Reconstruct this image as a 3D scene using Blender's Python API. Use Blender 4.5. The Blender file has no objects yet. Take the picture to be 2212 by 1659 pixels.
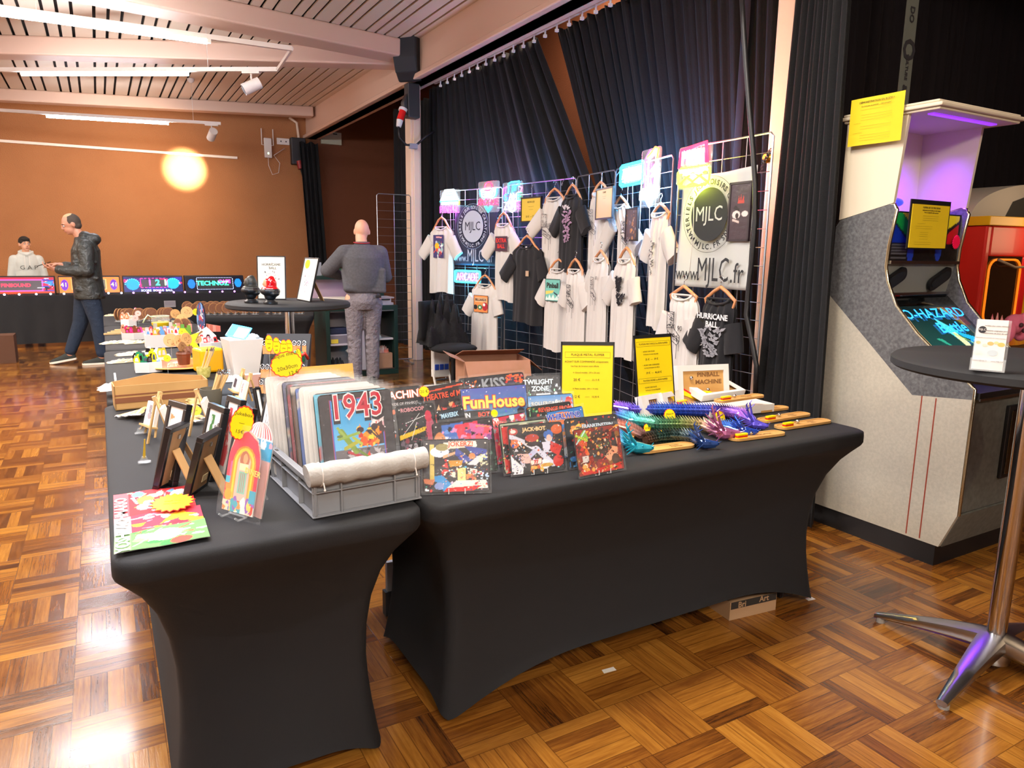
import bpy, math, random
import numpy as np
from mathutils import Vector as V, Matrix as MX
R_=random.Random(7)
C=bpy.context.scene.collection
PI=math.pi
# ---------------------------------------------------------------- camera model (pixel -> point in the room)
IW,IH=2212,1659; FPX=1544.; HC=1.40
def _u(a): return a/np.linalg.norm(a)
_dn=_u(np.array([1000-IW/2,9300-IH/2,FPX])); _y=_u(np.array([212-IW/2,539-IH/2,FPX])); _y=_u(_y-_dn*np.dot(_y,_dn))
_z=-_dn; _x=np.cross(_y,_z); RM=np.array([_x,_y,_z])
def at(u,v,z=None,y=None,x=None):
    d=RM@np.array([u-IW/2,v-IH/2,FPX])
    t=(z-HC)/d[2] if z is not None else (y/d[1] if y is not None else x/d[0])
    return V((t*d[0],t*d[1],HC+t*d[2]))
def atp(u,v,p0,p1):
    """point where the sight line meets the vertical plane through p0,p1 -> (distance along, height)"""
    d=RM@np.array([u-IW/2,v-IH/2,FPX]); e=(p1[0]-p0[0],p1[1]-p0[1]); L=math.hypot(*e); n=(-e[1]/L,e[0]/L)
    t=(n[0]*p0[0]+n[1]*p0[1])/(n[0]*d[0]+n[1]*d[1])
    return ((t*d[0]-p0[0])*e[0]/L+(t*d[1]-p0[1])*e[1]/L, HC+t*d[2])
cd=bpy.data.cameras.new('camera'); cam=bpy.data.objects.new('camera',cd); C.objects.link(cam)
cd.sensor_width=36; cd.lens=FPX/IW*36; cd.clip_start=.05; cd.clip_end=60
_r=RM[:,0]; _up=-RM[:,1]; _b=-RM[:,2]
cam.matrix_world=MX(((_r[0],_up[0],_b[0],0),(_r[1],_up[1],_b[1],0),(_r[2],_up[2],_b[2],HC),(0,0,0,1)))
bpy.context.scene.camera=cam
# ---------------------------------------------------------------- materials
def lin(h):
    if isinstance(h,str):
        h=h.lstrip('#'); h=[int(h[i:i+2],16)/255 for i in (0,2,4)]
    return tuple((c/12.92 if c<=.04045 else ((c+.055)/1.055)**2.4) for c in h[:3])
MC={}
def mat(name,col='#808080',rough=.6,metal=0,emit=None,es=0,alpha=1,trans=0,coat=0,bump=None,noise=None,art=False,spec=None,sheen=0,wave=None):
    if name in MC: return MC[name]
    m=bpy.data.materials.new(name); m.use_nodes=True; nt=m.node_tree; b=nt.nodes['Principled BSDF']
    c=lin(col)+(1,); b.inputs['Base Color'].default_value=c
    b.inputs['Roughness'].default_value=rough; b.inputs['Metallic'].default_value=metal
    b.inputs['Alpha'].default_value=alpha; b.inputs['Transmission Weight'].default_value=trans
    b.inputs['Coat Weight'].default_value=coat; b.inputs['Coat Roughness'].default_value=.06
    if spec is not None: b.inputs['Specular IOR Level'].default_value=spec
    if sheen: b.inputs['Sheen Weight'].default_value=sheen
    if emit is not None:
        b.inputs['Emission Color'].default_value=lin(emit)+(1,); b.inputs['Emission Strength'].default_value=es
    tc=nt.nodes.new('ShaderNodeTexCoord')
    if art:
        a=nt.nodes.new('ShaderNodeAttribute'); a.attribute_name='Col'
        nt.links.new(a.outputs['Color'],b.inputs['Base Color'])
        if es: nt.links.new(a.outputs['Color'],b.inputs['Emission Color']); b.inputs['Emission Strength'].default_value=es
    if noise:
        n=nt.nodes.new('ShaderNodeTexNoise'); n.inputs['Scale'].default_value=noise[0]; n.inputs['Detail'].default_value=6
        nt.links.new(tc.outputs['Object'],n.inputs['Vector'])
        r=nt.nodes.new('ShaderNodeValToRGB'); c2=lin(noise[1])+(1,)
        r.color_ramp.elements[0].position=.35; r.color_ramp.elements[1].position=.68
        r.color_ramp.elements[0].color=c; r.color_ramp.elements[1].color=c2
        nt.links.new(n.outputs['Fac'],r.inputs['Fac']); nt.links.new(r.outputs['Color'],b.inputs['Base Color'])
    if bump:
        n=nt.nodes.new('ShaderNodeTexNoise'); n.inputs['Scale'].default_value=bump[0]; n.inputs['Detail'].default_value=4
        nt.links.new(tc.outputs['Object'],n.inputs['Vector'])
        p=nt.nodes.new('ShaderNodeBump'); p.inputs['Strength'].default_value=bump[1]; p.inputs['Distance'].default_value=bump[2] if len(bump)>2 else .01
        nt.links.new(n.outputs['Fac'],p.inputs['Height']); nt.links.new(p.outputs['Normal'],b.inputs['Normal'])
        if coat: nt.links.new(p.outputs['Normal'],b.inputs['Coat Normal'])
    MC[name]=m; return m
def pal(h,rough=.55,**k): return mat('c'+h.strip('#')+'_%d'%int(rough*100)+''.join(sorted(k)),h,rough,**k)
# ---------------------------------------------------------------- mesh builder
class B:
    def __init__(s): s.v=[];s.f=[];s.mi=[];s.ms=[];s.c={};s.m=MX.Identity(4)
    def M(s,m):
        if m not in s.ms: s.ms.append(m)
        return s.ms.index(m)
    def add(s,vs,fs,m,cols=None):
        o=len(s.v); k=s.M(m)
        for i,p in enumerate(vs):
            s.v.append(s.m@V(p))
            if cols is not None: s.c[o+i]=cols[i]
        for f in fs: s.f.append([o+i for i in f]); s.mi.append(k)
        return s
    def box(s,a,b,m):
        x0,y0,z0=a;x1,y1,z1=b
        return s.add([(x0,y0,z0),(x1,y0,z0),(x1,y1,z0),(x0,y1,z0),(x0,y0,z1),(x1,y0,z1),(x1,y1,z1),(x0,y1,z1)],
          [(0,3,2,1),(4,5,6,7),(0,1,5,4),(1,2,6,5),(2,3,7,6),(3,0,4,7)],m)
    def cbox(s,c,d,m): return s.box([c[i]-d[i]/2 for i in range(3)],[c[i]+d[i]/2 for i in range(3)],m)
    def rings(s,rs,m,closed=False,cap=True):
        n=len(rs[0]); vs=[p for r in rs for p in r]; fs=[]; q=len(rs)
        for i in range(q if closed else q-1):
            j=(i+1)%q
            for k in range(n): fs.append((i*n+k,i*n+(k+1)%n,j*n+(k+1)%n,j*n+k))
        if cap and not closed: fs.append(tuple(range(n))[::-1]); fs.append(tuple((q-1)*n+k for k in range(n)))
        return s.add(vs,fs,m)
    def tube(s,pts,r,m,n=8,closed=False):
        P=[V(p) for p in pts]; rs=[]; q=len(P); prev=None
        for i,p in enumerate(P):
            if closed: t=P[(i+1)%q]-P[i-1]
            else: t=P[min(i+1,q-1)]-P[max(i-1,0)]
            if t.length<1e-9: t=V((0,0,1))
            t.normalize()
            if prev is None:
                a=V((0,0,1)) if abs(t.z)<.9 else V((1,0,0)); u=t.cross(a).normalized()
            else:
                u=(prev-t*prev.dot(t)); u=u.normalized() if u.length>1e-6 else t.orthogonal().normalized()
            prev=u; w=t.cross(u); rr=r[i] if isinstance(r,(list,tuple)) else r
            rs.append([p+(u*math.cos(2*PI*k/n)+w*math.sin(2*PI*k/n))*rr for k in range(n)])
        return s.rings(rs,m,closed)
    def cyl(s,a,b,r,m,n=16,r2=None): return s.tube([a,b],[r,r if r2 is None else r2],m,n)
    def lathe(s,prof,m,n=24,c=(0,0,0),cap=True):
        return s.rings([[(c[0]+r*math.cos(2*PI*k/n),c[1]+r*math.sin(2*PI*k/n),c[2]+z) for k in range(n)] for r,z in prof],m,cap=cap)
    def ell(s,c,r,m,n=12,k=8):
        rx,ry,rz=(r,r,r) if not isinstance(r,(tuple,list)) else r
        return s.rings([[(c[0]+rx*math.sin(PI*(i+.02)/(k+.04))*math.cos(2*PI*j/n),c[1]+ry*math.sin(PI*(i+.02)/(k+.04))*math.sin(2*PI*j/n),c[2]-rz*math.cos(PI*(i+.02)/(k+.04))) for j in range(n)] for i in range(k+1)],m)
    def prism(s,poly,d0,d1,m,ax='y'):
        """poly of 2-D points extruded d0..d1 along axis: ax='y' poly=(x,z); 'z' (x,y); 'x' (y,z)"""
        if ax=='y': f=lambda p,d:(p[0],d,p[1])
        elif ax=='z': f=lambda p,d:(p[0],p[1],d)
        else: f=lambda p,d:(d,p[0],p[1])
        n=len(poly); return s.add([f(p,d0) for p in poly]+[f(p,d1) for p in poly],[tuple(range(n))[::-1],tuple(range(n,2*n))]+[(i,(i+1)%n,n+(i+1)%n,n+i) for i in range(n)],m)
    def sheet(s,nx,ny,fn,m,col=None):
        vs=[fn(i/nx,j/ny) for j in range(ny+1) for i in range(nx+1)]
        cs=[col(i/nx,j/ny) for j in range(ny+1) for i in range(nx+1)] if col else None
        return s.add(vs,[(j*(nx+1)+i,j*(nx+1)+i+1,(j+1)*(nx+1)+i+1,(j+1)*(nx+1)+i) for j in range(ny) for i in range(nx)],m,cs)
    def text(s,t,size,mx,m,al='CENTER',ext=.0004,sx=1.,bold=0):
        vs,fs=textmesh(t,al,bold); old=s.m; s.m=s.m@mx
        s.add([(p[0]*size*sx,p[1]*size,p[2]*ext+ext) for p in vs],fs,m); s.m=old; return s
    def obj(s,name,parent=None,smooth=False,bev=0,loc=None,kind=None,sub=0,thick=0):
        me=bpy.data.meshes.new(name); me.from_pydata([tuple(p) for p in s.v],[],s.f)
        for m in s.ms: me.materials.append(m)
        me.polygons.foreach_set('material_index',s.mi)
        if s.c:
            ca=me.color_attributes.new('Col','FLOAT_COLOR','POINT'); a=np.ones((len(s.v),4),dtype=np.float32)*.5
            for i,c in s.c.items(): a[i,:3]=c
            ca.data.foreach_set('color',a.ravel())
        me.update()
        if smooth:
            me.polygons.foreach_set('use_smooth',[True]*len(me.polygons))
            if smooth is not True:
                try: me.set_sharp_from_angle(angle=math.radians(smooth))
                except Exception: pass
        o=bpy.data.objects.new(name,me); C.objects.link(o)
        if parent: o.parent=parent
        if loc is not None: o.location=loc
        if thick:
            d=o.modifiers.new('s','SOLIDIFY'); d.thickness=thick
        if bev:
            d=o.modifiers.new('b','BEVEL'); d.width=bev; d.segments=2; d.limit_method='ANGLE'; d.angle_limit=.6
        if sub:
            d=o.modifiers.new('u','SUBSURF'); d.levels=sub; d.render_levels=sub
        if kind: o['kind']=kind
        return o
_TX={}
def textmesh(t,al,bold):
    k=(t,al,bold)
    if k in _TX: return _TX[k]
    cu=bpy.data.curves.new('t','FONT'); cu.body=t; cu.align_x=al; cu.align_y='CENTER'; cu.size=1; cu.resolution_u=2; cu.extrude=.5
    if bold: cu.offset=bold
    o=bpy.data.objects.new('t',cu); C.objects.link(o); bpy.context.view_layer.update()
    me=bpy.data.meshes.new_from_object(o.evaluated_get(bpy.context.evaluated_depsgraph_get()))
    r=([tuple(v.co) for v in me.vertices],[tuple(p.vertices) for p in me.polygons])
    bpy.data.objects.remove(o); bpy.data.meshes.remove(me); bpy.data.curves.remove(cu)
    _TX[k]=r; return r
FR=MX.Rotation(PI/2,4,'X')      # text lying in XY -> standing, facing -Y
def tm(x,y,z,m=FR,rz=0): return MX.Translation((x,y,z))@MX.Rotation(rz,4,'Y')@m
def tag(o,label,cat,group=None):
    o['label']=label; o['category']=cat
    if group: o['group']=group
    return o
def thing(name,label,cat,loc=(0,0,0),rz=0,group=None,mx=None):
    o=bpy.data.objects.new(name,None); C.objects.link(o); o.empty_display_size=.1
    if mx is not None: o.matrix_world=mx
    else: o.location=loc; o.rotation_euler=(0,0,rz)
    return tag(o,label,cat,group)
def kids(o): return [c for c in ALLC if c.parent==o]
def dup(root,loc=None,rz=None,label=None,group=None,parent=None,mx=None):
    r=root.copy(); C.objects.link(r)
    if mx is not None: r.matrix_world=mx
    elif loc is not None: r.location=loc; 
    if rz is not None: r.rotation_euler=(0,0,rz)
    if label: r['label']=label
    if group: r['group']=group
    if parent: r.parent=parent
    for ch in list(root.children): dup(ch,parent=r)
    return r
# ---------------------------------------------------------------- painter: colours of printed surfaces, kept as vertex colours
class Art:
    def __init__(s,w,h,bg='#202020'):
        s.w,s.h=w,h; s.a=np.zeros((h,w,3)); s.a[:]=lin(bg); yy,xx=np.mgrid[0:h,0:w]; s.X=(xx+.5)/w; s.Y=1-(yy+.5)/h
    def _p(s,mask,c): s.a[mask]=lin(c); return s
    def rect(s,x0,y0,x1,y1,c): return s._p((s.X>=x0)&(s.X<=x1)&(s.Y>=y0)&(s.Y<=y1),c)
    def el(s,x,y,rx,ry,c): return s._p(((s.X-x)/rx)**2+((s.Y-y)/ry)**2<=1,c)
    def grad(s,y0,y1,c0,c1):
        c0=np.array(lin(c0));c1=np.array(lin(c1)); k=(s.Y>=y0)&(s.Y<=y1); t=((s.Y-y0)/(y1-y0))[k][:,None]; s.a[k]=c0*(1-t)+c1*t; return s
    def poly(s,pts,c):
        k=np.zeros_like(s.X,dtype=bool); n=len(pts)
        for i in range(n):
            (x0,y0),(x1,y1)=pts[i],pts[(i+1)%n]
            if y0==y1: continue
            q=((y0>s.Y)!=(y1>s.Y))&(s.X<(x1-x0)*(s.Y-y0)/(y1-y0)+x0); k^=q
        return s._p(k,c)
    def line(s,x0,y0,x1,y1,w,c):
        dx,dy=x1-x0,y1-y0; t=np.clip(((s.X-x0)*dx+(s.Y-y0)*dy)/(dx*dx+dy*dy+1e-9),0,1)
        return s._p((s.X-x0-t*dx)**2+(s.Y-y0-t*dy)**2<=w*w,c)
    def blobs(s,seed,n,cols,r0=.03,r1=.12,box=(0,0,1,1)):
        g=random.Random(seed)
        for i in range(n):
            x=g.uniform(box[0],box[2]);y=g.uniform(box[1],box[3]);c=g.choice(cols);q=g.random();r=g.uniform(r0,r1)
            if q<.4: s.el(x,y,r,r*g.uniform(.4,1.4),c)
            elif q<.75:
                a=g.uniform(0,6.3); s.poly([(x+r*math.cos(a+k*2.1)*g.uniform(.6,1.5),y+r*math.sin(a+k*2.1)*g.uniform(.6,1.5)) for k in range(3)],c)
            else:
                a=g.uniform(0,6.3); s.line(x,y,x+2*r*math.cos(a),y+2*r*math.sin(a),r*.16,c)
        return s
    def at(s,u,v): return tuple(s.a[min(s.h-1,int((1-v)*s.h)),min(s.w-1,int(u*s.w))])
def artface(b,art,x0,x1,z0,z1,y,m):
    """vertical printed face in local XZ at depth y facing -Y"""
    nx,ny=art.w-1,art.h-1
    b.sheet(nx,ny,lambda u,v:(x0+(x1-x0)*u,y,z0+(z1-z0)*v),m,lambda u,v:art.at(min(u,.9999),max(v,.0001)))
# ---------------------------------------------------------------- node helper for the floor
def floor_mat():
    m=bpy.data.materials.new('parquet'); m.use_nodes=True; nt=m.node_tree; L=nt.links; bs=nt.nodes['Principled BSDF']
    def mth(op,a,b=None,c=None):
        n=nt.nodes.new('ShaderNodeMath'); n.operation=op
        for i,x in enumerate((a,b,c)):
            if x is None: continue
            if isinstance(x,(int,float)): n.inputs[i].default_value=x
            else: L.new(x,n.inputs[i])
        return n.outputs[0]
    tc=nt.nodes.new('ShaderNodeTexCoord'); sp=nt.nodes.new('ShaderNodeSeparateXYZ'); L.new(tc.outputs['Object'],sp.inputs[0])
    S=.24; x=mth('DIVIDE',mth('ADD',sp.outputs[0],40.02),S); y=mth('DIVIDE',mth('ADD',sp.outputs[1],40.15),S)
    cx=mth('FLOOR',x); cy=mth('FLOOR',y); fx=mth('FRACT',x); fy=mth('FRACT',y)
    par=mth('MODULO',mth('ADD',cx,cy),2)
    inv=mth('SUBTRACT',1,par)
    across=mth('ADD',mth('MULTIPLY',fx,par),mth('MULTIPLY',fy,inv)); along=mth('ADD',mth('MULTIPLY',fy,par),mth('MULTIPLY',fx,inv))
    st=mth('MULTIPLY',across,5); si=mth('FLOOR',st); sf=mth('FRACT',st)
    cb=nt.nodes.new('ShaderNodeCombineXYZ'); L.new(cx,cb.inputs[0]); L.new(cy,cb.inputs[1]); L.new(si,cb.inputs[2])
    wn=nt.nodes.new('ShaderNodeTexWhiteNoise'); wn.noise_dimensions='3D'; L.new(cb.outputs[0],wn.inputs['Vector'])
    wn2=nt.nodes.new('ShaderNodeTexWhiteNoise'); wn2.noise_dimensions='2D'; c2=nt.nodes.new('ShaderNodeCombineXYZ'); L.new(cx,c2.inputs[0]); L.new(cy,c2.inputs[1]); L.new(c2.outputs[0],wn2.inputs['Vector'])
    g=nt.nodes.new('ShaderNodeCombineXYZ'); L.new(mth('MULTIPLY',along,1.6),g.inputs[0]); L.new(mth('MULTIPLY',across,22.),g.inputs[1]); L.new(mth('MULTIPLY',wn.outputs['Value'],57.),g.inputs[2])
    n=nt.nodes.new('ShaderNodeTexNoise'); n.inputs['Scale'].default_value=1.; n.inputs['Detail'].default_value=5; n.inputs['Roughness'].default_value=.65; L.new(g.outputs[0],n.inputs['Vector'])
    fac=mth('ADD',mth('ADD',mth('MULTIPLY',wn.outputs['Value'],.36),mth('MULTIPLY',n.outputs['Fac'],.62)),mth('MULTIPLY',wn2.outputs['Value'],.10))
    r=nt.nodes.new('ShaderNodeValToRGB'); L.new(fac,r.inputs[0]); e=r.color_ramp.elements
    e[0].position=.25; e[0].color=lin('#34190a')+(1,); e[1].position=.97; e[1].color=lin('#c88c3a')+(1,)
    q=e.new(.48); q.color=lin('#724317')+(1,); q=e.new(.66); q.color=lin('#925f22')+(1,); q=e.new(.82); q.color=lin('#a8732c')+(1,)
    ed=mth('MINIMUM',mth('MINIMUM',sf,mth('SUBTRACT',1,sf)),mth('MULTIPLY',mth('MINIMUM',along,mth('SUBTRACT',1,along)),5))
    gap=mth('LESS_THAN',ed,.028)
    mx=nt.nodes.new('ShaderNodeMixRGB'); mx.inputs[2].default_value=lin('#3a1d0a')+(1,); L.new(r.outputs[0],mx.inputs[1]); L.new(mth('MULTIPLY',gap,.6),mx.inputs[0])
    L.new(mx.outputs[0],bs.inputs['Base Color'])
    n2=nt.nodes.new('ShaderNodeTexNoise'); n2.inputs['Scale'].default_value=7; L.new(tc.outputs['Object'],n2.inputs['Vector'])
    L.new(mth('ADD',mth('MULTIPLY',n2.outputs['Fac'],.16),.13),bs.inputs['Roughness'])
    bp=nt.nodes.new('ShaderNodeBump'); bp.inputs['Strength'].default_value=.22; bp.inputs['Distance'].default_value=.004
    L.new(mth('ADD',mth('MULTIPLY',n.outputs['Fac'],.5),mth('MULTIPLY',gap,-.4)),bp.inputs['Height']); L.new(bp.outputs[0],bs.inputs['Normal'])
    bs.inputs['Coat Weight'].default_value=.35; bs.inputs['Coat Roughness'].default_value=.12
    return m
# common materials
black_cloth=mat('black_stretch_fabric','#101114',.8,bump=(420,.25,.002))
velvet=mat('black_curtain','#08090c',.95,bump=(60,.3,.01))
cream=mat('cream_paint','#d9bfa6',.55,bump=(30,.15,.004))
beamp=mat('beam_paint','#cfae98',.5,bump=(18,.12,.004))
steel=mat('chrome','#c9c9cc',.12,1)
alu=mat('cast_aluminium','#a9a9a8',.28,1,bump=(60,.1,.002))
wire=mat('zinc_wire','#9a9ca0',.35,.85)
blk=mat('matt_black','#131315',.5)
glossblk=mat('gloss_black','#0d0d0f',.12,coat=.6)
white=mat('white_board','#dad6d0',.6)
wcloth=mat('white_cotton','#cac6c2',.9,bump=(500,.2,.001),sheen=.1)
bcloth=mat('black_cotton','#101016',.9,bump=(500,.2,.001),sheen=.1)
clearp=mat('clear_acrylic','#eaf2f4',.06,alpha=.16,spec=.9)
sleevep=mat('clear_sleeve','#f4f8fa',.08,alpha=.06,bump=(22,.9,.02),spec=1.)
artm=mat('printed_gloss','#808080',.35,art=True,coat=.25,bump=(26,.16,.01))
artf=mat('printed_matt','#808080',.8,art=True)
kraft=mat('kraft_card','#b08850',.8,noise=(6,'#bd955c'))
kraft2=mat('brown_card','#a8785a',.8,noise=(6,'#b3836a'))
cork=mat('cork_disc','#a5794a',.85,noise=(90,'#8f6238'))
corkd=mat('cork_disc_dark','#80553a',.85,noise=(90,'#6f4630'))
woodl=mat('light_wood','#cfa468',.5,noise=(9,'#c19253'))
woodp=mat('pine','#d2b078',.55,noise=(14,'#c6a066'))
bamboo=mat('bamboo','#c79a5a',.45,noise=(12,'#bc8c4b'))
engr=mat('engraved_brown','#7a5228',.7)
ylw=mat('yellow_paper','#f7da00',.5,coat=.3)
ylwf=mat('fluo_card','#ffe600',.55)
redf=mat('red_card_edge','#e8331c',.6)
ink=mat('black_ink','#26230c',.7)
pen=mat('marker_ink','#5a5a08',.7)
red=mat('red_plastic','#d81e1e',.35); yel=mat('yellow_plastic','#ffd400',.35)
gcrate=mat('grey_crate','#85878a',.45,bump=(90,.06,.002))
foam=mat('foam_tube','#a9a7a2',.75,bump=(120,.5,.004))
# ================================================================= THE ROOM
fm=floor_mat()
b=B(); b.box((-7,-5,-.1),(9,15,0),fm); b.obj('floor',kind='structure')
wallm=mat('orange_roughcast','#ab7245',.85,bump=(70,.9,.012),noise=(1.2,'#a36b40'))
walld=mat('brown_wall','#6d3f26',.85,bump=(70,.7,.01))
b=B(); b.box((-7,13.9,0),(3.56,14.1,4.3),wallm); b.obj('wall_back',kind='structure')
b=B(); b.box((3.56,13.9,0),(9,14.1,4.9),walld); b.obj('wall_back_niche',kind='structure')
b=B(); b.box((-7.2,-5,0),(-7,14.1,4.9),cream); b.obj('wall_left',kind='structure')
b=B(); b.box((9,-5,0),(9.2,14.1,4.9),walld); b.obj('wall_right',kind='structure')
b=B(); b.box((-7,-5.2,0),(9,-5,4.9),cream); b.obj('wall_front',kind='structure')
CZ=lambda x:3.89+.05*(x-3.5)
slat=mat('ceiling_board','#d6c2ab',.6); dark=mat('ceiling_gap','#35302c',.9)
b=B(); b.add([(-7,-5,CZ(-7)+.05),(3.7,-5,CZ(3.7)+.05),(3.7,14,CZ(3.7)+.05),(-7,14,CZ(-7)+.05),(-7,-5,CZ(-7)+.12),(3.7,-5,CZ(3.7)+.12),(3.7,14,CZ(3.7)+.12),(-7,14,CZ(-7)+.12)],[(0,3,2,1),(4,5,6,7),(0,1,5,4),(1,2,6,5),(2,3,7,6),(3,0,4,7)],dark)
x=-7.0; k=0; off=[.125,.125,.195]
x=.148-.445*16
while x<3.6:
    w=off[k%3]; x0,x1=x+.015,x+w-.015
    if x0>-7 and x1<3.66:
        z0,z1=CZ(x0),CZ(x1); b.add([(x0,-5,z0),(x1,-5,z1),(x1,13.9,z1),(x0,13.9,z0),(x0,-5,z0+.02),(x1,-5,z1+.02),(x1,13.9,z1+.02),(x0,13.9,z0+.02)],[(0,3,2,1),(4,5,6,7),(0,1,5,4),(1,2,6,5),(2,3,7,6),(3,0,4,7)],slat)
    x+=w; k+=1
b.obj('ceiling',kind='structure')
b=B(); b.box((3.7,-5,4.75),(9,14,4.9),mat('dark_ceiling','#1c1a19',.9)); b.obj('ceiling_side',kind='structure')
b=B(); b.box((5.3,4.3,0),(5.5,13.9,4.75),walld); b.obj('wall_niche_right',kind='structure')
def beam(name,p,q,w,h,zt=.0):
    d=(V(q)-V(p)).normalized(); n=V((-d.y,d.x,0))*w/2; b=B(); vs=[]
    for e in (V(p),V(q)):
        for s in (-1,1):
            a=e+n*s; vs+= [(a.x,a.y,CZ(a.x)-h),(a.x,a.y,CZ(a.x)+.0)]
    b.add(vs,[(0,1,3,2),(4,6,7,5),(0,2,6,4),(1,5,7,3),(0,4,5,1),(2,3,7,6)],beamp); return b.obj(name,kind='structure',bev=.02)
# long beam over the curtain line, with flanges
b=B(); b.box((3.5,-5,3.44),(3.68,13.9,4.9),beamp); b.box((3.44,-5,3.44),(3.74,13.9,3.50),beamp); b.obj('ceiling_beam',kind='structure',bev=.012)
beam('ceiling_beam',(-3.0,6.65,0),(3.46,8.72,0),.34,.20)
beam('ceiling_beam',(-3.0,10.75,0),(3.46,9.05,0),.30,.20)
beam('ceiling_beam',(-7,13.25,0),(3.46,13.25,0),.22,.17)
def pillar(y0,y1,x0=3.50,x1=3.64):
    b=B(); b.box((x0,y0,0),(x1,y1,3.45),cream); b.box((x0+.03,y0-.035,0),(x1-.03,y0+.001,3.45),cream); b.box((x0+.03,y1-.001,0),(x1-.03,y1+.035,3.45),cream)
    b.obj('pillar',kind='structure',bev=.006)
pillar(8.75,8.93); pillar(2.98,3.09,x1=3.62)
# picture rail on the back wall
b=B(); b.box((-7,13.86,2.99),(2.27,13.9,3.03),mat('white_rail','#eadfce',.5)); b.obj('trim_1',kind='structure')
# conduit at the end of the beam
b=B(); b.tube([(3.2,13.85,3.78),(3.33,13.85,3.7),(3.36,13.85,3.35),(3.46,13.85,3.32)],.025,cream); tag(b.obj('cable_trunking',smooth=True),'pale cable trunking bent around the far end of the long beam','trunking')
# ---------------------------------------------------------------- curtains
def curtain(name,label,top,bot,nf,amp,m=velvet,n=240,rows=30,seed=1,ztop=None,group=None):
    """top,bot: (x0,y0,x1,y1,z)"""
    g=random.Random(seed); ph=[g.uniform(-.7,.7) for _ in range(nf+3)]; am=[g.uniform(.5,1.3) for _ in range(nf+3)]
    b=B(); tx0,ty0,tx1,ty1,tz=top; bx0,by0,bx1,by1,bz=bot; L=math.hypot(tx1-tx0,ty1-ty0); nn=V((-(ty1-ty0)/L,(tx1-tx0)/L,0))
    def f(u,v):
        w=v; X=tx0+(tx1-tx0)*u; Y=ty0+(ty1-ty0)*u; X2=bx0+(bx1-bx0)*u; Y2=by0+(by1-by0)*u
        i=min(int(u*nf),nf); a=am[i]*(1-(u*nf-i))+am[i+1]*(u*nf-i); p=ph[i]*(1-(u*nf-i))+ph[i+1]*(u*nf-i)
        d=amp*a*math.sin(2*PI*u*nf+p)*(1-.35*math.exp(-w*8))+amp*.3*math.sin(2*PI*u*nf*2.3+5*p)
        z=tz+(bz-tz)*w+(.02*math.sin(2*PI*u*nf*.5) if w<.001 else 0)
        return (X+(X2-X)*w+nn.x*d,Y+(Y2-Y)*w+nn.y*d,z)
    b.sheet(n,rows,f,m); return tag(b.obj(name,smooth=True,thick=.004),label,'curtain',group)
cy=lambda u,v:at(u,v,x=3.86)
ya=8.9; yb=cy(1165,50).y; yc=cy(1195,30).y; yd=cy(1275,385).y
zr=3.45; yb2=yd+.12
# the two main curtains pull towards each other lower down
def zat(u,v): return cy(u,v).z
curtain('stage_curtain','tall black curtain hung beside the slim pillar, above the pinball and arcade signs',(3.84,ya,3.84,yb,zr),(3.84,ya,3.84,yb+(yd-yb)*3.4/max(.1,3.4-cy(1275,385).z)*1.0,.02),17,.032,seed=3)
curtain('stage_curtain','wide black curtain between the slanting gap and the broad pillar',(3.90,yc,3.84,3.2,zr),(3.90,yc+(yd-yc)*3.4/max(.1,3.4-cy(1275,385).z)*.97,3.84,3.2,.02),24,.036,seed=5)
curtain('stage_curtain','black curtain gathered beside the arcade cabinet, in front of the broad pillar edge',(3.52,2.92,3.20,2.44,4.1),(3.36,2.92,3.11,2.27,.02),9,.03,seed=8,n=200)
curtain('stage_curtain','dark curtain drawn across behind the arcade cabinet topper',(3.8,3.6,8.9,4.1,4.1),(3.8,3.6,8.9,4.1,.02),30,.07,seed=9,n=300,m=mat('dark_plum_curtain','#150d12',.95))
curtain('column_curtain','narrow black curtain in the far corner under the end of the long beam',(3.30,13.6,3.62,13.55,3.33),(3.42,13.5,3.75,13.5,.02),4,.03,n=60,seed=4)
curtain('column_curtain','narrow black curtain behind the slim pillar, next to the niche wall',(3.95,10.6,4.05,9.2,3.45),(3.95,10.6,4.05,9.2,.02),6,.04,n=80,seed=6)
# curtain rail and gliders
t=thing('curtain_rail','white curtain rail with plastic gliders under the long beam','curtain rail',(0,0,0))
b=B(); b.box((3.80,3.3,3.47),(3.83,8.7,3.50),cream); b.box((3.66,3.3,3.50),(3.86,8.7,3.52),cream); b.obj('rail',t)
for i in range(26):
    y=8.5-i*.2; b=B(); b.cyl((3.80,y,3.47),(3.80,y,3.415),.009,white,8); b.box((3.785,y-.012,3.40),(3.815,y+.012,3.425),white); b.obj('glider',t)
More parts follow.
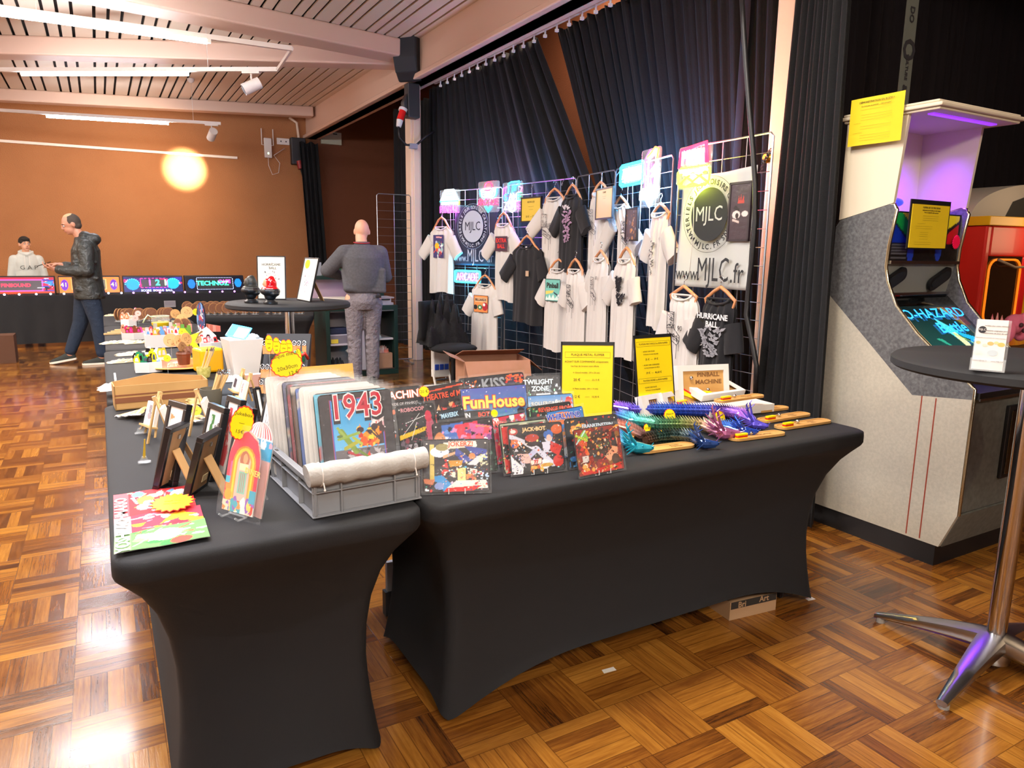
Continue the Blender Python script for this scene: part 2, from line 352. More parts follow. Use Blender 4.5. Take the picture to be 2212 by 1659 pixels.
# ---------------------------------------------------------------- lamps
tube=mat('led_tube','#ffffff',.4,emit='#f0f4ff',es=115)
wht=mat('white_metal','#ded6cc',.45)
def track(label,p,q,tubes,cups,end=None,spot=None):
    p=V(p);q=V(q); d=(q-p).normalized(); t=thing('track_light',label,'ceiling light',p)
    L=(q-p).length; rot=MX.Rotation(math.atan2(d.y,d.x),4,'Z'); t.matrix_world=MX.Translation(p)@rot
    b=B(); b.box((0,-.018,-.02),(L,.018,.02),wht)
    if end: b.m=rot.inverted()@MX.Translation(-p); b.tube([q,V(end)],.02,wht,6)
    b.obj('rail',t)
    for a,c in tubes:
        b=B(); b.cyl((a,0,-.04),(c,0,-.04),.020,tube,12); b.box((a-.03,-.02,-.05),(a,.02,-.02),wht); b.box((c,-.02,-.05),(c+.03,.02,-.02),wht); b.obj('led_tube',t,smooth=40)
    for a in cups:
        w=t.matrix_world@V((a,0,0)); h=CZ(w.x)-w.z
        b=B(); b.cyl((a,0,.02),(a,0,h),.003,wht,6); b.lathe([(.05,h),(.045,h-.03),(.02,h-.055)],wht,14,(a,0,0)); b.obj('suspension_cup',t,smooth=40)
    return t
def spot_head(parent,loc,aim):
    b=B(); loc=V(loc); aim=V(aim).normalized(); b.box((loc.x-.09,loc.y-.02,loc.z-.04),(loc.x+.09,loc.y+.02,loc.z-.02),wht)
    b.cyl((loc.x,loc.y,loc.z-.03),(loc.x,loc.y,loc.z-.11),.01,wht,8)
    c=V((loc.x,loc.y,loc.z-.16)); b.cyl(c-aim*.09,c+aim*.09,.058,wht,20); b.cyl(c+aim*.0885,c+aim*.092,.05,blk,20); b.obj('spotlight',parent,smooth=40)
    return parent.matrix_world@c
zt=3.2
def pt(u,v,z=zt): return at(u,v,z=z)
T1_=track('front track light rail with the longest lit tube, nearest the camera',(pt(0,20)-(pt(445,84)-pt(0,20))*1.2),pt(630,105),[(1.0,3.1)],[.4,2.0],end=pt(600,150))
p=T1_.matrix_world.inverted()@pt(445,84); pl=T1_.matrix_world.inverted()@pt(-60,12)
for c in T1_.children:
    if c.name.startswith('led_tube'): bpy.data.objects.remove(c)
b=B(); b.cyl((pl.x,0,-.04),(p.x,0,-.04),.020,tube,12); b.box((p.x,-.02,-.05),(p.x+.03,.02,-.02),wht); b.obj('led_tube',T1_,smooth=40)
T2_=track('middle track light rail with a lit tube and a white spotlight at its corner',pt(-200,151),pt(600,150),[],[.6,3.2])
a1=T2_.matrix_world.inverted()@pt(50,152); a2=T2_.matrix_world.inverted()@pt(415,155)
b=B(); b.cyl((a1.x,0,-.04),(a2.x,0,-.04),.020,tube,12); b.obj('led_tube',T2_,smooth=40)
sp=T2_.matrix_world.inverted()@pt(545,152); spot_head(T2_,(sp.x,0,-.0),(-.75,-.4,-.45))
T3_=track('far track light rail with a lit tube and the spotlight aimed at the orange wall',pt(-100,232),pt(477,267),[],[.5,2.9])
a1=T3_.matrix_world.inverted()@pt(103,246); a2=T3_.matrix_world.inverted()@pt(367,264)
b=B(); b.cyl((a1.x,0,-.04),(a2.x,0,-.04),.020,tube,12); b.obj('led_tube',T3_,smooth=40)
sp=T3_.matrix_world.inverted()@pt(458,268); sw=spot_head(T3_,(sp.x,0,0),(-.35,.9,-.5))
# more track lights of the same kind above and behind the camera light the near tables
for i,(x0,y0) in enumerate(((-1.6,3.6),(-1.6,.2),(-4.8,2.0),(-5.2,7.5),(.4,-2.6))):
    track('track light rail overhead near the camera, number %s row'%['second','third','fourth','fifth','sixth'][i],(x0,y0,3.3),(x0+2.4,y0,3.3),[(.3,2.1)],[.2,2.2])
def area(name,loc,size,e,col,rot=(0,0,0),shape='RECTANGLE',sy=None):
    l=bpy.data.lights.new(name,'AREA'); l.energy=e; l.color=lin(col); l.shape=shape; l.size=size; l.size_y=sy or size
    o=bpy.data.objects.new(name,l); C.objects.link(o); o.location=loc; o.rotation_euler=rot; return o
def spotl(name,loc,to,e,col,ang,blend=.4,r=.03):
    l=bpy.data.lights.new(name,'SPOT'); l.energy=e; l.color=lin(col); l.spot_size=math.radians(ang); l.spot_blend=blend; l.shadow_soft_size=r
    o=bpy.data.objects.new(name,l); C.objects.link(o); o.location=loc; o.rotation_euler=(V(to)-V(loc)).to_track_quat('-Z','Y').to_euler(); return o
def point(name,loc,e,col,r=.04):
    l=bpy.data.lights.new(name,'POINT'); l.energy=e; l.color=lin(col); l.shadow_soft_size=r
    o=bpy.data.objects.new(name,l); C.objects.link(o); o.location=loc; return o
hot=at(400,365,y=13.88)
spotl('wall_spot',sw+V((0,.12,-.05)),hot,3600,'#fff0d8',20,.9,.03)
spotl('wall_spot_wide',sw+V((-.1,.1,-.05)),hot+V((-1.2,0,-.9)),200,'#ffdcb4',120,1.,.05)
spotl('cabinet_spot',(1.0,-2.2,3.3),(3.2,2.0,.7),120,'#ffe2b8',70,.5,.06)
area('hall_ceiling_lamp',(-.8,2.6,3.35),1.6,100,'#f2f3ff',(0,0,0),sy=.5)
area('hall_ceiling_lamp',(-.5,6.2,3.35),1.8,150,'#fff0e0',(0,0,0),sy=.4)
area('hall_ceiling_lamp',(1.2,2.0,3.35),1.2,85,'#fff4e6',(0,0,0),sy=.4)  # unseen lamp placed over the wide table to brighten its top
area('hall_ceiling_lamp',(-4.2,6,3.3),2.4,220,'#fff0e0',(0,0,0),sy=.5)
area('hall_ceiling_lamp',(-4.2,11,3.3),2.4,200,'#fff0e0',(0,0,0),sy=.5)
area('hall_ceiling_lamp',(-.6,-2.2,3.25),1.6,130,'#fff2e2',(math.radians(48),0,0),sy=.6)
area('dark_room_lamp',(6.2,1.2,3.8),1.0,12,'#ffd9b0')
# ================================================================= STRETCH TABLES
def table_cover(name,label,x0,x1,y0,y1,z=.74,rz=0,ctr=None,inset=.09,arc=.11,group=None,cat='table'):
    cx,cyy=(x0+x1)/2,(y0+y1)/2; hx,hy=(x1-x0)/2,(y1-y0)/2; r=.06
    per=[]
    for (sx,sy,a0) in ((1,-1,-PI/2),(1,1,0),(-1,1,PI/2),(-1,-1,PI)):
        for k in range(7): 
            a=a0+k*PI/12; per.append((sx*(hx-r)+r*math.cos(a),sy*(hy-r)+r*math.sin(a),'c'))
    # subdivide the sides
    out=[]
    n=len(per)
    for i in range(n):
        p,q=per[i],per[(i+1)%n]; out.append(p[:2])
        L=math.hypot(q[0]-p[0],q[1]-p[1])
        if L>.1:
            m=24
            for k in range(1,m): out.append((p[0]+(q[0]-p[0])*k/m,p[1]+(q[1]-p[1])*k/m))
    b=B(); rings=[]
    def ring(ins,zf,k=1.0,pinch=0.,jit=0):
        rr=[]
        for (x,y) in out:
            ex=min(1,abs(x)/hx); ey=min(1,abs(y)/hy)
            mid=(1-min(ex,ey)**1.5)             # 0 at corners, 1 mid side
            ix=ins+pinch*mid*.25; sx=(hx-ix)/hx; sy=(hy-ix*1.15)/hy
            zz=zf+(arc*math.sin(PI/2*min(1,mid*1.3))*(.35+.65*((hx if ex<ey else hy)/.9)**2) if k==2 else 0)
            rr.append((x*sx,y*sy,max(0.004,zz)))
        return rr
    rings.append([(x*.0,y*.0,z) for x,y in out]); rings.append([(x*.9,y*.9,z) for x,y in out])
    rings.append([(x*.985,y*.985,z) for x,y in out]); rings.append([(x*.998,y*.998,z-.006) for x,y in out]); rings.append([(x,y,z-.02) for x,y in out])
    rings.append([(x,y,z-.045) for x,y in out]); rings.append([(x*.992,y*.992,z-.056) for x,y in out])
    for f in (.04,.10,.2,.32,.45,.58,.7,.8,.9,.96):
        ins=inset*(1.0-.0*f)*(1-math.exp(-f*6))+.03*math.sin(PI*f); rings.append(ring(ins,(z-.056)*(1-f)+.03*(0),1,.10*math.sin(PI*min(1,f))))
    # move lower rings up on an arc between the legs
    base=ring(inset,.006,2)
    m=len(out)
    for ri in range(7,len(rings)):
        f=(ri-6)/(len(rings)-6)
        rings[ri]=[(p[0],p[1],p[2]+(q[2]-.006)*f**1.2) for p,q in zip(rings[ri],base)]
    rings.append(base)
    b.rings(rings,black_cloth,cap=False)
    t=thing(name,label,cat,ctr or (cx,cyy,0),rz,group)
    o=b.obj('stretch_cover',t,smooth=True)
    lg=B()
    for sx in (-1,1):
        for sy in (-1,1):
            l=B(); l.cyl((sx*(hx-inset-.10),sy*(hy-inset*1.3-.09),.0),(sx*(hx-inset-.10),sy*(hy-inset*1.3-.09),z-.06),.015,blk,8); l.obj('leg',t)
    return t
G='stretch covered folding tables in the long row'
table_cover('folding_table','nearest folding table in a black stretch cover, carrying the grey crate and picture frames',-.03,.69,1.64,3.47,group=None)
table_cover('folding_table','black covered table behind the nearest one, carrying the cardboard tray end and white square pot',-.02,.70,3.50,5.34)
table_cover('folding_table','third black covered table from the camera in the left row, under small trays of trinkets',-.01,.72,5.38,7.10)
table_cover('folding_table','fourth black covered table from the camera, at the far end of the left row',-.01,.72,7.14,8.25)
table_cover('folding_table','black covered table turned crosswise under a long row of cork discs',0,1.10,0,.62,rz=-.27,ctr=(1.44,7.92,0),inset=.05)
T2T=table_cover('folding_table','wide black covered table in the middle, carrying the pinball plaques and dragons',.70,2.56,1.655,2.44,arc=.12)
# ---------------------------------------------------------------- back table with a draped cloth
t=thing('back_table','long back table draped in black cloth along the orange wall','table',(0,12.5,0))
b=B()
def f(u,v):
    x=-6.5+8.6*u
    if v<.5: return (x,-.33+.0+ .66*(1-v*2),.735)
    w=(v-.5)*2; return (x,-.33-.02*w-.012*w*math.sin(x*9)-.01*w*math.sin(x*23),.735-.68*w)
b.sheet(220,16,f,mat('draped_black_cloth','#191a1c',.8,bump=(90,.2,.003))); b.obj('cloth',t,smooth=60)
b=B(); b.box((-6.45,-.31,.70),(2.05,.33,.73),blk); b.obj('tabletop',t)
for x in (-6,-4,-2,0,1.9):
    for y in (-.25,.25):
        b=B(); b.cyl((x,y,0),(x,y,.7),.02,blk,8); b.obj('leg',t)

area('niche_fill_light',(4.5,7.0,4.5),.5,60,'#ffe0c0',(0,0,0))  # unseen fill light added to brighten the niche wall behind the curtain gap
# ================================================================= LEANING THINGS
def lean(tl,tr,h,tilt,zb=.75,adj=0):
    """matrix of a leaning panel: origin bottom-left (seen from its front), x along the width, z up the slope, front is -y; returns matrix,width"""
    c=math.cos(tilt); P0=at(tl[0],tl[1],z=zb+h*c); P1=at(tr[0],tr[1],z=zb+h*c)
    d=V((P1.x-P0.x,P1.y-P0.y,0)); w=d.length; d.normalize(); n=V((d.y,-d.x,0)); up=V((0,0,1))
    zc=(up*c-n*math.sin(tilt)).normalized(); yc=zc.cross(d).normalized()
    o=P0-zc*h; mx=MX(((d.x,yc.x,zc.x,o.x),(d.y,yc.y,zc.y,o.y),(d.z,yc.z,zc.z,o.z),(0,0,0,1)))
    return mx,w
def hY(px,y,zb,tilt): return (at(px[0],px[1],y=y).z-zb)/math.cos(tilt)
def rrect(x0,z0,x1,z1,r,n=4):
    o=[]
    for cx,cz,a in ((x1-r,z0+r,-PI/2),(x1-r,z1-r,0),(x0+r,z1-r,PI/2),(x0+r,z0+r,PI)):
        for k in range(n+1): o.append((cx+r*math.cos(a+k*PI/2/n),cz+r*math.sin(a+k*PI/2/n)))
    return o
def burst(r,n=18,k=.82): return [((r if i%2 else r*k)*math.cos(PI*i/n),(r if i%2 else r*k)*math.sin(PI*i/n)) for i in range(2*n)]
def scallop(rx,rz,n=16):
    o=[]
    for i in range(n*5):
        a=2*PI*i/(n*5); q=1-.05*abs(math.cos(a*n/2))**3*1.2; o.append((rx*q*math.cos(a),rz*q*math.sin(a)))
    return o
def price_tag(name,label,c,rx,rz,lines,rz_=0,tilt=.2,kind='scallop',group=None,edge=redf,size=None,roll=0,mx=None,col=ylwf,ink_=None,stem=True):
    """card price tag centred at c"""
    m=mx if mx is not None else MX.Translation(c)@MX.Rotation(rz_,4,'Z')@MX.Rotation(-tilt,4,'X')@MX.Rotation(roll,4,'Y')
    b=B(); b.m=m
    if kind=='burst': b.prism(burst(rx),0,.0015,col if edge is None else edge); b.prism(burst(rx*.93),-.0006,0.0002,col) 
    else: b.prism(scallop(rx,rz),0,.0015,edge); b.prism(scallop(rx*.94,rz*.93),-.0006,.0002,col)
    n=len(lines)
    for i,l in enumerate(lines):
        b.text(l,size or rz*.42,tm(0,-.0008,(n-1)/2*rz*.5-i*rz*.5),ink_ or pen)
    if mx is None and stem and c[2]>.76: b.m=MX.Identity(4); b.tube([(c[0],c[1]+.002,c[2]),(c[0],c[1]+.002,.744)],.0014,clearp,5)
    return tag(b.obj(name),label,'price tag',group)
def stars(seed,cols,w=60,h=44,bg='#101018',n=70,r0=.03,r1=.13): return Art(w,h,bg).blobs(seed,n,cols,r0,r1)
# ================================================================= NEAREST TABLE: left side
ZT=.743
# --- flat printed sheets in plastic at the near corner
def flat_sheet(name,label,c4,art,word=None,wcol=pal('#f0efec',.8),z=ZT,group=None):
    """c4 pixel corners: far-left, far-right, near-right, near-left"""
    P=[at(u,v,z=z) for u,v in c4]; b=B(); nx,ny=art.w-1,art.h-1
    def f(u,v):
        p=P[3].lerp(P[2],u).lerp(P[0].lerp(P[1],u),v); return (p.x,p.y,z+.0015+.0012*math.sin(u*9+v*4))
    b.sheet(nx,ny,f,artf,lambda u,v:art.at(min(u,.9999),max(v,.0001)))
    b.sheet(8,8,lambda u,v:tuple(V(f(u,v))-V((0,0,.0014))),white)
    if word:
        a=P[0].lerp(P[3],.5); a=a.lerp(P[1].lerp(P[2],.5),.095); d=(P[0]-P[3]); L=d.length; ang=math.atan2(d.y,d.x)
        b.text(word,.040,MX.Translation((a.x,a.y,z+.0045))@MX.Rotation(ang,4,'Z'),wcol,sx=1.15,bold=.02)
    o=b.obj(name); return tag(o,label,'print',group)
ar=Art(80,40,'#d8323a').rect(0,0,.19,1,'#e86068').blobs(3,26,['#f2f2f2','#ffffff','#e9a14c','#f0c8a0','#6aa0d8','#ef8e94'],.03,.11,(.25,.1,.8,.9)).el(.83,.7,.13,.2,'#f7f7f7').line(.76,.7,.9,.78,.008,'#303030').line(.78,.62,.92,.7,.008,'#303030')
flat_sheet('printed_sheet','red comic style print in plastic at the near corner, topmost of three',[(245,1070),(412,1048),(428,1108),(246,1135)],ar,'MARIO')
ar=Art(80,40,'#d2374e').rect(0,0,.19,1,'#b6b6b6').blobs(5,30,['#f2e2c4','#f0c22e','#f3d24a','#ffffff','#e98aa0','#c22a3e'],.03,.12,(.25,.05,.95,.95)).poly([(.5,.3),(.95,.55),(.7,.85)],'#f2c62a')
flat_sheet('printed_sheet','pink and yellow comic style print in plastic, middle of three at the near corner',[(246,1135),(428,1108),(441,1120),(247,1168)],ar,'PEACH',z=ZT+.0035)
bpy.data.objects.remove(bpy.data.objects['printed_sheet.001'])
flat_sheet('printed_sheet','pink and yellow comic style print in plastic, middle of three at the near corner',[(246,1122),(432,1092),(442,1125),(247,1163)],ar,'PEACH',z=ZT+.0035)
ar=Art(80,40,'#67a35c').rect(0,0,.17,1,'#8fb783').blobs(8,26,['#f2f6ee','#ffffff','#8cc07c','#d84a3c','#3f8a4a','#dfeedd'],.03,.12,(.22,.05,.95,.95)).el(.55,.55,.16,.28,'#f6f6f6').line(.2,.2,.5,.9,.012,'#d8ecd2')
flat_sheet('printed_sheet','green comic style print in plastic at the table corner, lowest of three',[(247,1160),(442,1120),(454,1160),(246,1198)],ar,'YOSHI',z=ZT+.006)
p=at(372,1085,z=ZT+.02)
price_tag('price_tag','yellow starburst price tag lying on the comic style prints',p,.055,.03,['~~~ ~~','~~ ~~~'],kind='burst',mx=MX.Translation(p)@MX.Rotation(-.2,4,'Z')@MX.Rotation(-1.45,4,'X'),size=.012)
# --- picture frames
fwood=mat('black_frame','#17171a',.35,coat=.2,bump=(9,.2,.003)); mdf=mat('frame_back','#8a6a46',.75,noise=(20,'#94734d'))
def frame(name,label,tl,tr,h,tilt,art=None,text=None,strut=True,fm=None,bd=.016,depth=.018,zb=ZT,mount='#f0ece6',tcol=ink,clip=False,group=None):
    mx,w=lean(tl,tr,h,tilt,zb); t=thing(name,label,'picture frame',mx=mx,group=group); f=fm or fwood
    b=B()
    b.box((0,0,0),(w,depth,bd),f); b.box((0,0,h-bd),(w,depth,h),f); b.box((0,0,bd),(bd,depth,h-bd),f); b.box((w-bd,0,bd),(w,depth,h-bd),f); b.obj('frame_border',t,bev=.0015)
    b=B()
    if art is not None: artface(b,art,bd,w-bd,bd,h-bd,.004,artm)
    else: b.box((bd,.004,bd),(w-bd,.006,h-bd),pal(mount,.6,coat=.4))
    if text:
        for tx,sz,px,pz,r in text: b.text(tx,sz,tm(px*w,.003,pz*h,rz=r),tcol)
    b.obj('picture',t)
    b=B(); b.box((bd*.7,depth-.004,bd*.7),(w-bd*.7,depth-.001,h-bd*.7),mdf); b.box((w*.5-.004,depth-.001,h*.80),(w*.5+.004,depth+.004,h*.86),alu)
    b.box((w*.2,depth-.001,.03),(w*.45,depth+.0005,.05),pal('#c9b48a',.7)); b.obj('backing_board',t)
    if strut:
        # strut hinged at 60% height, foot on the table
        zh=h*.62; H=zh*math.cos(tilt); st=.42; L=H/math.cos(st); 
        a=B(); a.m=MX.Translation((w/2,depth,zh))@MX.Rotation(st+tilt,4,'X'); ww=min(.034,w*.18)
        a.box((-ww,-.001,-L),(ww,.002,0),mat('strut_card','#b08a5a',.7)); a.obj('strut',t)
    return t
pb=lambda seed,c,bg='#eee9e4':Art(40,60,bg).rect(.22,.55,.5,.92,c).poly([(.2,.1),(.28,.55),(.52,.55),(.75,.3),(.62,.1)],c).blobs(seed,14,['#ffffff',c,'#eee9e4'],.02,.05,(.2,.1,.6,.9))
frame('picture_frame','nearest black picture frame seen from behind, its brown strut reaching right',(399,907),(357,923),.190,.30,strut=True,bd=.014)
frame('picture_frame','black picture frame seen from behind beside the jukebox cutout, brown strut out',(467,921),(425,944),.178,.30,bd=.014)
frame('picture_frame','black frame with white mount and orange line, left of the row of frames',(364,863),(404,874),.235,.26,art=Art(40,60,'#efeae6').rect(.1,.1,.13,.85,'#e9a06a').poly([(.1,.9),(.45,.85),(.1,.8)],'#e8935c'))
frame('picture_frame','black frame holding a green print of a pinball table',(450,868),(485,882),.215,.26,art=pb(1,'#2f7a3a'),text=[('FLIP',.02,.72,.72,-.5)])
frame('picture_frame','black frame holding a red print of a pinball table',(490,853),(521,864),.24,.25,art=pb(2,'#e0555a'),text=[('FLIPPER',.017,.74,.66,-1.1)])
frame('picture_frame','small black frame with a blue corner print behind the yellow oval tag',(521,868),(546,883),.15,.25,art=Art(30,40,'#efeae6').poly([(.1,.5),(.5,.9),(.9,.6),(.5,.3)],'#5a68b0'))
frame('picture_frame','black edged frame with line drawing beside the white box frames at the crate',(575,843),(598,858),.22,.24,art=Art(40,60,'#e4e2e4').line(.3,.7,.35,.45,.02,'#303038').line(.6,.8,.62,.3,.01,'#303038').blobs(4,9,['#404048'],.02,.04,(.2,.2,.8,.8)))
frame('picture_frame','thin black frame standing edge on behind the pen cup',(549,838),(563,836),.13,.25,bd=.008)
frame('picture_frame','plain white box frame leaning against the crate end',(602,862),(609,880),.20,.22,fm=white,art=Art(20,30,'#e8e6e4').blobs(6,8,['#cfd6d2','#b9c4be'],.03,.09))
frame('picture_frame','small white box frame with a dark red print standing on the leftmost black frame',(371,879),(396,893),.115,.26,fm=white,bd=.010,zb=ZT+.045,art=Art(30,40,'#efeae8').poly([(.3,.1),(.12,.1),(.3,.8),(.5,.7)],'#b3263a').poly([(.15,.1),(.4,.1),(.5,.65),(.32,.75)],'#b3263a'),strut=False,depth=.02)
# --- mini canvases on easels
def easel(label,tl,tr,h,art,tilt=.28,zb=ZT,k=1.0,yaw=None):
    """pixel corners of the little canvas; canvas stands 3 cm above the table on its easel"""
    mx,w=lean(tl,tr,h,tilt,zb+.035); t=thing('mini_easel',label.replace('canvas on','canvas on'),'easel',mx=mx)
    b=B(); b.box((-.006,-.012,-.006),(w+.006,.016,0),woodp); b.obj('ledge',t)
    H=h*1.22
    b=B(); b.tube([(w*.5-.004,.016,H+.012),(-.004,.014,-.038)],.0045,woodp,4); b.obj('leg',t)
    b=B(); b.tube([(w*.5+.004,.016,H+.012),(w+.004,.014,-.038)],.0045,woodp,4); b.obj('leg',t)
    b=B(); b.box((w*.5-.008,.012,H-.006),(w*.5+.008,.024,H+.022),woodp); b.obj('crown_block',t)
    s=math.tan(.62); b=B(); b.tube([(w*.5,.022,H),(w*.5,.022+(H+.035)*s*.8,-.032-.0)],.0045,woodp,4); b.obj('rear_leg',t)
    b=B(); b.m=mx; b.box((0,0,0.0006),(w,.012,h),mat('canvas','#ebe7e0',.8)); 
    if art: artface(b,art,.002,w-.002,.002,h-.002,-.0005,artf)
    tag(b.obj('mini_canvas'),'small canvas '+label.split('canvas ')[-1].replace('on a pine easel ','on its easel '),'canvas')
ink1=lambda s:Art(30,40,'#ece8e2').rect(.3,.55,.55,.88,'#9a8f90').el(.45,.4,.18,.16,'#a89a9a').line(.4,.3,.42,.08,.008,'#88888a').line(.62,.35,.64,.12,.008,'#88888a').blobs(s,8,['#6e6568','#c9bcc0'],.02,.04,(.28,.3,.6,.85))
easel('mini canvas on a pine easel with a pinball sketch, nearest the floor edge',(320,865),(341,872),.085,ink1(1))
easel('mini canvas on a pine easel seen edge on, just right of the sketch one',(352,882),(357,873),.095,None,tilt=.3)
easel('mini canvas on a pine easel leaning before the green framed print',(440,868),(447,856),.10,None,tilt=.3)
easel('mini canvas on a pine easel with a dark portrait strip, below the white pot',(507,809),(518,815),.062,ink1(5).rect(.25,.2,.7,.8,'#4c3c44').blobs(2,9,['#8d7f88','#20202a'],.03,.07,(.3,.2,.7,.8)),zb=ZT+.045)
easel('mini canvas on a pine easel with a red and orange sketch, beside the portrait one',(524,820),(532,826),.07,ink1(6).blobs(9,12,['#d86040','#e8b080','#c9a070'],.03,.08,(.2,.2,.8,.9)),zb=ZT+.03)
# --- bags of pouches
def pouch_pile(name,label,c,n,spread,seed,yaw=0,L=.09,zb=ZT,col='#d8b070',cat='sachet'):
    g=random.Random(seed); t=thing(name,label,cat,(c.x,c.y,zb),yaw)
    for i in range(n):
        b=B(); a=(i-(n-1)/2)*.35+g.uniform(-.1,.1); b.m=MX.Translation(((i-(n-1)/2)*spread,g.uniform(-.006,.006),.006+.006*i))@MX.Rotation(a,4,'Z')@MX.Rotation(.1,4,'X')
        w=.017
        def f(u,v): 
            k=.55+.45*math.sin(PI*min(1,v*1.5+.1)); return ((u-.5)*2*w*k,(v-.5)*L,.006*math.sin(PI*u)*(.4+math.sin(PI*v)))
        b.sheet(6,8,f,pal(col,.45,coat=.5)); b.sheet(6,8,lambda u,v:(f(u,v)[0],f(u,v)[1],-.001),pal(col,.45,coat=.5))
        b.box((-w*.9,-L/2-.012,-.001),(w*.9,-L/2+.004,.0015),mat('foil','#d8d8d8',.2,.6)); b.obj('pouch',t,smooth=60)
    return t
pouch_pile('bagged_trinkets','fan of tan foil ended sachets in front of the cardboard tray',at(295,900,z=ZT),5,.02,1,yaw=-1.0)
pouch_pile('bagged_trinkets','upper bundle of tan sachets with a yellow tag, left of the pen cup',at(418,878,z=ZT),4,.014,2,yaw=.4)
pouch_pile('bagged_trinkets','lower bundle of tan sachets under the yellow tag, left of the green frame',at(408,912,z=ZT),4,.016,3,yaw=.2)
price_tag('price_tag','small yellow starburst tag on the two sachet bundles',at(424,887,z=ZT+.05),.02,.02,['5€'],kind='burst',tilt=.5,size=.010,edge=None)
# tiny clear display stands
def mini_stand(label,c,h,lean_,col):
    t=thing('display_stand',label,'display stand',c); b=B(); b.box((-.018,-.012,0),(.018,.012,.003),clearp); b.prism([(-.014,.003),(.014,.003),(.006,.02),(-.006,.02)],-.008,.004,clearp); b.obj('base',t)
    b=B(); b.tube([(0,0,.014),(lean_,0,h)],[.005,.0022],pal(col,.3,coat=.5),6); b.obj('stem',t)
mini_stand('tiny clear stand holding an upright yellow pick, alone on the table',at(312,999,z=ZT),.075,.006,'#b8962a')
mini_stand('tiny clear stand below the first mini easel',at(303,936,z=ZT),.06,.035,'#b5a48a')
# --- long cardboard tray
pA=at(250,887,z=ZT); pB=at(452,868,z=ZT); d=(pB-pA); d.z=0; ang=math.atan2(d.y,d.x); L=d.length
t=thing('cardboard_tray','long open cardboard tray with brown stripes across the table','box',pA,ang)
b=B(); W=.13; h=.10; th=.004
b.prism([(0,0),(L,0),(L,h),(0,h)],0,th,kraft); b.prism([(0,0),(L,0),(L,h*1.0),(L*.45,h*1.25),(L*.2,h*1.1),(0,h)],W-th,W,kraft); b.box((0,0,0),(L,W,th),kraft)
b.prism([(0,0),(W,0),(W,h),(0,h)],0,th,kraft,'x'); b.prism([(0,0),(W,0),(W,h),(0,h)],L-th,L,kraft,'x'); b.obj('body',t)
b=B(); m=mat('brown_stripe','#7b4a2b',.7)
b.box((0,-.001,h*.28),(L,0,h*.5),m); b.box((0,-.001,h*.58),(L,0,h*.64),m); b.obj('printed_stripe',t)
# bags inside / beside the tray
def crumple(name,label,c,sx,sy,sz,seed,m,cat='bag',rz=0,zb=None):
    g=random.Random(seed); o=[g.uniform(0,6) for _ in range(6)]; b=B()
    def f(u,v):
        x=(u-.5)*2;y=(v-.5)*2; r=max(0,1-x*x)*max(0,1-y*y)
        return (x*sx*(1-.15*abs(math.sin(y*3+o[0]))),y*sy*(1-.2*abs(math.sin(x*2.5+o[1]))),sz*r**.4*(.6+.22*math.sin(x*9+o[2]+y*4)+.22*math.sin(y*12+o[3]-x*7)))
    b.sheet(22,16,f,m); b.sheet(22,16,lambda u,v:(f(u,v)[0],f(u,v)[1],0),m); o_=b.obj(name,smooth=True,loc=(c.x,c.y,zb or c.z)); o_.rotation_euler.z=rz; return tag(o_,label,cat)
plas=mat('crumpled_plastic','#d5cfc4',.15,bump=(60,1,.01),coat=.8)
plast=mat('tan_plastic_bag','#d9c8a0',.2,bump=(50,1,.01),coat=.8)
crumple('plastic_bag','silvery plastic bag of prints sticking out left of the cardboard tray',at(262,838,z=ZT+.03),.10,.07,.03,1,plas)
b=B(); b.box((-.004,-.1,0),(.004,.1,.085),white); tag(b.obj('white_card',loc=tuple(at(243,862,z=.66)) if 0 else tuple(at(252,852,z=ZT))),'narrow white card standing at the left end of the cardboard tray','card')
# --- pen cups
def pen_cup(label,c,r,h,m,n,seed,penlabel,pl=.14,aim=.35,dirx=1):
    t=thing('pen_cup',label,'cup',c); b=B(); b.lathe([(r*.75,0),(r*.8,.004),(r,h*.6),(r*1.02,h),(r*.96,h),(r*.9,h*.6),(r*.7,.01)],m,20); b.obj('body',t,smooth=50)
    g=random.Random(seed)
    for i in range(n):
        a=g.uniform(-.5,.5)+(0 if dirx>0 else PI); k=aim*g.uniform(.7,1.2); bx,by=g.uniform(-.3,.3)*r,g.uniform(-.3,.3)*r
        q=V((bx+math.cos(a)*pl*k,by+math.sin(a)*pl*k,pl*1.05)); p0=V((bx-.2*r*math.cos(a),by,.012)); b=B(); b.m=MX.Translation(c)
        b.tube([p0,q],[.0048,.0052],woodp,8); dd=(q-p0).normalized(); b.cyl(q,q+dd*.008,.0048,steel,8); b.cyl(q+dd*.008,q+dd*.02,.002,steel,6); b.tube([q-dd*.004+V((.005,0,0)),q-dd*.03+V((.006,0,0))],.0012,steel,4)
        tag(b.obj('ballpoint_pen',smooth=40),penlabel,'pen',penlabel)
pen_cup('dark grey pen cup in front of the cardboard tray',at(458,884,z=ZT),.043,.09,mat('grey_felt','#5e5a4e',.8),11,1,'bamboo ballpoint pen standing in the dark grey cup')
pen_cup('brown pen cup with a scalloped leaf rim behind the frames',at(578,850,z=ZT),.038,.075,mat('brown_cup','#a06a4c',.7),14,2,'bamboo ballpoint pen standing in the brown cup')
pen_cup('low leafy green pot of pens before the yellow block',at(441,815,z=ZT),.035,.055,mat('leaf_pot','#b5a84e',.8,noise=(60,'#d8cf7a')),8,3,'bamboo ballpoint pen standing in the leafy pot',pl=.13)
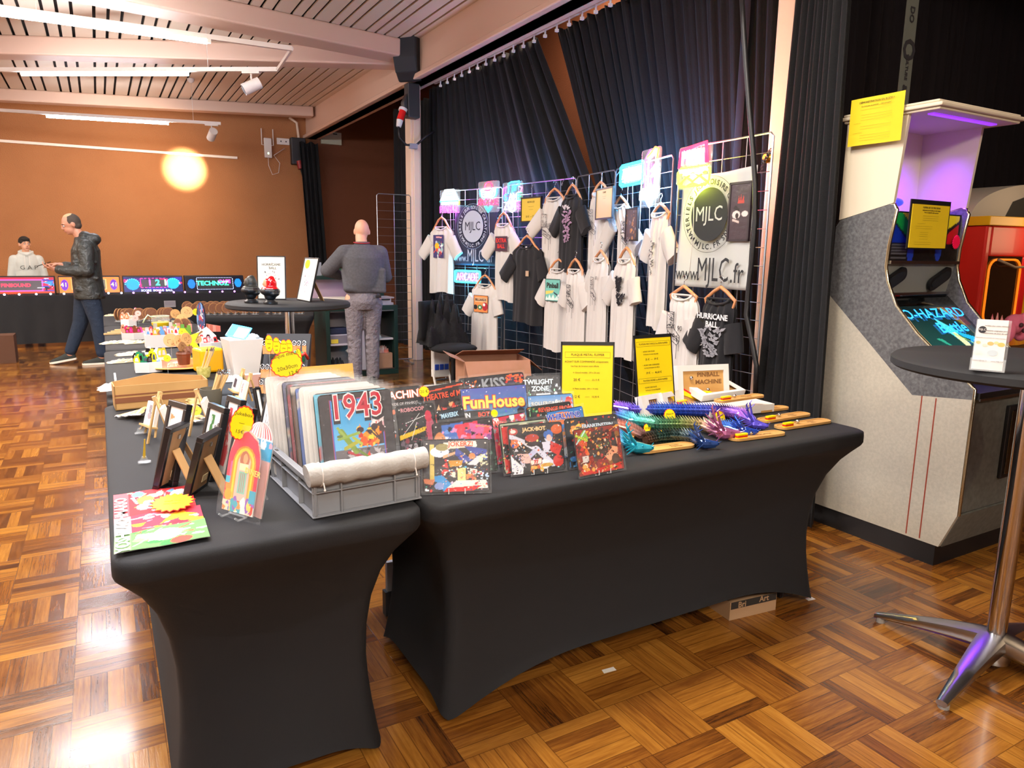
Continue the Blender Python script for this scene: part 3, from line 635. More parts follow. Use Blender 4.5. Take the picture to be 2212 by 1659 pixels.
# --- jukebox cutout on a clear stand, in a plastic bag
mx,w=lean((503,930),(582,946),.20,.24,ZT+.01)
t=thing('jukebox_cutout','arched printed board with a jukebox picture on a clear stand','sign',mx=mx)
w=.115;h=.205
a=Art(70,130,'#e8b8a0')
a.poly([(0,0),(1,0),(1,.7),(.85,.9),(.5,1),(.15,.9),(0,.7)],'#d9304a').el(.5,.62,.46,.36,'#d9304a')
a.poly([(.1,0),(.25,0),(.25,.65),(.1,.6)],'#c85a8c')
for k,(r,c) in enumerate(((.36,'#e88a1e'),(.31,'#f7c838'),(.25,'#f09a3a'),(.20,'#c9b0a0'))): a.el(.52,.60,r,r*.62,c); a.rect(.52-r,.15,.52+r,.60,c)
a.el(.52,.66,.15,.10,'#b06a4a').el(.54,.67,.07,.06,'#e0a070').rect(.38,.52,.66,.60,'#e9dcae').rect(.40,.24,.64,.50,'#7fb8a4').line(.46,.26,.46,.48,.008,'#c03038').line(.52,.26,.52,.48,.008,'#c03038').line(.58,.26,.58,.48,.008,'#c03038')
a.rect(0,0,1,.13,'#e9cdb0').blobs(4,34,['#d94a3a','#f4d060','#8a5ab0','#3aa0b0','#f4e8d8','#e88a3a'],.03,.08,(0,0,1,.14)).el(.12,.30,.1,.06,'#f0872a').el(.14,.2,.12,.07,'#f09a2a').rect(0,.34,.14,.42,'#3ab0c8').rect(.8,.15,1,.3,'#3aa0b8')
b=B(); nx,ny=69,120
def f(u,v):
    z=h*v; k=1 if v<.62 else math.sqrt(max(0.0,1-((v-.62)/.385)**2)); return (w/2+(u-.5)*w*k,.0,z)
b.sheet(nx,ny,f,artm,lambda u,v:a.at(min(.9999,.5+(u-.5)*(1 if v<.62 else max(.02,math.sqrt(max(0,1-((v-.62)/.385)**2))))),max(v,.0001)))
b.sheet(10,40,lambda u,v:(f(u,v)[0],.003,f(u,v)[2]),white)
b.text('DINER',.020,tm(w*.83,-.001,h*.52,rz=.1),pal('#ffd26a',.4),bold=.02); b.obj('printed_board',t)
b=B(); b.sheet(8,12,lambda u,v:(-.012+(w+.045)*u,-.004-.003*math.sin(u*5+v*7),-.02+(h+.035)*v),sleevep); b.obj('plastic_bag',t,smooth=True)
b=B(); b.tube([(.03,-.03,-.006),(.03,-.02,-.012),(.03,.004,-.006),(.03,.03,.10)],.003,clearp,6); b.tube([(.09,-.03,-.006),(.09,-.02,-.012),(.09,.004,-.006),(.09,.03,.10)],.003,clearp,6); b.tube([(.03,.0,-.004),(.09,.0,-.004)],.003,clearp,6); b.tube([(.06,.03,.10),(.06,.09,.03)],.003,clearp,6); b.obj('clear_stand',t,smooth=50)
# second and third boards behind it
for i,(tl,tr,hh,cols,lab) in enumerate((((497,935),(512,942),.185,['#c98a9c','#e0b49a','#8a6a7a','#e8d0c0'],'second jukebox board peeking out left behind the front one'),((518,903),(578,920),.232,['#e9e9e9','#d8404a'],'round topped board with red and white stripes over blue, behind the jukebox one'))):
    mx,w=lean(tl,tr,hh,.24,ZT+.01); w=max(w,.03); mx=mx@MX.Translation((0,.012+.012*i,0))
    if i==1: a=Art(60,90,'#3aa6cf').rect(0,.82,1,1,'#f1efef'); [a.rect(k/10+.01,.83,k/10+.055,1,'#d8404a') for k in range(10)]; a.rect(0,.60,1,.82,'#3aa6cf').blobs(3,8,['#f7a0b0','#ffffff'],.03,.07,(0,.6,1,.8)).rect(0,0,1,.6,'#d9a8a0')
    else: a=stars(3,cols,30,60,'#d9b8a8',40)
    def f(u,v,w=w,hh=hh): k=1 if v<.75 else math.sqrt(max(0,1-((v-.75)/.255)**2)); return (w/2+(u-.5)*w*k,0,hh*v)
    b=B(); b.m=mx; b.sheet(39,70,f,artm,lambda u,v:a.at(min(u,.9999),max(v,.0001))); b.sheet(6,30,lambda u,v:tuple(V(f(u,v))+V((0,.003,0))),white); tag(b.obj('printed_board'),lab,'sign')
c=at(521,912,z=ZT+.23); price_tag('price_tag','tall oval yellow price tag clipped above the jukebox board',c+V((0,-.01,0)),.028,.046,['Jukebox','—','15€'],rz_=-.1,tilt=-.05,roll=.3,size=.013)
# long clear clip holder lying on the table
b=B(); b.box((-.05,-.02,0),(.05,.02,.006),mat('clip_dark','#3a3a3c',.3)); b.box((-.05,-.02,.006),(.05,-.014,.009),clearp); b.box((-.05,.014,.006),(.05,.02,.009),clearp)
o=b.obj('card_holder',loc=tuple(at(585,1015,z=ZT))); tag(o,'flat clear card holder lying between the jukebox board and grey crate','card holder'); o.rotation_euler.z=.2
# ================================================================= GREY CRATE AND ITS PLAQUES
c0=at(676,1122,z=ZT); c1=at(905,1078,z=ZT); d=c1-c0; ang=math.atan2(d.y,d.x); CW=.300; CD=.40; CHh=.096
crate=thing('storage_crate','grey plastic storage crate with ribbed walls at the front of the table','crate',c0,ang)
b=B(); wl=.004; rim=.014
def hollow(b,x0,y0,x1,y1,z0,z1,w,m):
    b.box((x0,y0,z0),(x1,y0+w,z1),m); b.box((x0,y1-w,z0),(x1,y1,z1),m); b.box((x0,y0+w,z0),(x0+w,y1-w,z1),m); b.box((x1-w,y0+w,z0),(x1,y1-w,z1),m)
hollow(b,rim,rim,CW-rim,CD-rim,.004,CHh,wl,gcrate); b.box((rim,rim,.0),(CW-rim,CD-rim,.004),gcrate)
hollow(b,0,0,CW,CD,CHh-.014,CHh,rim,gcrate); hollow(b,.002,.002,CW-.002,CD-.002,CHh-.034,CHh-.031,rim,gcrate)
hollow(b,.0,.0,CW,CD,.0,.004,rim,gcrate)
for x in (.006,.075,CW-.079,CW-.010): b.box((x,.002,.004),(x+.004,rim+.001,CHh-.014),gcrate); b.box((x,CD-rim-.001,.004),(x+.004,CD-.002,CHh-.014),gcrate)
for y in (.006,.12,CD-.124,CD-.01): b.box((.002,y,.004),(rim+.001,y+.004,CHh-.014),gcrate); b.box((CW-rim-.001,y,.004),(CW-.002,y+.004,CHh-.014),gcrate)
b.obj('body',crate,bev=.001)
b=B()
for y in (.05,.33): b.box((.003,y,CHh),(.011,y+.018,CHh+.0008),glossblk)
b.obj('handle_slot',crate)
ft=thing('foam_tube','grey foam pipe sleeve tied along the front rim of the crate','foam tube',mx=MX.Translation(c0)@MX.Rotation(ang,4,'Z'))
b=B(); n=20; b.tube([(-.010+(CW+.02)*i/n,.004,CHh+.016+.002*math.sin(i*1.7)) for i in range(n+1)],[.029+.001*math.sin(i*2.3) for i in range(n+1)],foam,18); b.obj('sleeve',ft,smooth=50)
for x in (.022,CW-.03):
    b=B(); b.tube([(x,.004+.0295*math.cos(a),CHh+.016+.0295*math.sin(a)) for a in [k*PI/9 for k in range(18)]],.0016,white,6,closed=True); b.tube([(x,-.024,CHh+.002),(x+.001,-.031,CHh-.014)],.0016,white,6); b.ell((x+.001,-.031,CHh-.016),.003,white,8,6); b.obj('zip_tie',ft,smooth=50)
base=MX.Translation(c0)@MX.Rotation(ang,4,'Z')
def crate_plaque(i,n,art,w=.205,h=.285,title=None,label='',white_side=False):
    y=.045+i*.026; x=.062+.001*(i%3)-.0045*i; mx=base@MX.Translation((x,y+.02,.008))@MX.Rotation(-.21,4,'X')
    t=thing('metal_plaque',label,'plaque',mx=mx)
    b=B(); b.prism(rrect(0,0,w,h,.012),.0006,.0026,white if white_side else glossblk)
    if art is not None: artface(b,art,.0015,w-.0015,.003 if not title else h*.34,h-.003,-.0002,artm)
    if title: title(b,w,h)
    b.obj('plate',t)
    b=B(); b.sheet(6,10,lambda u,v:(-.008+(w+.018)*u,-.0028-.001*math.sin(9*u+4*v+i),-.001+(h+.016)*v),sleevep); b.sheet(2,2,lambda u,v:(-.008+(w+.018)*u,.0036,-.001+(h+.016)*v),sleevep); b.obj('plastic_sleeve',t,smooth=True)
a=Art(130,180,'#39363a').rect(.13,0,.87,.93,'#b23a4a').rect(.145,0,.855,.915,'#4a62b8').rect(.165,0,.835,.90,'#4aa6dc').grad(.0,.6,'#7cc0e6','#4aa6dc')
a.rect(0,0,.165,1,'#39363a').rect(.835,0,1,1,'#39363a').rect(0,.93,1,1,'#39363a').rect(.135,0,.15,.93,'#b23a4a').rect(.15,0,.165,.92,'#4a62b8').rect(.85,0,.865,.93,'#b23a4a').rect(.835,0,.85,.92,'#4a62b8')
a.blobs(2,26,['#f2f0f0','#e8d8d8','#d9a8b0'],.03,.07,(.7,.40,.83,.62)).poly([(.48,.28),(.6,.44),(.72,.50),(.835,.56),(.835,.22),(.5,.22)],'#4a3a3a').blobs(7,60,['#e85a1e','#f0902a','#c23018','#3c2c30','#f4c040'],.02,.05,(.50,.22,.83,.50)).el(.66,.34,.04,.03,'#f6d030')
a.rect(.165,.0,.835,.2,'#6a6468').blobs(6,30,['#e4e4e8','#8c8488','#3e3a40','#b8b4b8'],.02,.05,(.3,.0,.83,.18)).line(.34,.16,.62,.02,.02,'#b2303a').poly([(.56,.05),(.62,.14),(.64,.04)],'#e0402a')
a.line(.26,.47,.44,.16,.038,'#7d9a3c').line(.22,.36,.50,.42,.02,'#8aa84a').line(.30,.40,.22,.52,.018,'#93ad54').line(.44,.20,.60,.06,.016,'#6c8836').line(.30,.22,.48,.30,.026,'#a8a83a').line(.42,.36,.52,.26,.02,'#a9b74e').el(.24,.40,.04,.02,'#5a7430')
def t1943(b,w,h):
    b.text('1943',.098,tm(w*.508,-.0006,h*.845),pal('#221d22',.5),bold=.07,sx=.80); b.text('1943',.092,tm(w*.500,-.0011,h*.86),pal('#f0e4e4',.5),bold=.045,sx=.82); b.text('1943',.09,tm(w*.500,-.0016,h*.861),pal('#b7263a',.5),bold=.012,sx=.84)
crate_plaque(0,14,a,title=t1943,label='tin plaque titled 1943 with a green plane over a burning ship, front of crate')
stacks=[('#5ac0e0','with a light blue edge, directly behind the 1943 one'),('#ded8d0','with white backing, third from the crate front'),('#e8e4de','with white backing, fourth from the crate front'),('#e4e0da','with white backing, fifth from the crate front'),('#3a60b0','with a blue edge in the middle of the crate'),('#6a4a3a','with a brown edge behind the blue one'),('#a02838','with a red edge, eighth from the crate front'),('#4a4a70','with a violet edge near the back of the crate'),('#e6e2dd','with white backing near the back of the crate'),('#e9e5df','with white backing, tallest near the back'),('#efebe6','with white backing, last but one at the back'),('#eae6e2','with white backing, rearmost before the yellow board')]
for i,(c,lb) in enumerate(stacks):
    ws=c[1]>='d' or c[1]=='e'; a=stars(20+i,[c,'#20242c','#c9c0b0','#d84a2a',c,'#88a0b8'],16,24,c,24)
    crate_plaque(i+1,14,None if ws else a,label='sleeved tin plaque '+lb,white_side=ws,h=.285+.002*(i%4))
b=B(); b.m=base@MX.Translation((.035,.375,.006))@MX.Rotation(-.22,4,'X'); b.box((-.005,0,0),(.245,.004,.315),mat('orange_board','#dca24c',.7)); tag(b.obj('backing_board'),'orange board standing behind the plaques in the grey crate','board')
c=at(619,787,z=1.03)
price_tag('price_tag','large scalloped yellow card reading Plaque metal 20x30cm 12€ above the crate',at(619,787,y=2.06),.045,.037,['Plaque métal','','20x30cm','      12 €'],rz_=-.1,tilt=.05,size=.0155,roll=-.2)
# ================================================================= WIDE TABLE: tin plaques
Z2=.743
def stand(mx,w,lab,gap=.045):
    t=thing('easel_stand',lab,'display stand',mx=mx); b=B()
    for x in (w/2-gap/2,w/2+gap/2):
        b.tube([(x,-.014,.012),(x,-.012,-.002),(x,.004,-.004),(x,.012,.06),(x,.05,-.001)],.0016,clearp if 0 else pal('#d6dadb',.15,coat=.5),6)
    b.tube([(w/2-gap/2,.012,.05),(w/2+gap/2,.012,.05)],.0016,pal('#d6dadb',.15,coat=.5),6); b.obj('hooks',t,smooth=50); return t
def plaque(label,tl,tr,h,art,titles=(),tilt=.28,zb=Z2+.004,st=None,sl=True,holes=True):
    mx,w=lean(tl,tr,h,tilt,zb); t=thing('metal_plaque',label,'plaque',mx=mx); b=B()
    b.prism(rrect(0,0,w,h,.010),.0006,.0024,glossblk)
    g_=random.Random(len(label)*7+int(tl[0])); pc_=['#%02x%02x%02x'%tuple(int(255*min(1,max(0,c))**.4545*g_.uniform(.7,1.25))%256 if 0 else min(255,int(255*min(1,max(0,c))**.4545*g_.uniform(.65,1.3))) for c in art.a[g_.randrange(art.h),g_.randrange(art.w)]) for _ in range(26)]+['#e8e4dc','#15131a']
    art.blobs(g_.randrange(999),150 if art.w>100 else 90,pc_,.005,.02,(.02,.03,.98,.78))
    e=.0025; artface(b,art,e,w-e,e,h-e,-.0002,artm)
    for tx,px,pz,sz,c,r,bd in titles:
        if isinstance(c,tuple): b.text(tx,sz*1.0,tm(px*w,-.0006,pz*h,rz=r),pal(c[1],.4),bold=bd+.045); c=c[0]
        b.text(tx,sz,tm(px*w,-.0014,pz*h,rz=r),pal(c,.4),bold=bd)
    b.obj('plate',t)
    b=B()
    for x in (.012,w-.012):
        b.m=MX.Translation((x,0,h-.012)); b.prism([(.0025*math.cos(a),.0025*math.sin(a)) for a in [k*PI/4 for k in range(8)]],-.0012,.003,pal('#c8c4bc',.4))
    b.obj('corner_hole',t)
    if sl:
        b=B(); b.sheet(10,8,lambda u,v:(-.004+(w+.008)*u,-.003-.0012*math.sin(11*u+5*v),-.004+(h+.012)*v),sleevep); b.obj('plastic_sleeve',t,smooth=True)
    if st: stand(mx,w,st)
    return t
BW,BH=90,66
def bg(s,cols,base='#15151d',n=90,r0=.02,r1=.09,w=BW,h=BH): return Art(w,h,base).blobs(s,n,cols,r0,r1)
# rear rows first
plaque('tin plaque with grey KISS lettering over red lights, rearmost row',(990,818),(1130,803),.20,bg(1,['#2a2438','#3a3048','#181420'],n=40).rect(0,.0,1,.6,'#1b1622').blobs(2,30,['#e0401e','#f07a2a','#ffffff'],.008,.02,(.02,.75,.3,.95)).blobs(3,30,['#d92020','#ff6a2a'],.01,.03,(.7,.8,.98,.97)),[('KISS',.5,.82,.06,'#8f949c',0,.03)])
plaque('tin plaque titled Twilight Zone, black with a white doorway, back row',(1135,812),(1217,809),.19,bg(4,['#1c2028','#c8d0d8','#3a4450','#0c0e12','#7a8894'],'#101216',90,.01,.05).rect(.25,.2,.62,.62,'#e9eef2').rect(.36,.2,.42,.5,'#303438').rect(0,.82,1,1,'#15181c').blobs(9,20,['#d86a4a','#c8a080'],.01,.03,(.1,.1,.3,.4)),[('TWILIGHT',.32,.86,.026,'#d5eaf2',0,.03),('ZONE',.36,.72,.026,'#d5eaf2',0,.03)])
plaque('tin plaque titled The Machine, Bride of Pin-Bot, black with chrome letters',(828,840),(908,832),.20,Art(BW,BH,'#1c191a').blobs(5,50,['#5a6a88','#2a3040','#e0602a','#d8d8e0','#e8a030'],.02,.07,(0,0,1,.62)).line(.6,.3,.98,.72,.03,'#b8cbe0').rect(0,.68,1,.99,'#1c191a'),[('MACHINE',.48,.86,.036,('#e6e8ee','#e06a22'),0,.02),('BRIDE OF PIN•BOT',.48,.71,.013,'#c9c4c4',0,.0)])
plaque('tin plaque titled Theatre of Magic, black and red, left of the large Funhouse',(905,838),(1000,823),.20,Art(BW,BH,'#241418').blobs(6,50,['#d9301e','#b8201a','#3a1418','#e85a2a','#e8b080'],.03,.09,(0,.2,1,.62)).rect(0,.66,1,.99,'#2a1418').line(0,.9,1,.96,.012,'#e8502a'),[('THEATRE of MAGIC',.62,.80,.028,('#f0502a','#5a0c0c'),0,.02)])
fun=lambda s:Art(BW,BH,'#4450a4').grad(0,1,'#4a9ab0','#4450a4').blobs(s,26,['#f2d9a8','#3aa07a','#e8763a','#6a58b0','#d0405a'],.02,.08,(0,0,1,.45)).blobs(s+1,16,['#c02a4a','#e8c0d8','#ffffff'],.006,.018,(0,.5,1,1)).el(.88,.42,.06,.13,'#e0a080').el(.88,.52,.06,.07,'#2a2230').poly([(.6,.30),(.95,.15),(.8,.42)],'#dfe6ea')
plaque('large tin plaque titled Funhouse in yellow letters on blue, back row',(993,840),(1136,829),.20,fun(7),[('FunHouse',.48,.72,.058,('#ffd257','#c8242a'),.03,.035)])
plaque('tin plaque with blue sky and chrome letters behind Revenge from Mars',(1138,855),(1237,849),.17,Art(BW,BH,'#7ab8dc').grad(.5,1,'#dfe9ef','#3a80c0').blobs(8,60,['#e8f2f6','#2a5aa0','#c82a28','#20242c','#88c0e0','#3a7a50'],.02,.08,(0,0,1,.85)).blobs(2,14,['#d02020','#e04a2a'],.03,.08,(.7,.6,.95,.9)),[('ROLLERGAMES',.42,.82,.018,('#dadfe2','#3a3a40'),0,.03)],zb=Z2+.01)
# middle rows
plaque('small tin plaque titled Funhouse, yellow on blue, in front of the large one',(1035,873),(1136,862),.14,fun(11),[('FunHouse',.55,.82,.036,('#ffd257','#c8242a'),.03,.035)])
plaque('tin plaque with a black capped face under blue letters, beside the pin bot one',(943,890),(1000,875),.17,Art(BW,BH,'#1a1a20').blobs(12,30,['#e0701a','#f0a040','#c83a1a','#60b0d8'],.03,.1,(.35,.05,1,.65)).el(.4,.45,.32,.3,'#17151a').rect(.0,.82,1,1,'#2a3038'),[('MAVERIX',.42,.88,.02,('#bfe2f2','#2a6aa0'),.05,.03)])
plaque('tin plaque with Magic in red letters behind Pin-Bot',(985,872),(1032,864),.14,bg(13,['#d8301a','#2a1214','#e87a3a'],'#2a1616'),[('MAGIC',.45,.84,.026,('#f04a2a','#4a0c0c'),0,.03)])
plaque('tin plaque titled Pin-Bot in white and red letters on black',(985,890),(1062,884),.14,Art(BW,BH,'#131316').blobs(14,40,['#e8e2d0','#c82818','#e0a83a','#2a2a30','#8a8a90'],.02,.08,(0,0,1,.7)).rect(0,.80,1,1,'#131316'),[('PIN',.26,.89,.021,'#e9e7ea',0,.03),('BOT',.76,.89,.021,'#e2401e',0,.03)])
plaque('tin plaque titled Revenge from Mars, red letters on black and green',(1136,880),(1232,866),.16,bg(15,['#2f7a4a','#8ad08a','#c8301a','#15171a','#e07a2a','#dfe6e2'],'#17181a',110,.01,.05).rect(.3,.72,1,1,'#17181a'),[('REVENGE FROM',.62,.88,.020,('#f0522a','#4a0c0c'),.04,.02),('MARS',.62,.76,.020,('#f0522a','#4a0c0c'),.04,.02)])
plaque('tin plaque titled Whirlwind, blue letters over a fiery sky',(1180,890),(1258,876),.16,Art(BW,BH,'#2f7cc8').grad(.0,.55,'#1f58a0','#f0a040').el(.35,.82,.42,.13,'#e8742a').blobs(16,50,['#f6c24a','#e8f0f6','#e8602a','#3a6ab0','#ffffff'],.02,.08,(0,.2,1,.72)).el(.55,.12,.3,.14,'#c9d2de'),[('WHIRLWIND',.44,.85,.026,('#2a4ac0','#f4ead8'),.04,.035)])
plaque('tin plaque with red letters and a violet grinning mouth, behind the red and green one',(1050,905),(1132,890),.15,bg(17,['#d8203a','#b060b8','#f0f0f0','#e0a030','#3a9a4a','#20202a','#8a8a90'],'#c8304a',120,.02,.07),[('DANGER',.25,.85,.022,('#e8352a','#f0c8c0'),.25,.02)])
plaque('tall tin plaque titled RoboCop with a yellow bar, beside the crate',(853,879),(936,869),.185,Art(70,100,'#2a2729').rect(0,.35,1,.40,'#3a3638').poly([(0,.42),(.8,.55),(.8,.62),(0,.50)],'#d9b320').blobs(18,60,['#8a3a48','#1c1820','#6a5a6a','#b0a8b0','#4a3440'],.02,.08,(0,0,1,.4)).el(.84,.5,.12,.28,'#b8506a').el(.82,.78,.09,.1,'#c0304a').line(.1,.5,.6,.85,.006,'#e8e8e8').line(.3,.4,.5,.7,.006,'#dcdcdc').line(.2,.7,.75,.8,.004,'#e8e8e8'),[('ROBOCOP',.42,.92,.017,'#c98a90',0,.03)])
plaque('tin plaque with a red and green zigzag border around an arch, behind Jack-Bot',(1076,915),(1180,903),.155,Art(BW,BH,'#1b1719').poly([(.04,.94),(.3,.9),(.2,.7),(.34,.5),(.05,.6)],'#c8302a').poly([(.96,.94),(.7,.92),(.8,.8),(.64,.75),(.95,.7)],'#c8302a').poly([(.03,.3),(.2,.28),(.1,.05),(.22,.0),(.03,.0)],'#c8302a').el(.5,.6,.30,.36,'#c8c0a0').el(.5,.6,.28,.33,'#2a1f22').el(.5,.6,.25,.29,'#b85a3a').el(.5,.6,.17,.2,'#20181c').line(.03,.97,.97,.97,.008,'#a8b89a').line(.03,.05,.03,.97,.006,'#a8b89a').line(.97,.05,.97,.97,.006,'#a8b89a').blobs(19,24,['#a8b89a','#d8d040','#c8302a'],.01,.03,(.0,.0,.2,.6)))
plaque('tin plaque with pink and blue clouds on black, directly behind Jokerz',(932,915),(1063,901),.165,Art(BW,BH,'#241a22').poly([(.15,.95),(.5,.98),(.5,.6),(.1,.5)],'#3a68b8').poly([(.35,.93),(.75,.97),(.7,.6),(.42,.62)],'#d8304a').poly([(.6,.95),(.98,.85),(.95,.6),(.62,.6)],'#c85a98').blobs(20,36,['#5a90d8','#e84a5a','#e090c0','#7a3a8a','#f0f0f8','#20161e'],.02,.08,(.1,.55,.98,.9)).el(.1,.7,.09,.13,'#c88048').rect(0,0,1,.5,'#1c221e').blobs(5,30,['#3a5a44','#5a7a6a'],.005,.02,(.85,0,1,.5)).line(.72,.88,.95,.84,.008,'#c8a040'))
plaque('tin plaque titled Frankenstein in pale letters, behind the stained glass one',(1218,905),(1332,893),.155,bg(22,['#1f2a3a','#4a5a70','#c85a2a','#0f1218','#c83a2a'],'#171a22',70,.01,.06).blobs(4,16,['#2a7ac8','#4aa0e0','#1a4a90'],.03,.09,(.0,.0,.4,.3)).blobs(8,14,['#f0902a','#f8c84a'],.02,.06,(.1,.72,.35,.95)),[('FRANKENSTEIN',.60,.80,.0165,('#cfe2ee','#20304a'),.02,.02)])
# front row
jk=Art(120,96,'#1c1a26').poly([(.0,.35),(.3,.2),(.35,0),(.0,0)],'#1a1820').poly([(.12,.3),(.28,.33),(.5,.05),(.32,.0)],'#2f8fd0').rect(.1,.25,.17,.92,'#cdb85a')
for k in range(12): jk.rect(.11,.26+k*.055,.16,.262+k*.055,'#5a5030')
jk.poly([(.3,.82),(.82,.86),(.8,.97),(.31,.95)],'#efe9da').el(.25,.77,.14,.1,'#dfe6ee').el(.29,.86,.10,.07,'#8a8248').poly([(.3,.7),(.5,.78),(.52,.74),(.3,.64)],'#dba27a').poly([(.5,.85),(.75,.6),(.6,.55),(.48,.72)],'#27409a').poly([(.6,.9),(.97,.8),(.97,.6),(.8,.65)],'#2a3f9a').el(.74,.68,.05,.06,'#d0854a').poly([(.66,.52),(.85,.7),(.95,.72),(.8,.5)],'#c9d2d8').poly([(.38,.6),(.6,.6),(.58,.5),(.4,.48)],'#c8902a').poly([(.28,.5),(.36,.58),(.38,.45)],'#c82a28')
jk.blobs(31,26,['#8a3a28','#6a2a20','#e8dcc8','#3a2420'],.015,.04,(.4,.28,.6,.46)).poly([(.52,.45),(.64,.46),(.64,.22),(.52,.21)],'#e6d68a').poly([(.66,.46),(.82,.42),(.8,.32),(.68,.34)],'#ece6da').poly([(.5,.22),(.95,.22),(.98,.06),(.35,.08)],'#efe6dc').poly([(.35,.08),(.9,.12),(.75,.02),(.3,0)],'#d42020').el(.24,.12,.07,.07,'#7a90c8').poly([(0,.26),(.18,.25),(.14,.14),(.02,.18)],'#c8744a').blobs(33,26,['#d83a3a','#d8e4f4','#a8c8e8'],.01,.03,(.75,.12,.99,.42)).blobs(35,12,['#e08a3a','#d8644a'],.02,.04,(.64,.24,.78,.34)).blobs(37,14,['#d83030','#f0e8e0'],.01,.03,(.28,.32,.46,.42)).blobs(39,18,['#c8c8a0','#3a3a40','#e8e0c0'],.01,.03,(.85,.5,.98,.72))
plaque('tin plaque titled Jokerz! with playing card artwork, front row nearest the crate',(912,950),(1057,947),.148,jk,[('JOKERZ!',.57,.905,.0185,('#d8502a','#f5f0e4'),0,.03)],st='clear hooked stand under the Jokerz plaque',tilt=.26)
jb=Art(120,96,'#19171a').blobs(41,20,['#e0e0e8','#c9c9d2'],.01,.04,(.0,.05,.25,.5)).line(.03,.78,.32,.62,.045,'#c9ccdc').line(.32,.62,.5,.48,.055,'#d9dcea').line(.5,.48,.22,.25,.05,'#b9bede').line(.5,.48,.78,.14,.05,'#cdd0e4').el(.42,.66,.14,.12,'#2a2226').el(.42,.72,.13,.08,'#b03a2a').el(.73,.72,.08,.12,'#c8d0e4').el(.73,.76,.09,.1,'#3a6ab8').el(.74,.69,.05,.07,'#e0b8a8').poly([(.6,.62),(.85,.6),(.8,.38),(.62,.4)],'#cfd3e6').poly([(.76,.62),(.98,.5),(.9,.3),(.74,.42)],'#c8281e').el(.88,.2,.1,.12,'#c82a1e').el(.62,.16,.1,.1,'#e8e8ee').el(.66,.14,.12,.04,'#c8a03a').poly([(.12,.42),(.33,.4),(.4,.2),(.2,.22)],'#e9b8ae').poly([(.35,.27),(.58,.30),(.57,.17),(.35,.15)],'#8a2a20').poly([(.36,.26),(.57,.28),(.56,.18),(.36,.17)],'#eadfd2').blobs(43,16,['#e8962a','#f4b84a','#c8641a'],.02,.05,(.36,.02,.58,.14)).el(.10,.63,.08,.09,'#e0743a').blobs(45,20,['#e0743a','#f0f0f0','#2a48a0'],.01,.03,(.05,.55,.3,.7)).el(.90,.86,.11,.10,'#c85a1e').poly([(0,.4),(.22,.12),(.2,.0),(0,0)],'#e4e4ea').blobs(47,30,['#20222c','#2a48a0','#d8dcec'],.01,.03,(0,0,.3,.4))
jb.rect(.14,.83,.72,.95,'#1c1a1a').el(.08,.88,.09,.07,'#b03a30').el(.08,.88,.05,.04,'#e8e0d8').rect(0,.96,1,1,'#19171a')
plaque('tin plaque titled Jack-Bot with a silver robot figure, front row centre',(1096,920),(1213,910),.15,jb,[('JACK•BOT',.47,.89,.0165,('#e8c48a','#5a2a1a'),.0,.035),('77',.46,.225,.014,('#c8281e','#c8281e'),0,.02)],st='clear hooked stand under the Jack-Bot plaque',tilt=.26)
sg=Art(120,96,'#8a2418').blobs(51,120,['#c8301a','#e0641e','#f0a02a','#5a1a14','#3a1614','#d84a2a','#8a5a20'],.015,.06).el(.50,.62,.26,.32,'#3a2418').blobs(53,90,['#c84a2a','#8ab04a','#d8c8a8','#e0a050','#4a2a20','#a83020','#5a7a8a'],.01,.03,(.27,.36,.74,.92)).poly([(.6,.35),(.78,.5),(.86,.75),(.93,.7),(.9,.35),(.7,.22)],'#dca078').poly([(.78,.55),(.82,.85),(.88,.85),(.92,.5)],'#2a1a18').el(.84,.25,.09,.12,'#4a2c1c').poly([(.05,.78),(.22,.98),(.3,.80),(.16,.6)],'#7ab83a').poly([(.06,.72),(.24,.82),(.26,.70),(.14,.6)],'#e04a2a').line(.03,.7,.25,.96,.012,'#bfe8ea').rect(.12,.28,.25,.42,'#d2d0cc').blobs(55,16,['#f0e8c8','#f6a03a'],.02,.05,(.05,.05,.3,.28)).poly([(.1,.08),(.95,.16),(.95,.02),(.1,.02)],'#c82418').blobs(57,18,['#d8a03a','#e8c8a0','#c83a1a'],.015,.04,(.3,.04,.8,.16))
plaque('tin plaque with a round glass web and a seated figure, front row right',(1237,929),(1336,914),.143,sg,[('SHARDED',.15,.80,.011,('#d8e83a','#2a5a20'),.45,.03),('GLASS',.17,.68,.011,('#f0702a','#7a1a14'),.35,.03)],st='clear hooked stand under the plaque with the round glass web',tilt=.27)
price_tag('price_tag','yellow starburst tag reading 20 € between the two back row plaques',at(916,846,y=2.15),.020,.02,['20 €'],kind='burst',size=.015,tilt=.3)
price_tag('price_tag','small orange edged starburst tag between Pin-Bot and the small Funhouse',at(1068,893,y=2.03),.014,.014,[],kind='burst',tilt=.3,edge=pal('#f0a81a',.6))
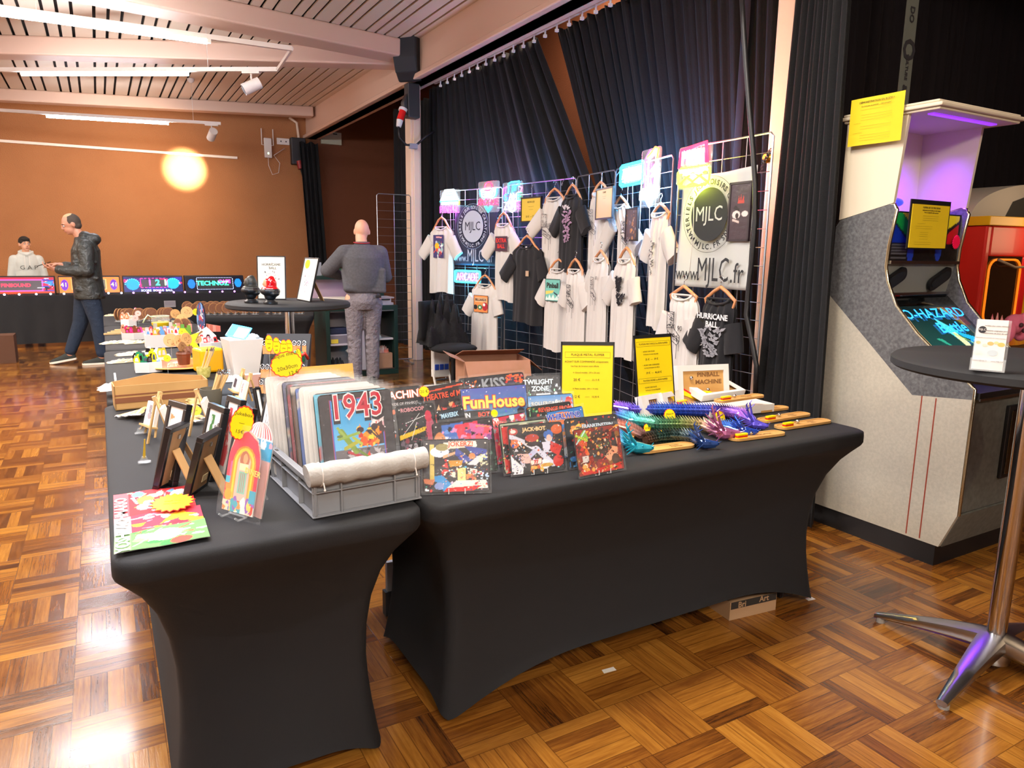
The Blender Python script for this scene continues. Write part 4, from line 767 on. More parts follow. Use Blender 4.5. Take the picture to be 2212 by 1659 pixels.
# ================================================================= yellow notices in black holders
def notice(label,tl,tr,h,tilt,lines,zb=Z2,name='price_notice',boxes=(),back=True,bdr=.010):
    mx,w=lean(tl,tr,h,tilt,zb); t=thing(name,label,'notice',mx=mx); b=B(); hb=.014
    b.box((0,.0,h-hb),(w,.006,h),blk); b.box((0,0,0),(w,.006,.006),blk); b.box((0,0,0),(bdr*.6,.006,h),blk); b.box((w-bdr*.6,0,0),(w,.006,h),blk); b.box((0,.003,0),(w,.006,h),blk); b.obj('holder_frame',t)
    b=B(); b.box((bdr*.6,.0008,.006),(w-bdr*.6,.0028,h-hb),mat('yellow_sheet','#eccf00',.5,coat=.15))
    for tx,px,pz,sz,al in lines: b.text(tx,sz,tm(px*w,.0002,pz*h),ink,al=al)
    for x0,z0,x1,z1 in boxes:
        for q in (((x0,z0),(x1,z0)),((x1,z0),(x1,z1)),((x1,z1),(x0,z1)),((x0,z1),(x0,z0))):
            (ax,az),(cx2,cz2)=q; b.box((min(ax,cx2)*w-.0004,.0004,min(az,cz2)*h-.0004),(max(ax,cx2)*w+.0004,.001,max(az,cz2)*h+.0004),ink)
    b.obj('yellow_sheet',t)
    if back: b=B(); b.tube([(w*.5,.006,h*.7),(w*.5,.006+h*.7*math.tan(tilt+.25),.0+h*.7*0.02)],.004,clearp,6); b.obj('rear_support',t)
    return t
notice('yellow price notice headed Plaque metal flipper, standing behind the tin plaques',(1212,738),(1328,739),.32,.10,[('PLAQUE METAL FLIPPER',.5,.84,.0125,'CENTER'),('ACHAT SUR COMMANDE uniquement',.48,.755,.0105,'CENTER'),('Les frais de livraison sont offerts',.45,.70,.0085,'CENTER'),('→ Grand modèle  (30 x 20 cm)',.22,.62,.0085,'LEFT'),('20 €',.24,.53,.0145,'LEFT'),('——   25,15 €',.46,.53,.0095,'LEFT'),('→ Petit modèle  (20 x 14 cm)',.22,.42,.0085,'LEFT'),('12 €',.24,.32,.0145,'LEFT'),('——   15,50 €',.46,.32,.0095,'LEFT')],boxes=[(.08,.805,.92,.875)])
notice('yellow price notice headed Plateau rectangle en bois flipper, by the white boxes',(1369,725),(1450,720),hY((1369,725),2.31,Z2,.16),.16,[('PLATEAU RECTANGLE en BOIS FLIPPER',.5,.885,.0092,'CENTER'),('•  ACHAT SUR PLACE',.18,.79,.0075,'LEFT'),('En fonction du stock disponible',.22,.755,.0065,'LEFT'),('35 €  —  39 €',.26,.69,.012,'LEFT'),('•  ACHAT SUR COMMANDE',.18,.62,.0075,'LEFT'),('Les frais de livraison sont offerts',.22,.585,.0065,'LEFT'),('39 €  —  46,60 €',.26,.52,.012,'LEFT'),('PLATEAU ROND en BOIS FLIPPER',.5,.425,.0092,'CENTER'),('•  ACHAT SUR PLACE',.18,.34,.0075,'LEFT'),('En fonction du stock disponible',.22,.305,.0065,'LEFT'),('14 €  —  16 €',.26,.24,.012,'LEFT'),('•  ACHAT SUR COMMANDE',.18,.17,.0075,'LEFT'),('16 €  —  18,50 €',.26,.09,.012,'LEFT')],boxes=[(.06,.855,.94,.915),(.06,.395,.94,.455)])
# ================================================================= wooden trays and white boxes
def stadium(L,W,n=10): r=W/2; return [(L-r+r*math.cos(-PI/2+PI*k/n),r+r*math.sin(-PI/2+PI*k/n)) for k in range(n+1)]+[(r+r*math.cos(PI/2+PI*k/n),r+r*math.sin(PI/2+PI*k/n)) for k in range(n+1)]
def flipper(b,x,y,z,L=.055,W=.017,H=.018,cols=(yel,red,yel),a=0):
    old=b.m; b.m=b.m@MX.Translation((x,y,z))@MX.Rotation(a,4,'Z')
    for k,c in enumerate(cols): b.prism(stadium(L,W),H*k/3,H*(k+1)/3-.0003,c,'z')
    b.m=old
def tray(label,bl,br,W,text,zb=Z2,flip=(.012,.004),ball=True,H=.009,fl=True):
    p=at(*bl,z=zb);q=at(*br,z=zb); d=q-p; L=d.length; t=thing('wooden_tray',label,'tray',(p.x,p.y,zb),math.atan2(d.y,d.x))
    b=B(); b.prism(stadium(L,W),0,H*.7,bamboo,'z'); o=stadium(L,W); i=[(x*(1-.016/L)+.008,y*(1-.016/W)+.008) for x,y in o]
    b.rings([[(x,y,H*.7) for x,y in o],[(x,y,H) for x,y in o],[(x,y,H) for x,y in i],[(x,y,H*.7) for x,y in i]],bamboo,cap=False)
    n=len(text)
    for k,l in enumerate(text): b.text(l,.016 if n==1 else .0115,MX.Translation((L*.68,W/2+((n-1)/2-k)*.015,H*.7)),engr,sx=1.1)
    b.obj('board',t)
    if fl: b=B(); flipper(b,flip[0],flip[1],H*.8); b.obj('toy_flipper',t)
    if ball: b=B(); b.ell((L*.42,W*.62,H+.006),.0075,steel,14,8); b.obj('steel_ball',t,smooth=True)
    return t
tray('long bamboo tray engraved FLIPPER with toy flipper, nearest the table front',(1588,955),(1703,940),.060,['FLIPPER'])
tray('long bamboo tray engraved EXTRA BALL, at the right end of the table',(1692,930),(1802,913),.062,['EXTRA','BALL'])
tray('bamboo tray engraved INSERT COIN, second from the table end',(1655,915),(1757,898),.062,['INSERT','COIN'])
tray('bamboo tray behind the INSERT COIN one, farthest back on the cloth',(1640,893),(1710,884),.06,['GAME','OVER'],flip=(.01,.006))
def wbox(label,fl,fr,D,H,tilt=0,win=None,zb=Z2,text=None,yaw=None,wm=white,wmarg=(.12,.12)):
    """white carton lying flat (tilt=0) or leaning; window on the top/front face"""
    p=at(*fl,z=zb);q=at(*fr,z=zb); d=q-p; L=d.length; mx=MX.Translation((p.x,p.y,zb))@MX.Rotation(math.atan2(d.y,d.x),4,'Z')@MX.Rotation(tilt,4,'X')
    t=thing('gift_box',label,'box',mx=mx); b=B()
    if win:
        mxx,my=L*wmarg[0],D*wmarg[1]
        b.box((0,0,0),(L,D,.002),wm); hollow(b,0,0,L,D,.002,H-.0015,.0015,wm)
        b.box((0,0,H-.0015),(L,my,H),wm); b.box((0,D-my,H-.0015),(L,D,H),wm); b.box((0,my,H-.0015),(mxx,D-my,H),wm); b.box((L-mxx,my,H-.0015),(L,D-my,H),wm)
        b.obj('carton',t,bev=.0006)
        b=B(); b.box((.006,.006,.002),(L-.006,D-.006,H*.55),bamboo)
        for k,l in enumerate(text or []): b.text(l,D*.19,MX.Translation((L*.60,D*(.62-.25*k),H*.55)),engr,sx=1.15,bold=.02)
        b.obj('tray_inside',t)
        b=B(); b.ell((L*.32,D*.5,H*.55+.007),.009,steel,14,8); b.obj('steel_ball',t,smooth=True)
        b=B(); flipper(b,L*.10,D*.28,H*.56,L=.05,a=-.35,H=.012); b.obj('toy_flipper',t)
    else: b.box((0,0,0),(L,D,H),wm); b.obj('carton',t,bev=.001)
    return t
def wbox_up(label,tl,tr,h,tilt,th,text,zb=Z2,ws=(.1,.14),small=False,cat='box'):
    mx,w=lean(tl,tr,h,tilt,zb); t=thing('gift_box',label,cat,mx=mx); b=B(); a,c=ws
    b.box((0,.002,0),(w,th,h),white); b.box((0,-.006,0),(w*a,.002,h),white); b.box((w*(1-a),-.006,0),(w,.002,h),white); b.box((w*a,-.006,0),(w*(1-a),.002,h*c),white); b.box((w*a,-.006,h*(1-c)),(w*(1-a),.002,h),white); b.obj('carton',t)
    b=B(); b.box((w*a,0,h*c),(w*(1-a),.0022,h*(1-c)),bamboo if not small else engr)
    if small: b.blob=0; [b.box((w*(.3+.1*k),-.001,h*.35),(w*(.33+.1*k),0,h*.7),woodl) for k in range(4)]; b.prism([(w*a,h*c),(w*.75,h*c),(w*a,h*.45)],-.002,0,yel)
    for k,l in enumerate(text): b.text(l,.026,tm(w*.60,-.0006,h*(1-ws[1])-.018-.032*k),engr,sx=1.15,bold=.03)
    b.obj('tray_inside',t)
    if not small:
        b=B(); b.ell((w*.26,-.004,h*.70),.009,steel,14,8); b.obj('steel_ball',t,smooth=True)
        b=B(); b.prism([(w*a,h*.42),(w*a,h*.30),(w*.34,h*.17),(w*.36,h*.22)],-.006,-.0005,yel); b.prism([(w*a,h*.46),(w*a,h*.42),(w*.36,h*.22),(w*.37,h*.24)],-.007,-.0005,red); b.obj('toy_flipper',t)
    return t
wbox_up('white window box showing a tray engraved PINBALL MACHINE, tallest at the back',(1462,790),(1572,786),hY((1462,790),2.33,Z2,.18),.18,.04,['PINBALL','MACHINE'],zb=Z2)
wbox('long white carton lying flat under the tilted BALLE box',(1533,903),(1672,889),.13,.035)
wbox('white window box holding a tray engraved BALLE, tilted on the flat carton',(1515,868),(1607,855),.11,.03,tilt=.28,win=True,zb=Z2+.036,text=['BALLE'],wmarg=(.14,.15))
tray('bamboo tray with a toy flipper resting on the flat white carton',(1558,872),(1656,858),.055,['ONE MORE','FLIPPER'],zb=Z2+.072)
wbox_up('small square white box with a tiny coaster window, left of the pair',(1382,856),(1428,848),.088,.35,.03,[],small=True,ws=(.3,.25))
wbox_up('small square white box with a tiny coaster window, right of the pair',(1427,850),(1462,843),.088,.35,.03,[],small=True,ws=(.28,.25))
tray('round ended small wooden coaster with a yellow toy flipper, in front of the square boxes',(1468,880),(1506,874),.04,[],zb=Z2+.02,ball=False,flip=(.004,.008))
tray('bamboo base engraved STREET FIGHTER in front of the dragons',(1390,982),(1508,966),.060,['STREET','FIGHTER'],fl=False,ball=False)
tray('small bamboo base beside the plaque with the round web',(1325,957),(1377,948),.055,[],fl=False,ball=False)
# price tags among the dragons
for u,v,y,r,l,k,lb in ((1447,898,2.12,.030,['DRAGON','25cm 9€'],'s','scalloped yellow card reading DRAGON, left one among the dragons'),(1555,902,2.05,.030,['DRAGON','35cm 19€'],'s','scalloped yellow card reading DRAGON, right one behind the pink dragon'),(1638,879,2.20,.022,['19 €'],'b','yellow starburst tag against the flat white carton'),(1430,940,1.98,.020,['F.ur','10€'],'b','yellow starburst tag standing on the STREET FIGHTER base'),(1398,925,2.05,.018,['5F 5€'],'b','yellow starburst tag behind the small bamboo base'),(1479,875,2.22,.017,['9 €'],'b','yellow starburst tag under the small wooden coaster')):
    price_tag('price_tag',lb,at(u,v,y=y),r,r*.95,l,kind='burst' if k=='b' else 's',size=.009,tilt=.3,mx=None)
# ================================================================= articulated dragons
def hexmix(c,t):
    c=[np.array(lin(x)) for x in c]; n=len(c)-1; i=min(n-1,int(t*n)); f=t*n-i; return tuple(c[i]*(1-f)+c[i+1]*f)
silk=mat('silk_plastic','#808080',.22,metal=.45,art=True,coat=.4)
def dragon(label,pts,cols,r0=.012,r1=.02,head=True,seed=0,horn=.05,headdir=None,hs=1.):
    g=random.Random(seed); P=[at(u,v+4,z=Z2) for u,v in pts]; 
    # resample
    Ls=[0]; 
    for i in range(1,len(P)): Ls.append(Ls[-1]+(P[i]-P[i-1]).length)
    T=Ls[-1]
    def pos(s):
        for i in range(1,len(P)):
            if s<=Ls[i] or i==len(P)-1:
                f=(s-Ls[i-1])/(Ls[i]-Ls[i-1]); return P[i-1].lerp(P[i],min(1.02,f))
    t=thing('toy_dragon',label,'toy',(P[0].x,P[0].y,Z2)); O=V((P[0].x,P[0].y,0)); b=B(); seg=.0105; n=int(T/seg)
    def cc(t_): 
        c=hexmix(cols,max(0,min(1,t_))); return c
    for k in range(n):
        s=k*seg; f=k/n; p=pos(s)-O; q=pos(s+.004)-O; d=(q-p); d.z=0; d.normalize(); sd=V((-d.y,d.x,0)); r=1.15*r0+1.15*(r1-r0)*math.sin(PI*min(1,f*.75+.12))**.7; up=V((0,0,1)); z0=r*.95; c=tuple(x*(1.0 if k%2 else .72) for x in cc(f))
        # belly segment
        nn=9; ring=[]
        for e,kk in ((-.5,.86),(.35,1.0),(.62,.8)):
            ring.append([p+d*seg*1.25*e+(sd*math.cos(2*PI*j/nn)+up*math.sin(2*PI*j/nn)*.92)*r*kk+up*(z0-Z2*0) for j in range(nn)])
        vs=[tuple(v-V((0,0,0))) for rr in ring for v in rr]; m=len(vs)
        vs=[(v[0],v[1],v[2]-Z2) for v in vs]
        fs=[(i*nn+j,i*nn+(j+1)%nn,(i+1)*nn+(j+1)%nn,(i+1)*nn+j) for i in range(2) for j in range(nn)]+[tuple(range(nn))[::-1],tuple(2*nn+j for j in range(nn))]
        b.add(vs,fs,silk,[c]*m)
        # overlapping scales along the sides and spikes on the back
        for a in (.35,.95,1.57,2.19,2.79):
            e=(sd*math.cos(a)+up*math.sin(a)); sz=(.017 if a==1.57 else .010)*(r/r1)
            base=p+up*z0+e*r*.9; tip=base+e*sz+d*(-seg*1.1 if 1 else 0); w=sd*math.sin(a)*r*.42-up*math.cos(a)*r*.42
            if a==1.57: w=sd*r*.14
            vs=[base+w,base-w,base+d*seg*.9,tip]; lc=tuple(min(1,x*1.9+.06) for x in c)
            b.add([(v.x,v.y,v.z-Z2) for v in vs],[(0,1,2),(0,3,1),(1,3,2),(2,3,0)],silk,[c,c,c,lc])
    b.obj('scaly_body',t)
    if head:
        p=pos(T)-O; q=pos(T-.02)-O; d=(p-q); d.z=0; d.normalize()
        if headdir: d=V((math.cos(headdir),math.sin(headdir),0))
        sd=V((-d.y,d.x,0)); up=V((0,0,1)); hb=B(); c=cc(1); mxh=MX(((d.x,sd.x,0,p.x),(d.y,sd.y,0,p.y),(0,0,1,0),(0,0,0,1)))@MX.Scale(hs,4); hb.m=mxh
        def cell(cx,rr): hb.rings([[(cx[0]+x,cx[1]+y*rr2,cx[2]+z*rr2) for (y,z) in [(math.cos(2*PI*j/10),math.sin(2*PI*j/10)) for j in range(10)]] for x,rr2 in rr],silk); k0=len(hb.v)
        cell((0,0,.018),[(-.012,.013),(.004,.019),(.018,.016),(.032,.012),(.048,.009),(.056,.004)]); cell((0,0,.009),[(.0,.010),(.02,.009),(.044,.005)])
        for s in (-1,1):
            hb.tube([(0,s*.01,.03),(-.015,s*.018,.05),(-.028,s*.024,.05+horn),(-.022,s*.03,.06+horn)],[.005,.0045,.003,.001],silk,6)
            hb.tube([(-.02,s*.02,.045),(-.045,s*.028,.055+horn*.4)],[.004,.001],silk,5); hb.tube([(-.026,s*.023,.05+horn*.5),(-.012,s*.034,.055+horn*.8)],[.003,.001],silk,5)
            for k in range(5): a=.3+.35*k; hb.tube([(-.004-.004*k,s*.014,.02+.003*k),(-.03-.003*k,s*(.034+.003*k),.004+.012*k)],[.005,.0008],silk,5)
            hb.ell((.02,s*.012,.026),.0035,silk,8,6); hb.tube([(.05,s*.005,.022),(.058,s*.018,.03)],[.002,.0006],silk,5)
        for i in range(len(hb.v)):
            w=.75+.5*g.random(); hb.c[i]=tuple(min(1,x*w) for x in c)
        hb.obj('horned_head',t)
    return t
dragon('longest toy dragon, blue turning violet, lying at the back with a blue head',[(1330,885),(1362,892),(1420,893),(1500,895),(1560,897),(1604,905),(1628,922)],['#8a4ad0','#6a5ad8','#3a6ad8','#2a50c8','#4a60d0','#7a50c8','#a060d8','#5a50c8'],r1=.021,seed=1,horn=.045,headdir=-1.1)
dragon('toy dragon blending teal, green and gold to a pink metallic head',[(1338,903),(1372,917),(1420,925),(1470,925),(1520,928),(1560,945)],['#3a50c0','#3a9ac0','#3aa8a0','#4a8a6a','#6a8a4a','#a09058','#b88a80','#a8608a'],r1=.019,seed=2,horn=.04,headdir=-.45,hs=1.25)
dragon('dark green toy dragon with a deep blue head pointing right',[(1396,957),(1420,953),(1450,951),(1475,952),(1500,955),(1518,965)],['#6a4a3a','#2a4a40','#1f3a34','#1f3838','#1f3a5a','#2a4a8a'],r1=.018,seed=3,horn=.03,headdir=-.5)
dragon('coppery toy dragon tail section behind the small bamboo base',[(1335,925),(1362,935),(1392,950)],['#a8604a','#b06a5a','#8a5a4a','#6a4a48'],r1=.016,head=False,seed=4)
dragon('turquoise toy dragon head at the table front, beside the round web plaque',[(1335,948),(1352,962),(1372,975)],['#2a6ac0','#2a90c8','#2aa8c0'],r1=.016,seed=5,horn=.035,headdir=-.55,hs=1.1)
dragon('small blue toy dragon between the pink head and the blue head',[(1560,925),(1580,930),(1605,938)],['#2a6ad0','#3a78d8','#2a50c0'],r1=.014,seed=6,horn=.02,headdir=-.5)
# ================================================================= carton under the wide table, tape on floor
p=at(1575,1341,z=0); q=at(1675,1317,z=0); d=q-p; L=d.length; t=thing('cardboard_box','low cardboard box with black print under the wide table','box',(p.x,p.y,0),math.atan2(d.y,d.x))
b=B(); b.box((0,0,0),(L,.26,.075),mat('tan_card','#a88764',.8)); b.obj('carton',t)
b=B(); b.box((.004,-.0008,.045),(L-.002,0,.0745),pal('#2a2622',.8)); b.text('Bri',.034,tm(L*.25,-.001,.058),mat('tan_card'),bold=.02); b.text('Art',.034,tm(L*.72,-.001,.062),mat('tan_card'),bold=.02); b.obj('printed_band',t)
for u,v,s,lb in ((1315,1448,.026,'scrap of pale tape stuck on the parquet in front of the wide table'),(1750,1294,.02,'scrap of pale tape by the wide table right foot')):
    p=at(u,v,z=0); b=B(); b.prism([(-s,-.008),(s*.9,-.012),(s,.008),(-s*.8,.012)],0.0003,.0012,pal('#d5cfc2',.7),'z'); tag(b.obj('tape_scrap',loc=(p.x,p.y,0)),lb,'tape')
b=B(); b.box((0,0,0),(.04,.02,.22),pal('#b9bcc0',.4)); b.box((-.01,-.005,0),(.03,.03,.10),pal('#3a3d42',.5)); o=tag(b.obj('bottle_pack',loc=tuple(at(838,1330,z=0))),'pale package standing in the gap between the two front tables','package')
# ================================================================= GRID PANELS
def atz(u,v,z): return at(u,v,z=z)
ZTOP=2.05
PAN={}
def grid_panel(key,label,tlp,trp,zb=.05,p0=None,p1=None,z1=ZTOP,dx=.2,dz=.1):
    a=p0 or at(*tlp,z=z1); c=p1 or at(*trp,z=z1); a=V((a[0],a[1],0)); c=V((c[0],c[1],0)); PAN[key]=(a,c); d=c-a; L=d.length
    t=thing('grid_panel',label,'display grid',a,math.atan2(d.y,d.x))
    b=B(); r=.006
    b.tube([(0,0,zb),(0,0,z1-.02),(.02,0,z1),(L-.02,0,z1),(L,0,z1-.02),(L,0,zb),],r,wire,6); b.tube([(0,0,zb),(L,0,zb)],r,wire,6); b.obj('frame',t,smooth=50)
    b=B(); n=max(1,round(L/dx))
    for i in range(1,n): b.tube([(L*i/n,0,zb),(L*i/n,0,z1)],.0028,wire,5)
    m=int((z1-zb)/dz)
    for i in range(1,m): b.tube([(0,.003,z1-i*dz),(L,.003,z1-i*dz)],.0022,wire,5)
    b.obj('wire_mesh',t)
    b=B()
    for x in (.05,L-.05): b.box((x-.02,-.15,0),(x+.02,.15,.012),wire); b.cyl((x,0,.012),(x,0,zb+.01),.008,wire,6)
    b.obj('foot',t)
grid_panel('n','bare grid panel in the niche between the counter and the slim pillar',(812,418),(897,420),p0=(3.0,8.62),p1=(3.43,8.60),z1=2.10)
grid_panel('1','left grid panel behind the dark MJLC banner',(955,414),(1086,404))
grid_panel('2','second grid panel, behind the black tee with a small badge',(1093,401),(1245,384))
grid_panel('3a','third grid panel, behind the white 90 tee',(1247,382),(1330,367))
grid_panel('3b','fourth grid panel carrying the blue neon sign',(1331,366),(1455,335))
grid_panel('4','rightmost grid panel with the white MJLC banner, chained to the broad pillar',(1470,322),(1672,285))
def onp(key,u,v): return atp(u,v,PAN[key][0],PAN[key][1])
def pmx(key,s,z,off=0.):
    a,c=PAN[key]; d=(c-a).normalized(); n=V((d.y,-d.x,0)); o=a+d*s+n*off+V((0,0,z))   # n faces the room (towards the camera side)
    return MX(((d.x,-n.x,0,o.x),(d.y,-n.y,0,o.y),(0,0,1,o.z),(0,0,0,1)))
hangw=mat('hanger_wood','#c98a5c',.4,coat=.3)
# ---- tee shirts
def tee(key,label,apex,neckv,slL,slR,bodL,bodR,botv,m,off,prints=None,seed=0,hang=True,slv=None,short=''):
    """apex=(u,v) hanger top; slL/slR pixel u of sleeve tips; bodL/bodR pixel u of hem; botv pixel v of hem"""
    s0,z0=onp(key,apex[0],apex[1]); _,zn=onp(key,apex[0],neckv); _,zb=onp(key,(bodL+bodR)/2,botv)
    sl=onp(key,slL,neckv+60)[0]; sr=onp(key,slR,neckv+60)[0]; bl=onp(key,bodL,botv-30)[0]; br=onp(key,bodR,botv-30)[0]
    W=(sr-sl)/2; Bw=(br-bl)/2; H=zn-zb; sc=(sl+sr)/2; k=min(1.25,max(.75,W/.40)); g=random.Random(seed)
    mx=pmx(key,s0,zn,off); t=thing('t_shirt',label,'t-shirt',mx=mx)
    cx=(bl+br)/2-s0; Hs=.07; 
    b=B(); nx,ny=24,30; arm=.24*H if H<.8 else .2
    def half(v):        # half width of the body at depth v (0 shoulder .. 1 hem)
        z=v*H
        if z<Hs: return .085+(Bw*.97-.085)*(z/Hs)**.75
        if z<arm+.05: return Bw*.97
        return Bw*(.95+.05*min(1,(z-arm)/(H-arm)))
    def front(u,v,sg=-1):
        hw=half(v); x=(u-.5)*2; dep=.035*(1-x**4)*(.35+.65*min(1,v*6))+.010*math.sin(x*7+seed+v*1.5)*min(1,v*2)+.006*math.sin(x*15+v*3+seed)
        ze=-v*H-.016*(1-x*x)*(1 if v<.02 else 0)+.012*math.sin(x*3+seed)*(v**4)
        return (cx*min(1,v*3)+x*hw,sg*max(.004,dep) if sg<0 else .012,ze-.03*(1-min(1,abs(x)*1.0))*(1-min(1,v*12)) )
    b.sheet(nx,ny,lambda u,v:front(u,1-v),m); b.sheet(nx,ny,lambda u,v:front(1-u,1-v,1),m)
    for s in (-1,1):
        e=(sr-s0) if s>0 else (sl-s0); dirx=abs(e); sh=V((s*Bw*.80,0,-Hs-.075)); cu=V((e*.985 if abs(e)>Bw*.9 else s*Bw*1.12,0,-Hs-.075-min(.20,.22*k)))
        ax=(cu-sh).normalized(); pr=V((ax.z,0,-ax.x))*s*-1; rr=[]
        for i in range(9):
            f=i/8; p=sh.lerp(cu,f) ; wdt=.108*(1-.12*f)*k; rr.append([(p.x+pr.x*math.cos(2*PI*j/14)*wdt,-.008+math.sin(2*PI*j/14)*(.032+.006*math.sin(j*2+seed+f*4)),p.z+pr.z*math.cos(2*PI*j/14)*wdt) for j in range(14)])
        b.rings(rr,m)
    b.obj('body',t,smooth=70)
    b=B(); n=24; b.tube([(.088*math.cos(2*PI*j/n)*1.0,-.014+.018*math.sin(2*PI*j/n),-.008-(.032 if math.sin(2*PI*j/n)<0 else .0)*abs(math.sin(2*PI*j/n))) for j in range(n)],.0065,m,6,closed=True); b.obj('collar',t,smooth=True)
    if prints:
        b=B(); b.m=MX.Translation((cx*.6,0,0)); prints(b,H,Bw,lambda x,v:-(.035*(1-min(1,abs(x)/max(.01,Bw))**4)+.012)); 
        if b.f: b.obj('chest_print',t)
    if hang:
        hg=thing('clothes_hanger','wooden hanger holding the '+short,'hanger',mx=mx@MX.Translation((0,.0,.0))); b=B(); zz=max(.02,z0-zn)
        for s in (-1,1):
            b.tube([(0,0,zz),(s*.05,0,zz-.025),(s*.12,0,-.015),(s*min(.20,Bw*.8),0,-.055)],[.011,.011,.010,.008],hangw,8)
        b.obj('shoulder_bar',hg,smooth=60)
        b=B(); q=[(0,0,zz),(0,0,zz+.03)]+[(.018*math.cos(a)-.0,0,zz+.048+.018*math.sin(a)) for a in [-PI/2+PI*.0,-.3,.4,1.2,2.0,2.8]]; b.tube(q,.0022,steel,5); b.obj('hook',hg,smooth=True)
    return t
INK=pal('#5b585c',.8); DK=pal('#2c2a30',.8)
def panel_print(art,x0,z0,x1,z1):
    return lambda b,H,Bw,dp: b.sheet(art.w-1,art.h-1,lambda u,v:(x0+(x1-x0)*u,dp((x0+x1)/2*0,0)-.001,-H*(z0+(z1-z0)*(1-v))),artf,lambda u,v:art.at(min(u,.9999),max(v,.0001)))
def sketch(bx,bz,s,dark=False,txt=None,sd=0,mir=1):
    """line drawing of a pinball machine: back box, sloped body, thin legs"""
    def f(b,H,Bw,dp):
        g=random.Random(sd); y=dp(0,0)-.002; m=DK if dark else INK; top=bz*H
        def q(pts): b.prism([(bx+mir*p[0]*s,-top-p[1]*s) for p in (pts if mir<0 else pts)],y,y+.0012,m)
        def ln(x0,z0,x1,z1,w=.012):
            dx,dz=x1-x0,z1-z0; L=math.hypot(dx,dz)+1e-6; nx,nz=-dz/L*w/2,dx/L*w/2; q([(x0+nx,z0+nz),(x1+nx,z1+nz),(x1-nx,z1-nz),(x0-nx,z0-nz)])
        for a in ((0,0,.32,.02),(.32,.02,.32,.5),(0,0,0,.52),(0,.52,.32,.5),(0,.52,.05,.62),(.05,.62,.62,.9),(.32,.5,.62,.74),(.62,.74,.62,.9),(.05,.62,.05,.8),(.05,.8,.5,1.02),(.5,1.02,.62,.9)): ln(*a,w=.018)
        for k in range(46 if dark else 26):
            x,z=g.uniform(.02,.3),g.uniform(.03,.5); ln(x,z,x+g.uniform(-.09,.09),z+g.uniform(-.05,.05),.016)
            x=g.uniform(.08,.55); z=.56+x*.42+g.uniform(-.02,.16); ln(x,z,x+g.uniform(-.08,.08),z+g.uniform(-.04,.05),.016)
        ln(.06,.8,.06,1.25,.01); ln(.28,.95,.28,1.2,.01); ln(.5,1.02,.5,1.45,.012); ln(.6,.9,.6,1.2,.01)
        if txt: b.text(txt,.045,tm(bx+s*.62,y-.001,-top-.10,rz=-.0),m)
    return f
def strokes(box,seed,n,m,w=.008,ymore=.002):
    def f(b,H,Bw,dp):
        g=random.Random(seed); y=dp(0,0)-ymore
        for k in range(n):
            t=k/n; x=g.uniform(box[0],box[2])*(1-.65*t); z=box[1]+(box[3]-box[1])*t; a=g.uniform(0,3.1); L=g.uniform(.01,.045)*(1-.4*t); dx,dz=math.cos(a)*L,math.sin(a)*L*.5; nx,nz=-math.sin(a)*w,math.cos(a)*w
            b.prism([(x-dx,-H*z-dz),(x+nx,-H*z+nz),(x+dx,-H*z+dz),(x-nx,-H*z-nz)],y,y+.001,m)
    return f
def multi(*fs):
    def f(b,H,Bw,dp):
        for q in fs: q(b,H,Bw,dp)
    return f
def words(l,x,z,s,m,bold=0,sp=1.0): return lambda b,H,Bw,dp:[b.text(w,s,tm(x,dp(0,0)-.003,-H*z-i*s*sp),m,bold=bold) for i,w in enumerate(l)]
cony=Art(40,66,'#3c3468').blobs(61,26,['#4ab08a','#8ad0c0','#e05030','#b0c0c8','#6a5aa0'],.05,.13,(.15,.05,.95,.75)).el(.36,.52,.2,.13,'#f0b81e').poly([(.2,.4),(.5,.42),(.38,.22)],'#d84a2a').line(.3,.9,.8,.88,.03,'#e8a0a0').blobs(3,8,['#d8e8e8','#ffffff'],.02,.05,(.5,.05,.95,.6))
bil=Art(50,50,'#e08a4a').rect(.02,.0,.98,.03,'#2a2220').rect(.0,.96,1,1,'#2a2220').rect(0,0,.03,1,'#2a2220').rect(.97,0,1,1,'#2a2220').el(.14,.3,.13,.14,'#1a1818').el(.44,.3,.16,.15,'#3a7a4a').el(.44,.3,.07,.07,'#efe8d8').el(.78,.36,.19,.24,'#a8202e').el(.72,.46,.08,.09,'#f0e8e0').rect(.1,.6,.9,.86,'#e8b88a')
pin=Art(60,66,'#6fb8ac').rect(0,0,1,.04,'#34504c').rect(0,.96,1,1,'#34504c').rect(0,0,.04,1,'#34504c').rect(.96,0,1,1,'#34504c').poly([(.05,.45),(.6,.5),(.5,.38),(.05,.30)],'#d8c860').poly([(.55,.45),(.93,.30),(.93,.22),(.6,.36)],'#1f3a48').poly([(.04,.05),(.1,.24),(.2,.12),(.3,.32),(.42,.14),(.55,.33),(.66,.14),(.8,.26),(.95,.08)],'#cfe6e0').el(.88,.28,.05,.05,'#dfe6ea')
led=Art(44,30,'#4a2f3e')
tee('1','white tee with a purple comic print, leftmost on the grid wall',(960,470),489,918,998,936,986,632,wcloth,.04,panel_print(cony,-.085,.13,.085,.47),seed=1,short='tee with the purple comic print')
tee('2','white tee reading EXTRA BALL in red on dark, under the second neon sign',(1095,460),482,1055,1137,1078,1122,650,wcloth,.04,multi(panel_print(led,-.10,.17,.10,.36),words(['EXTRA','BALL'],0,.225,.055,pal('#e0302e',.5),.03)),seed=2,short='EXTRA BALL tee')
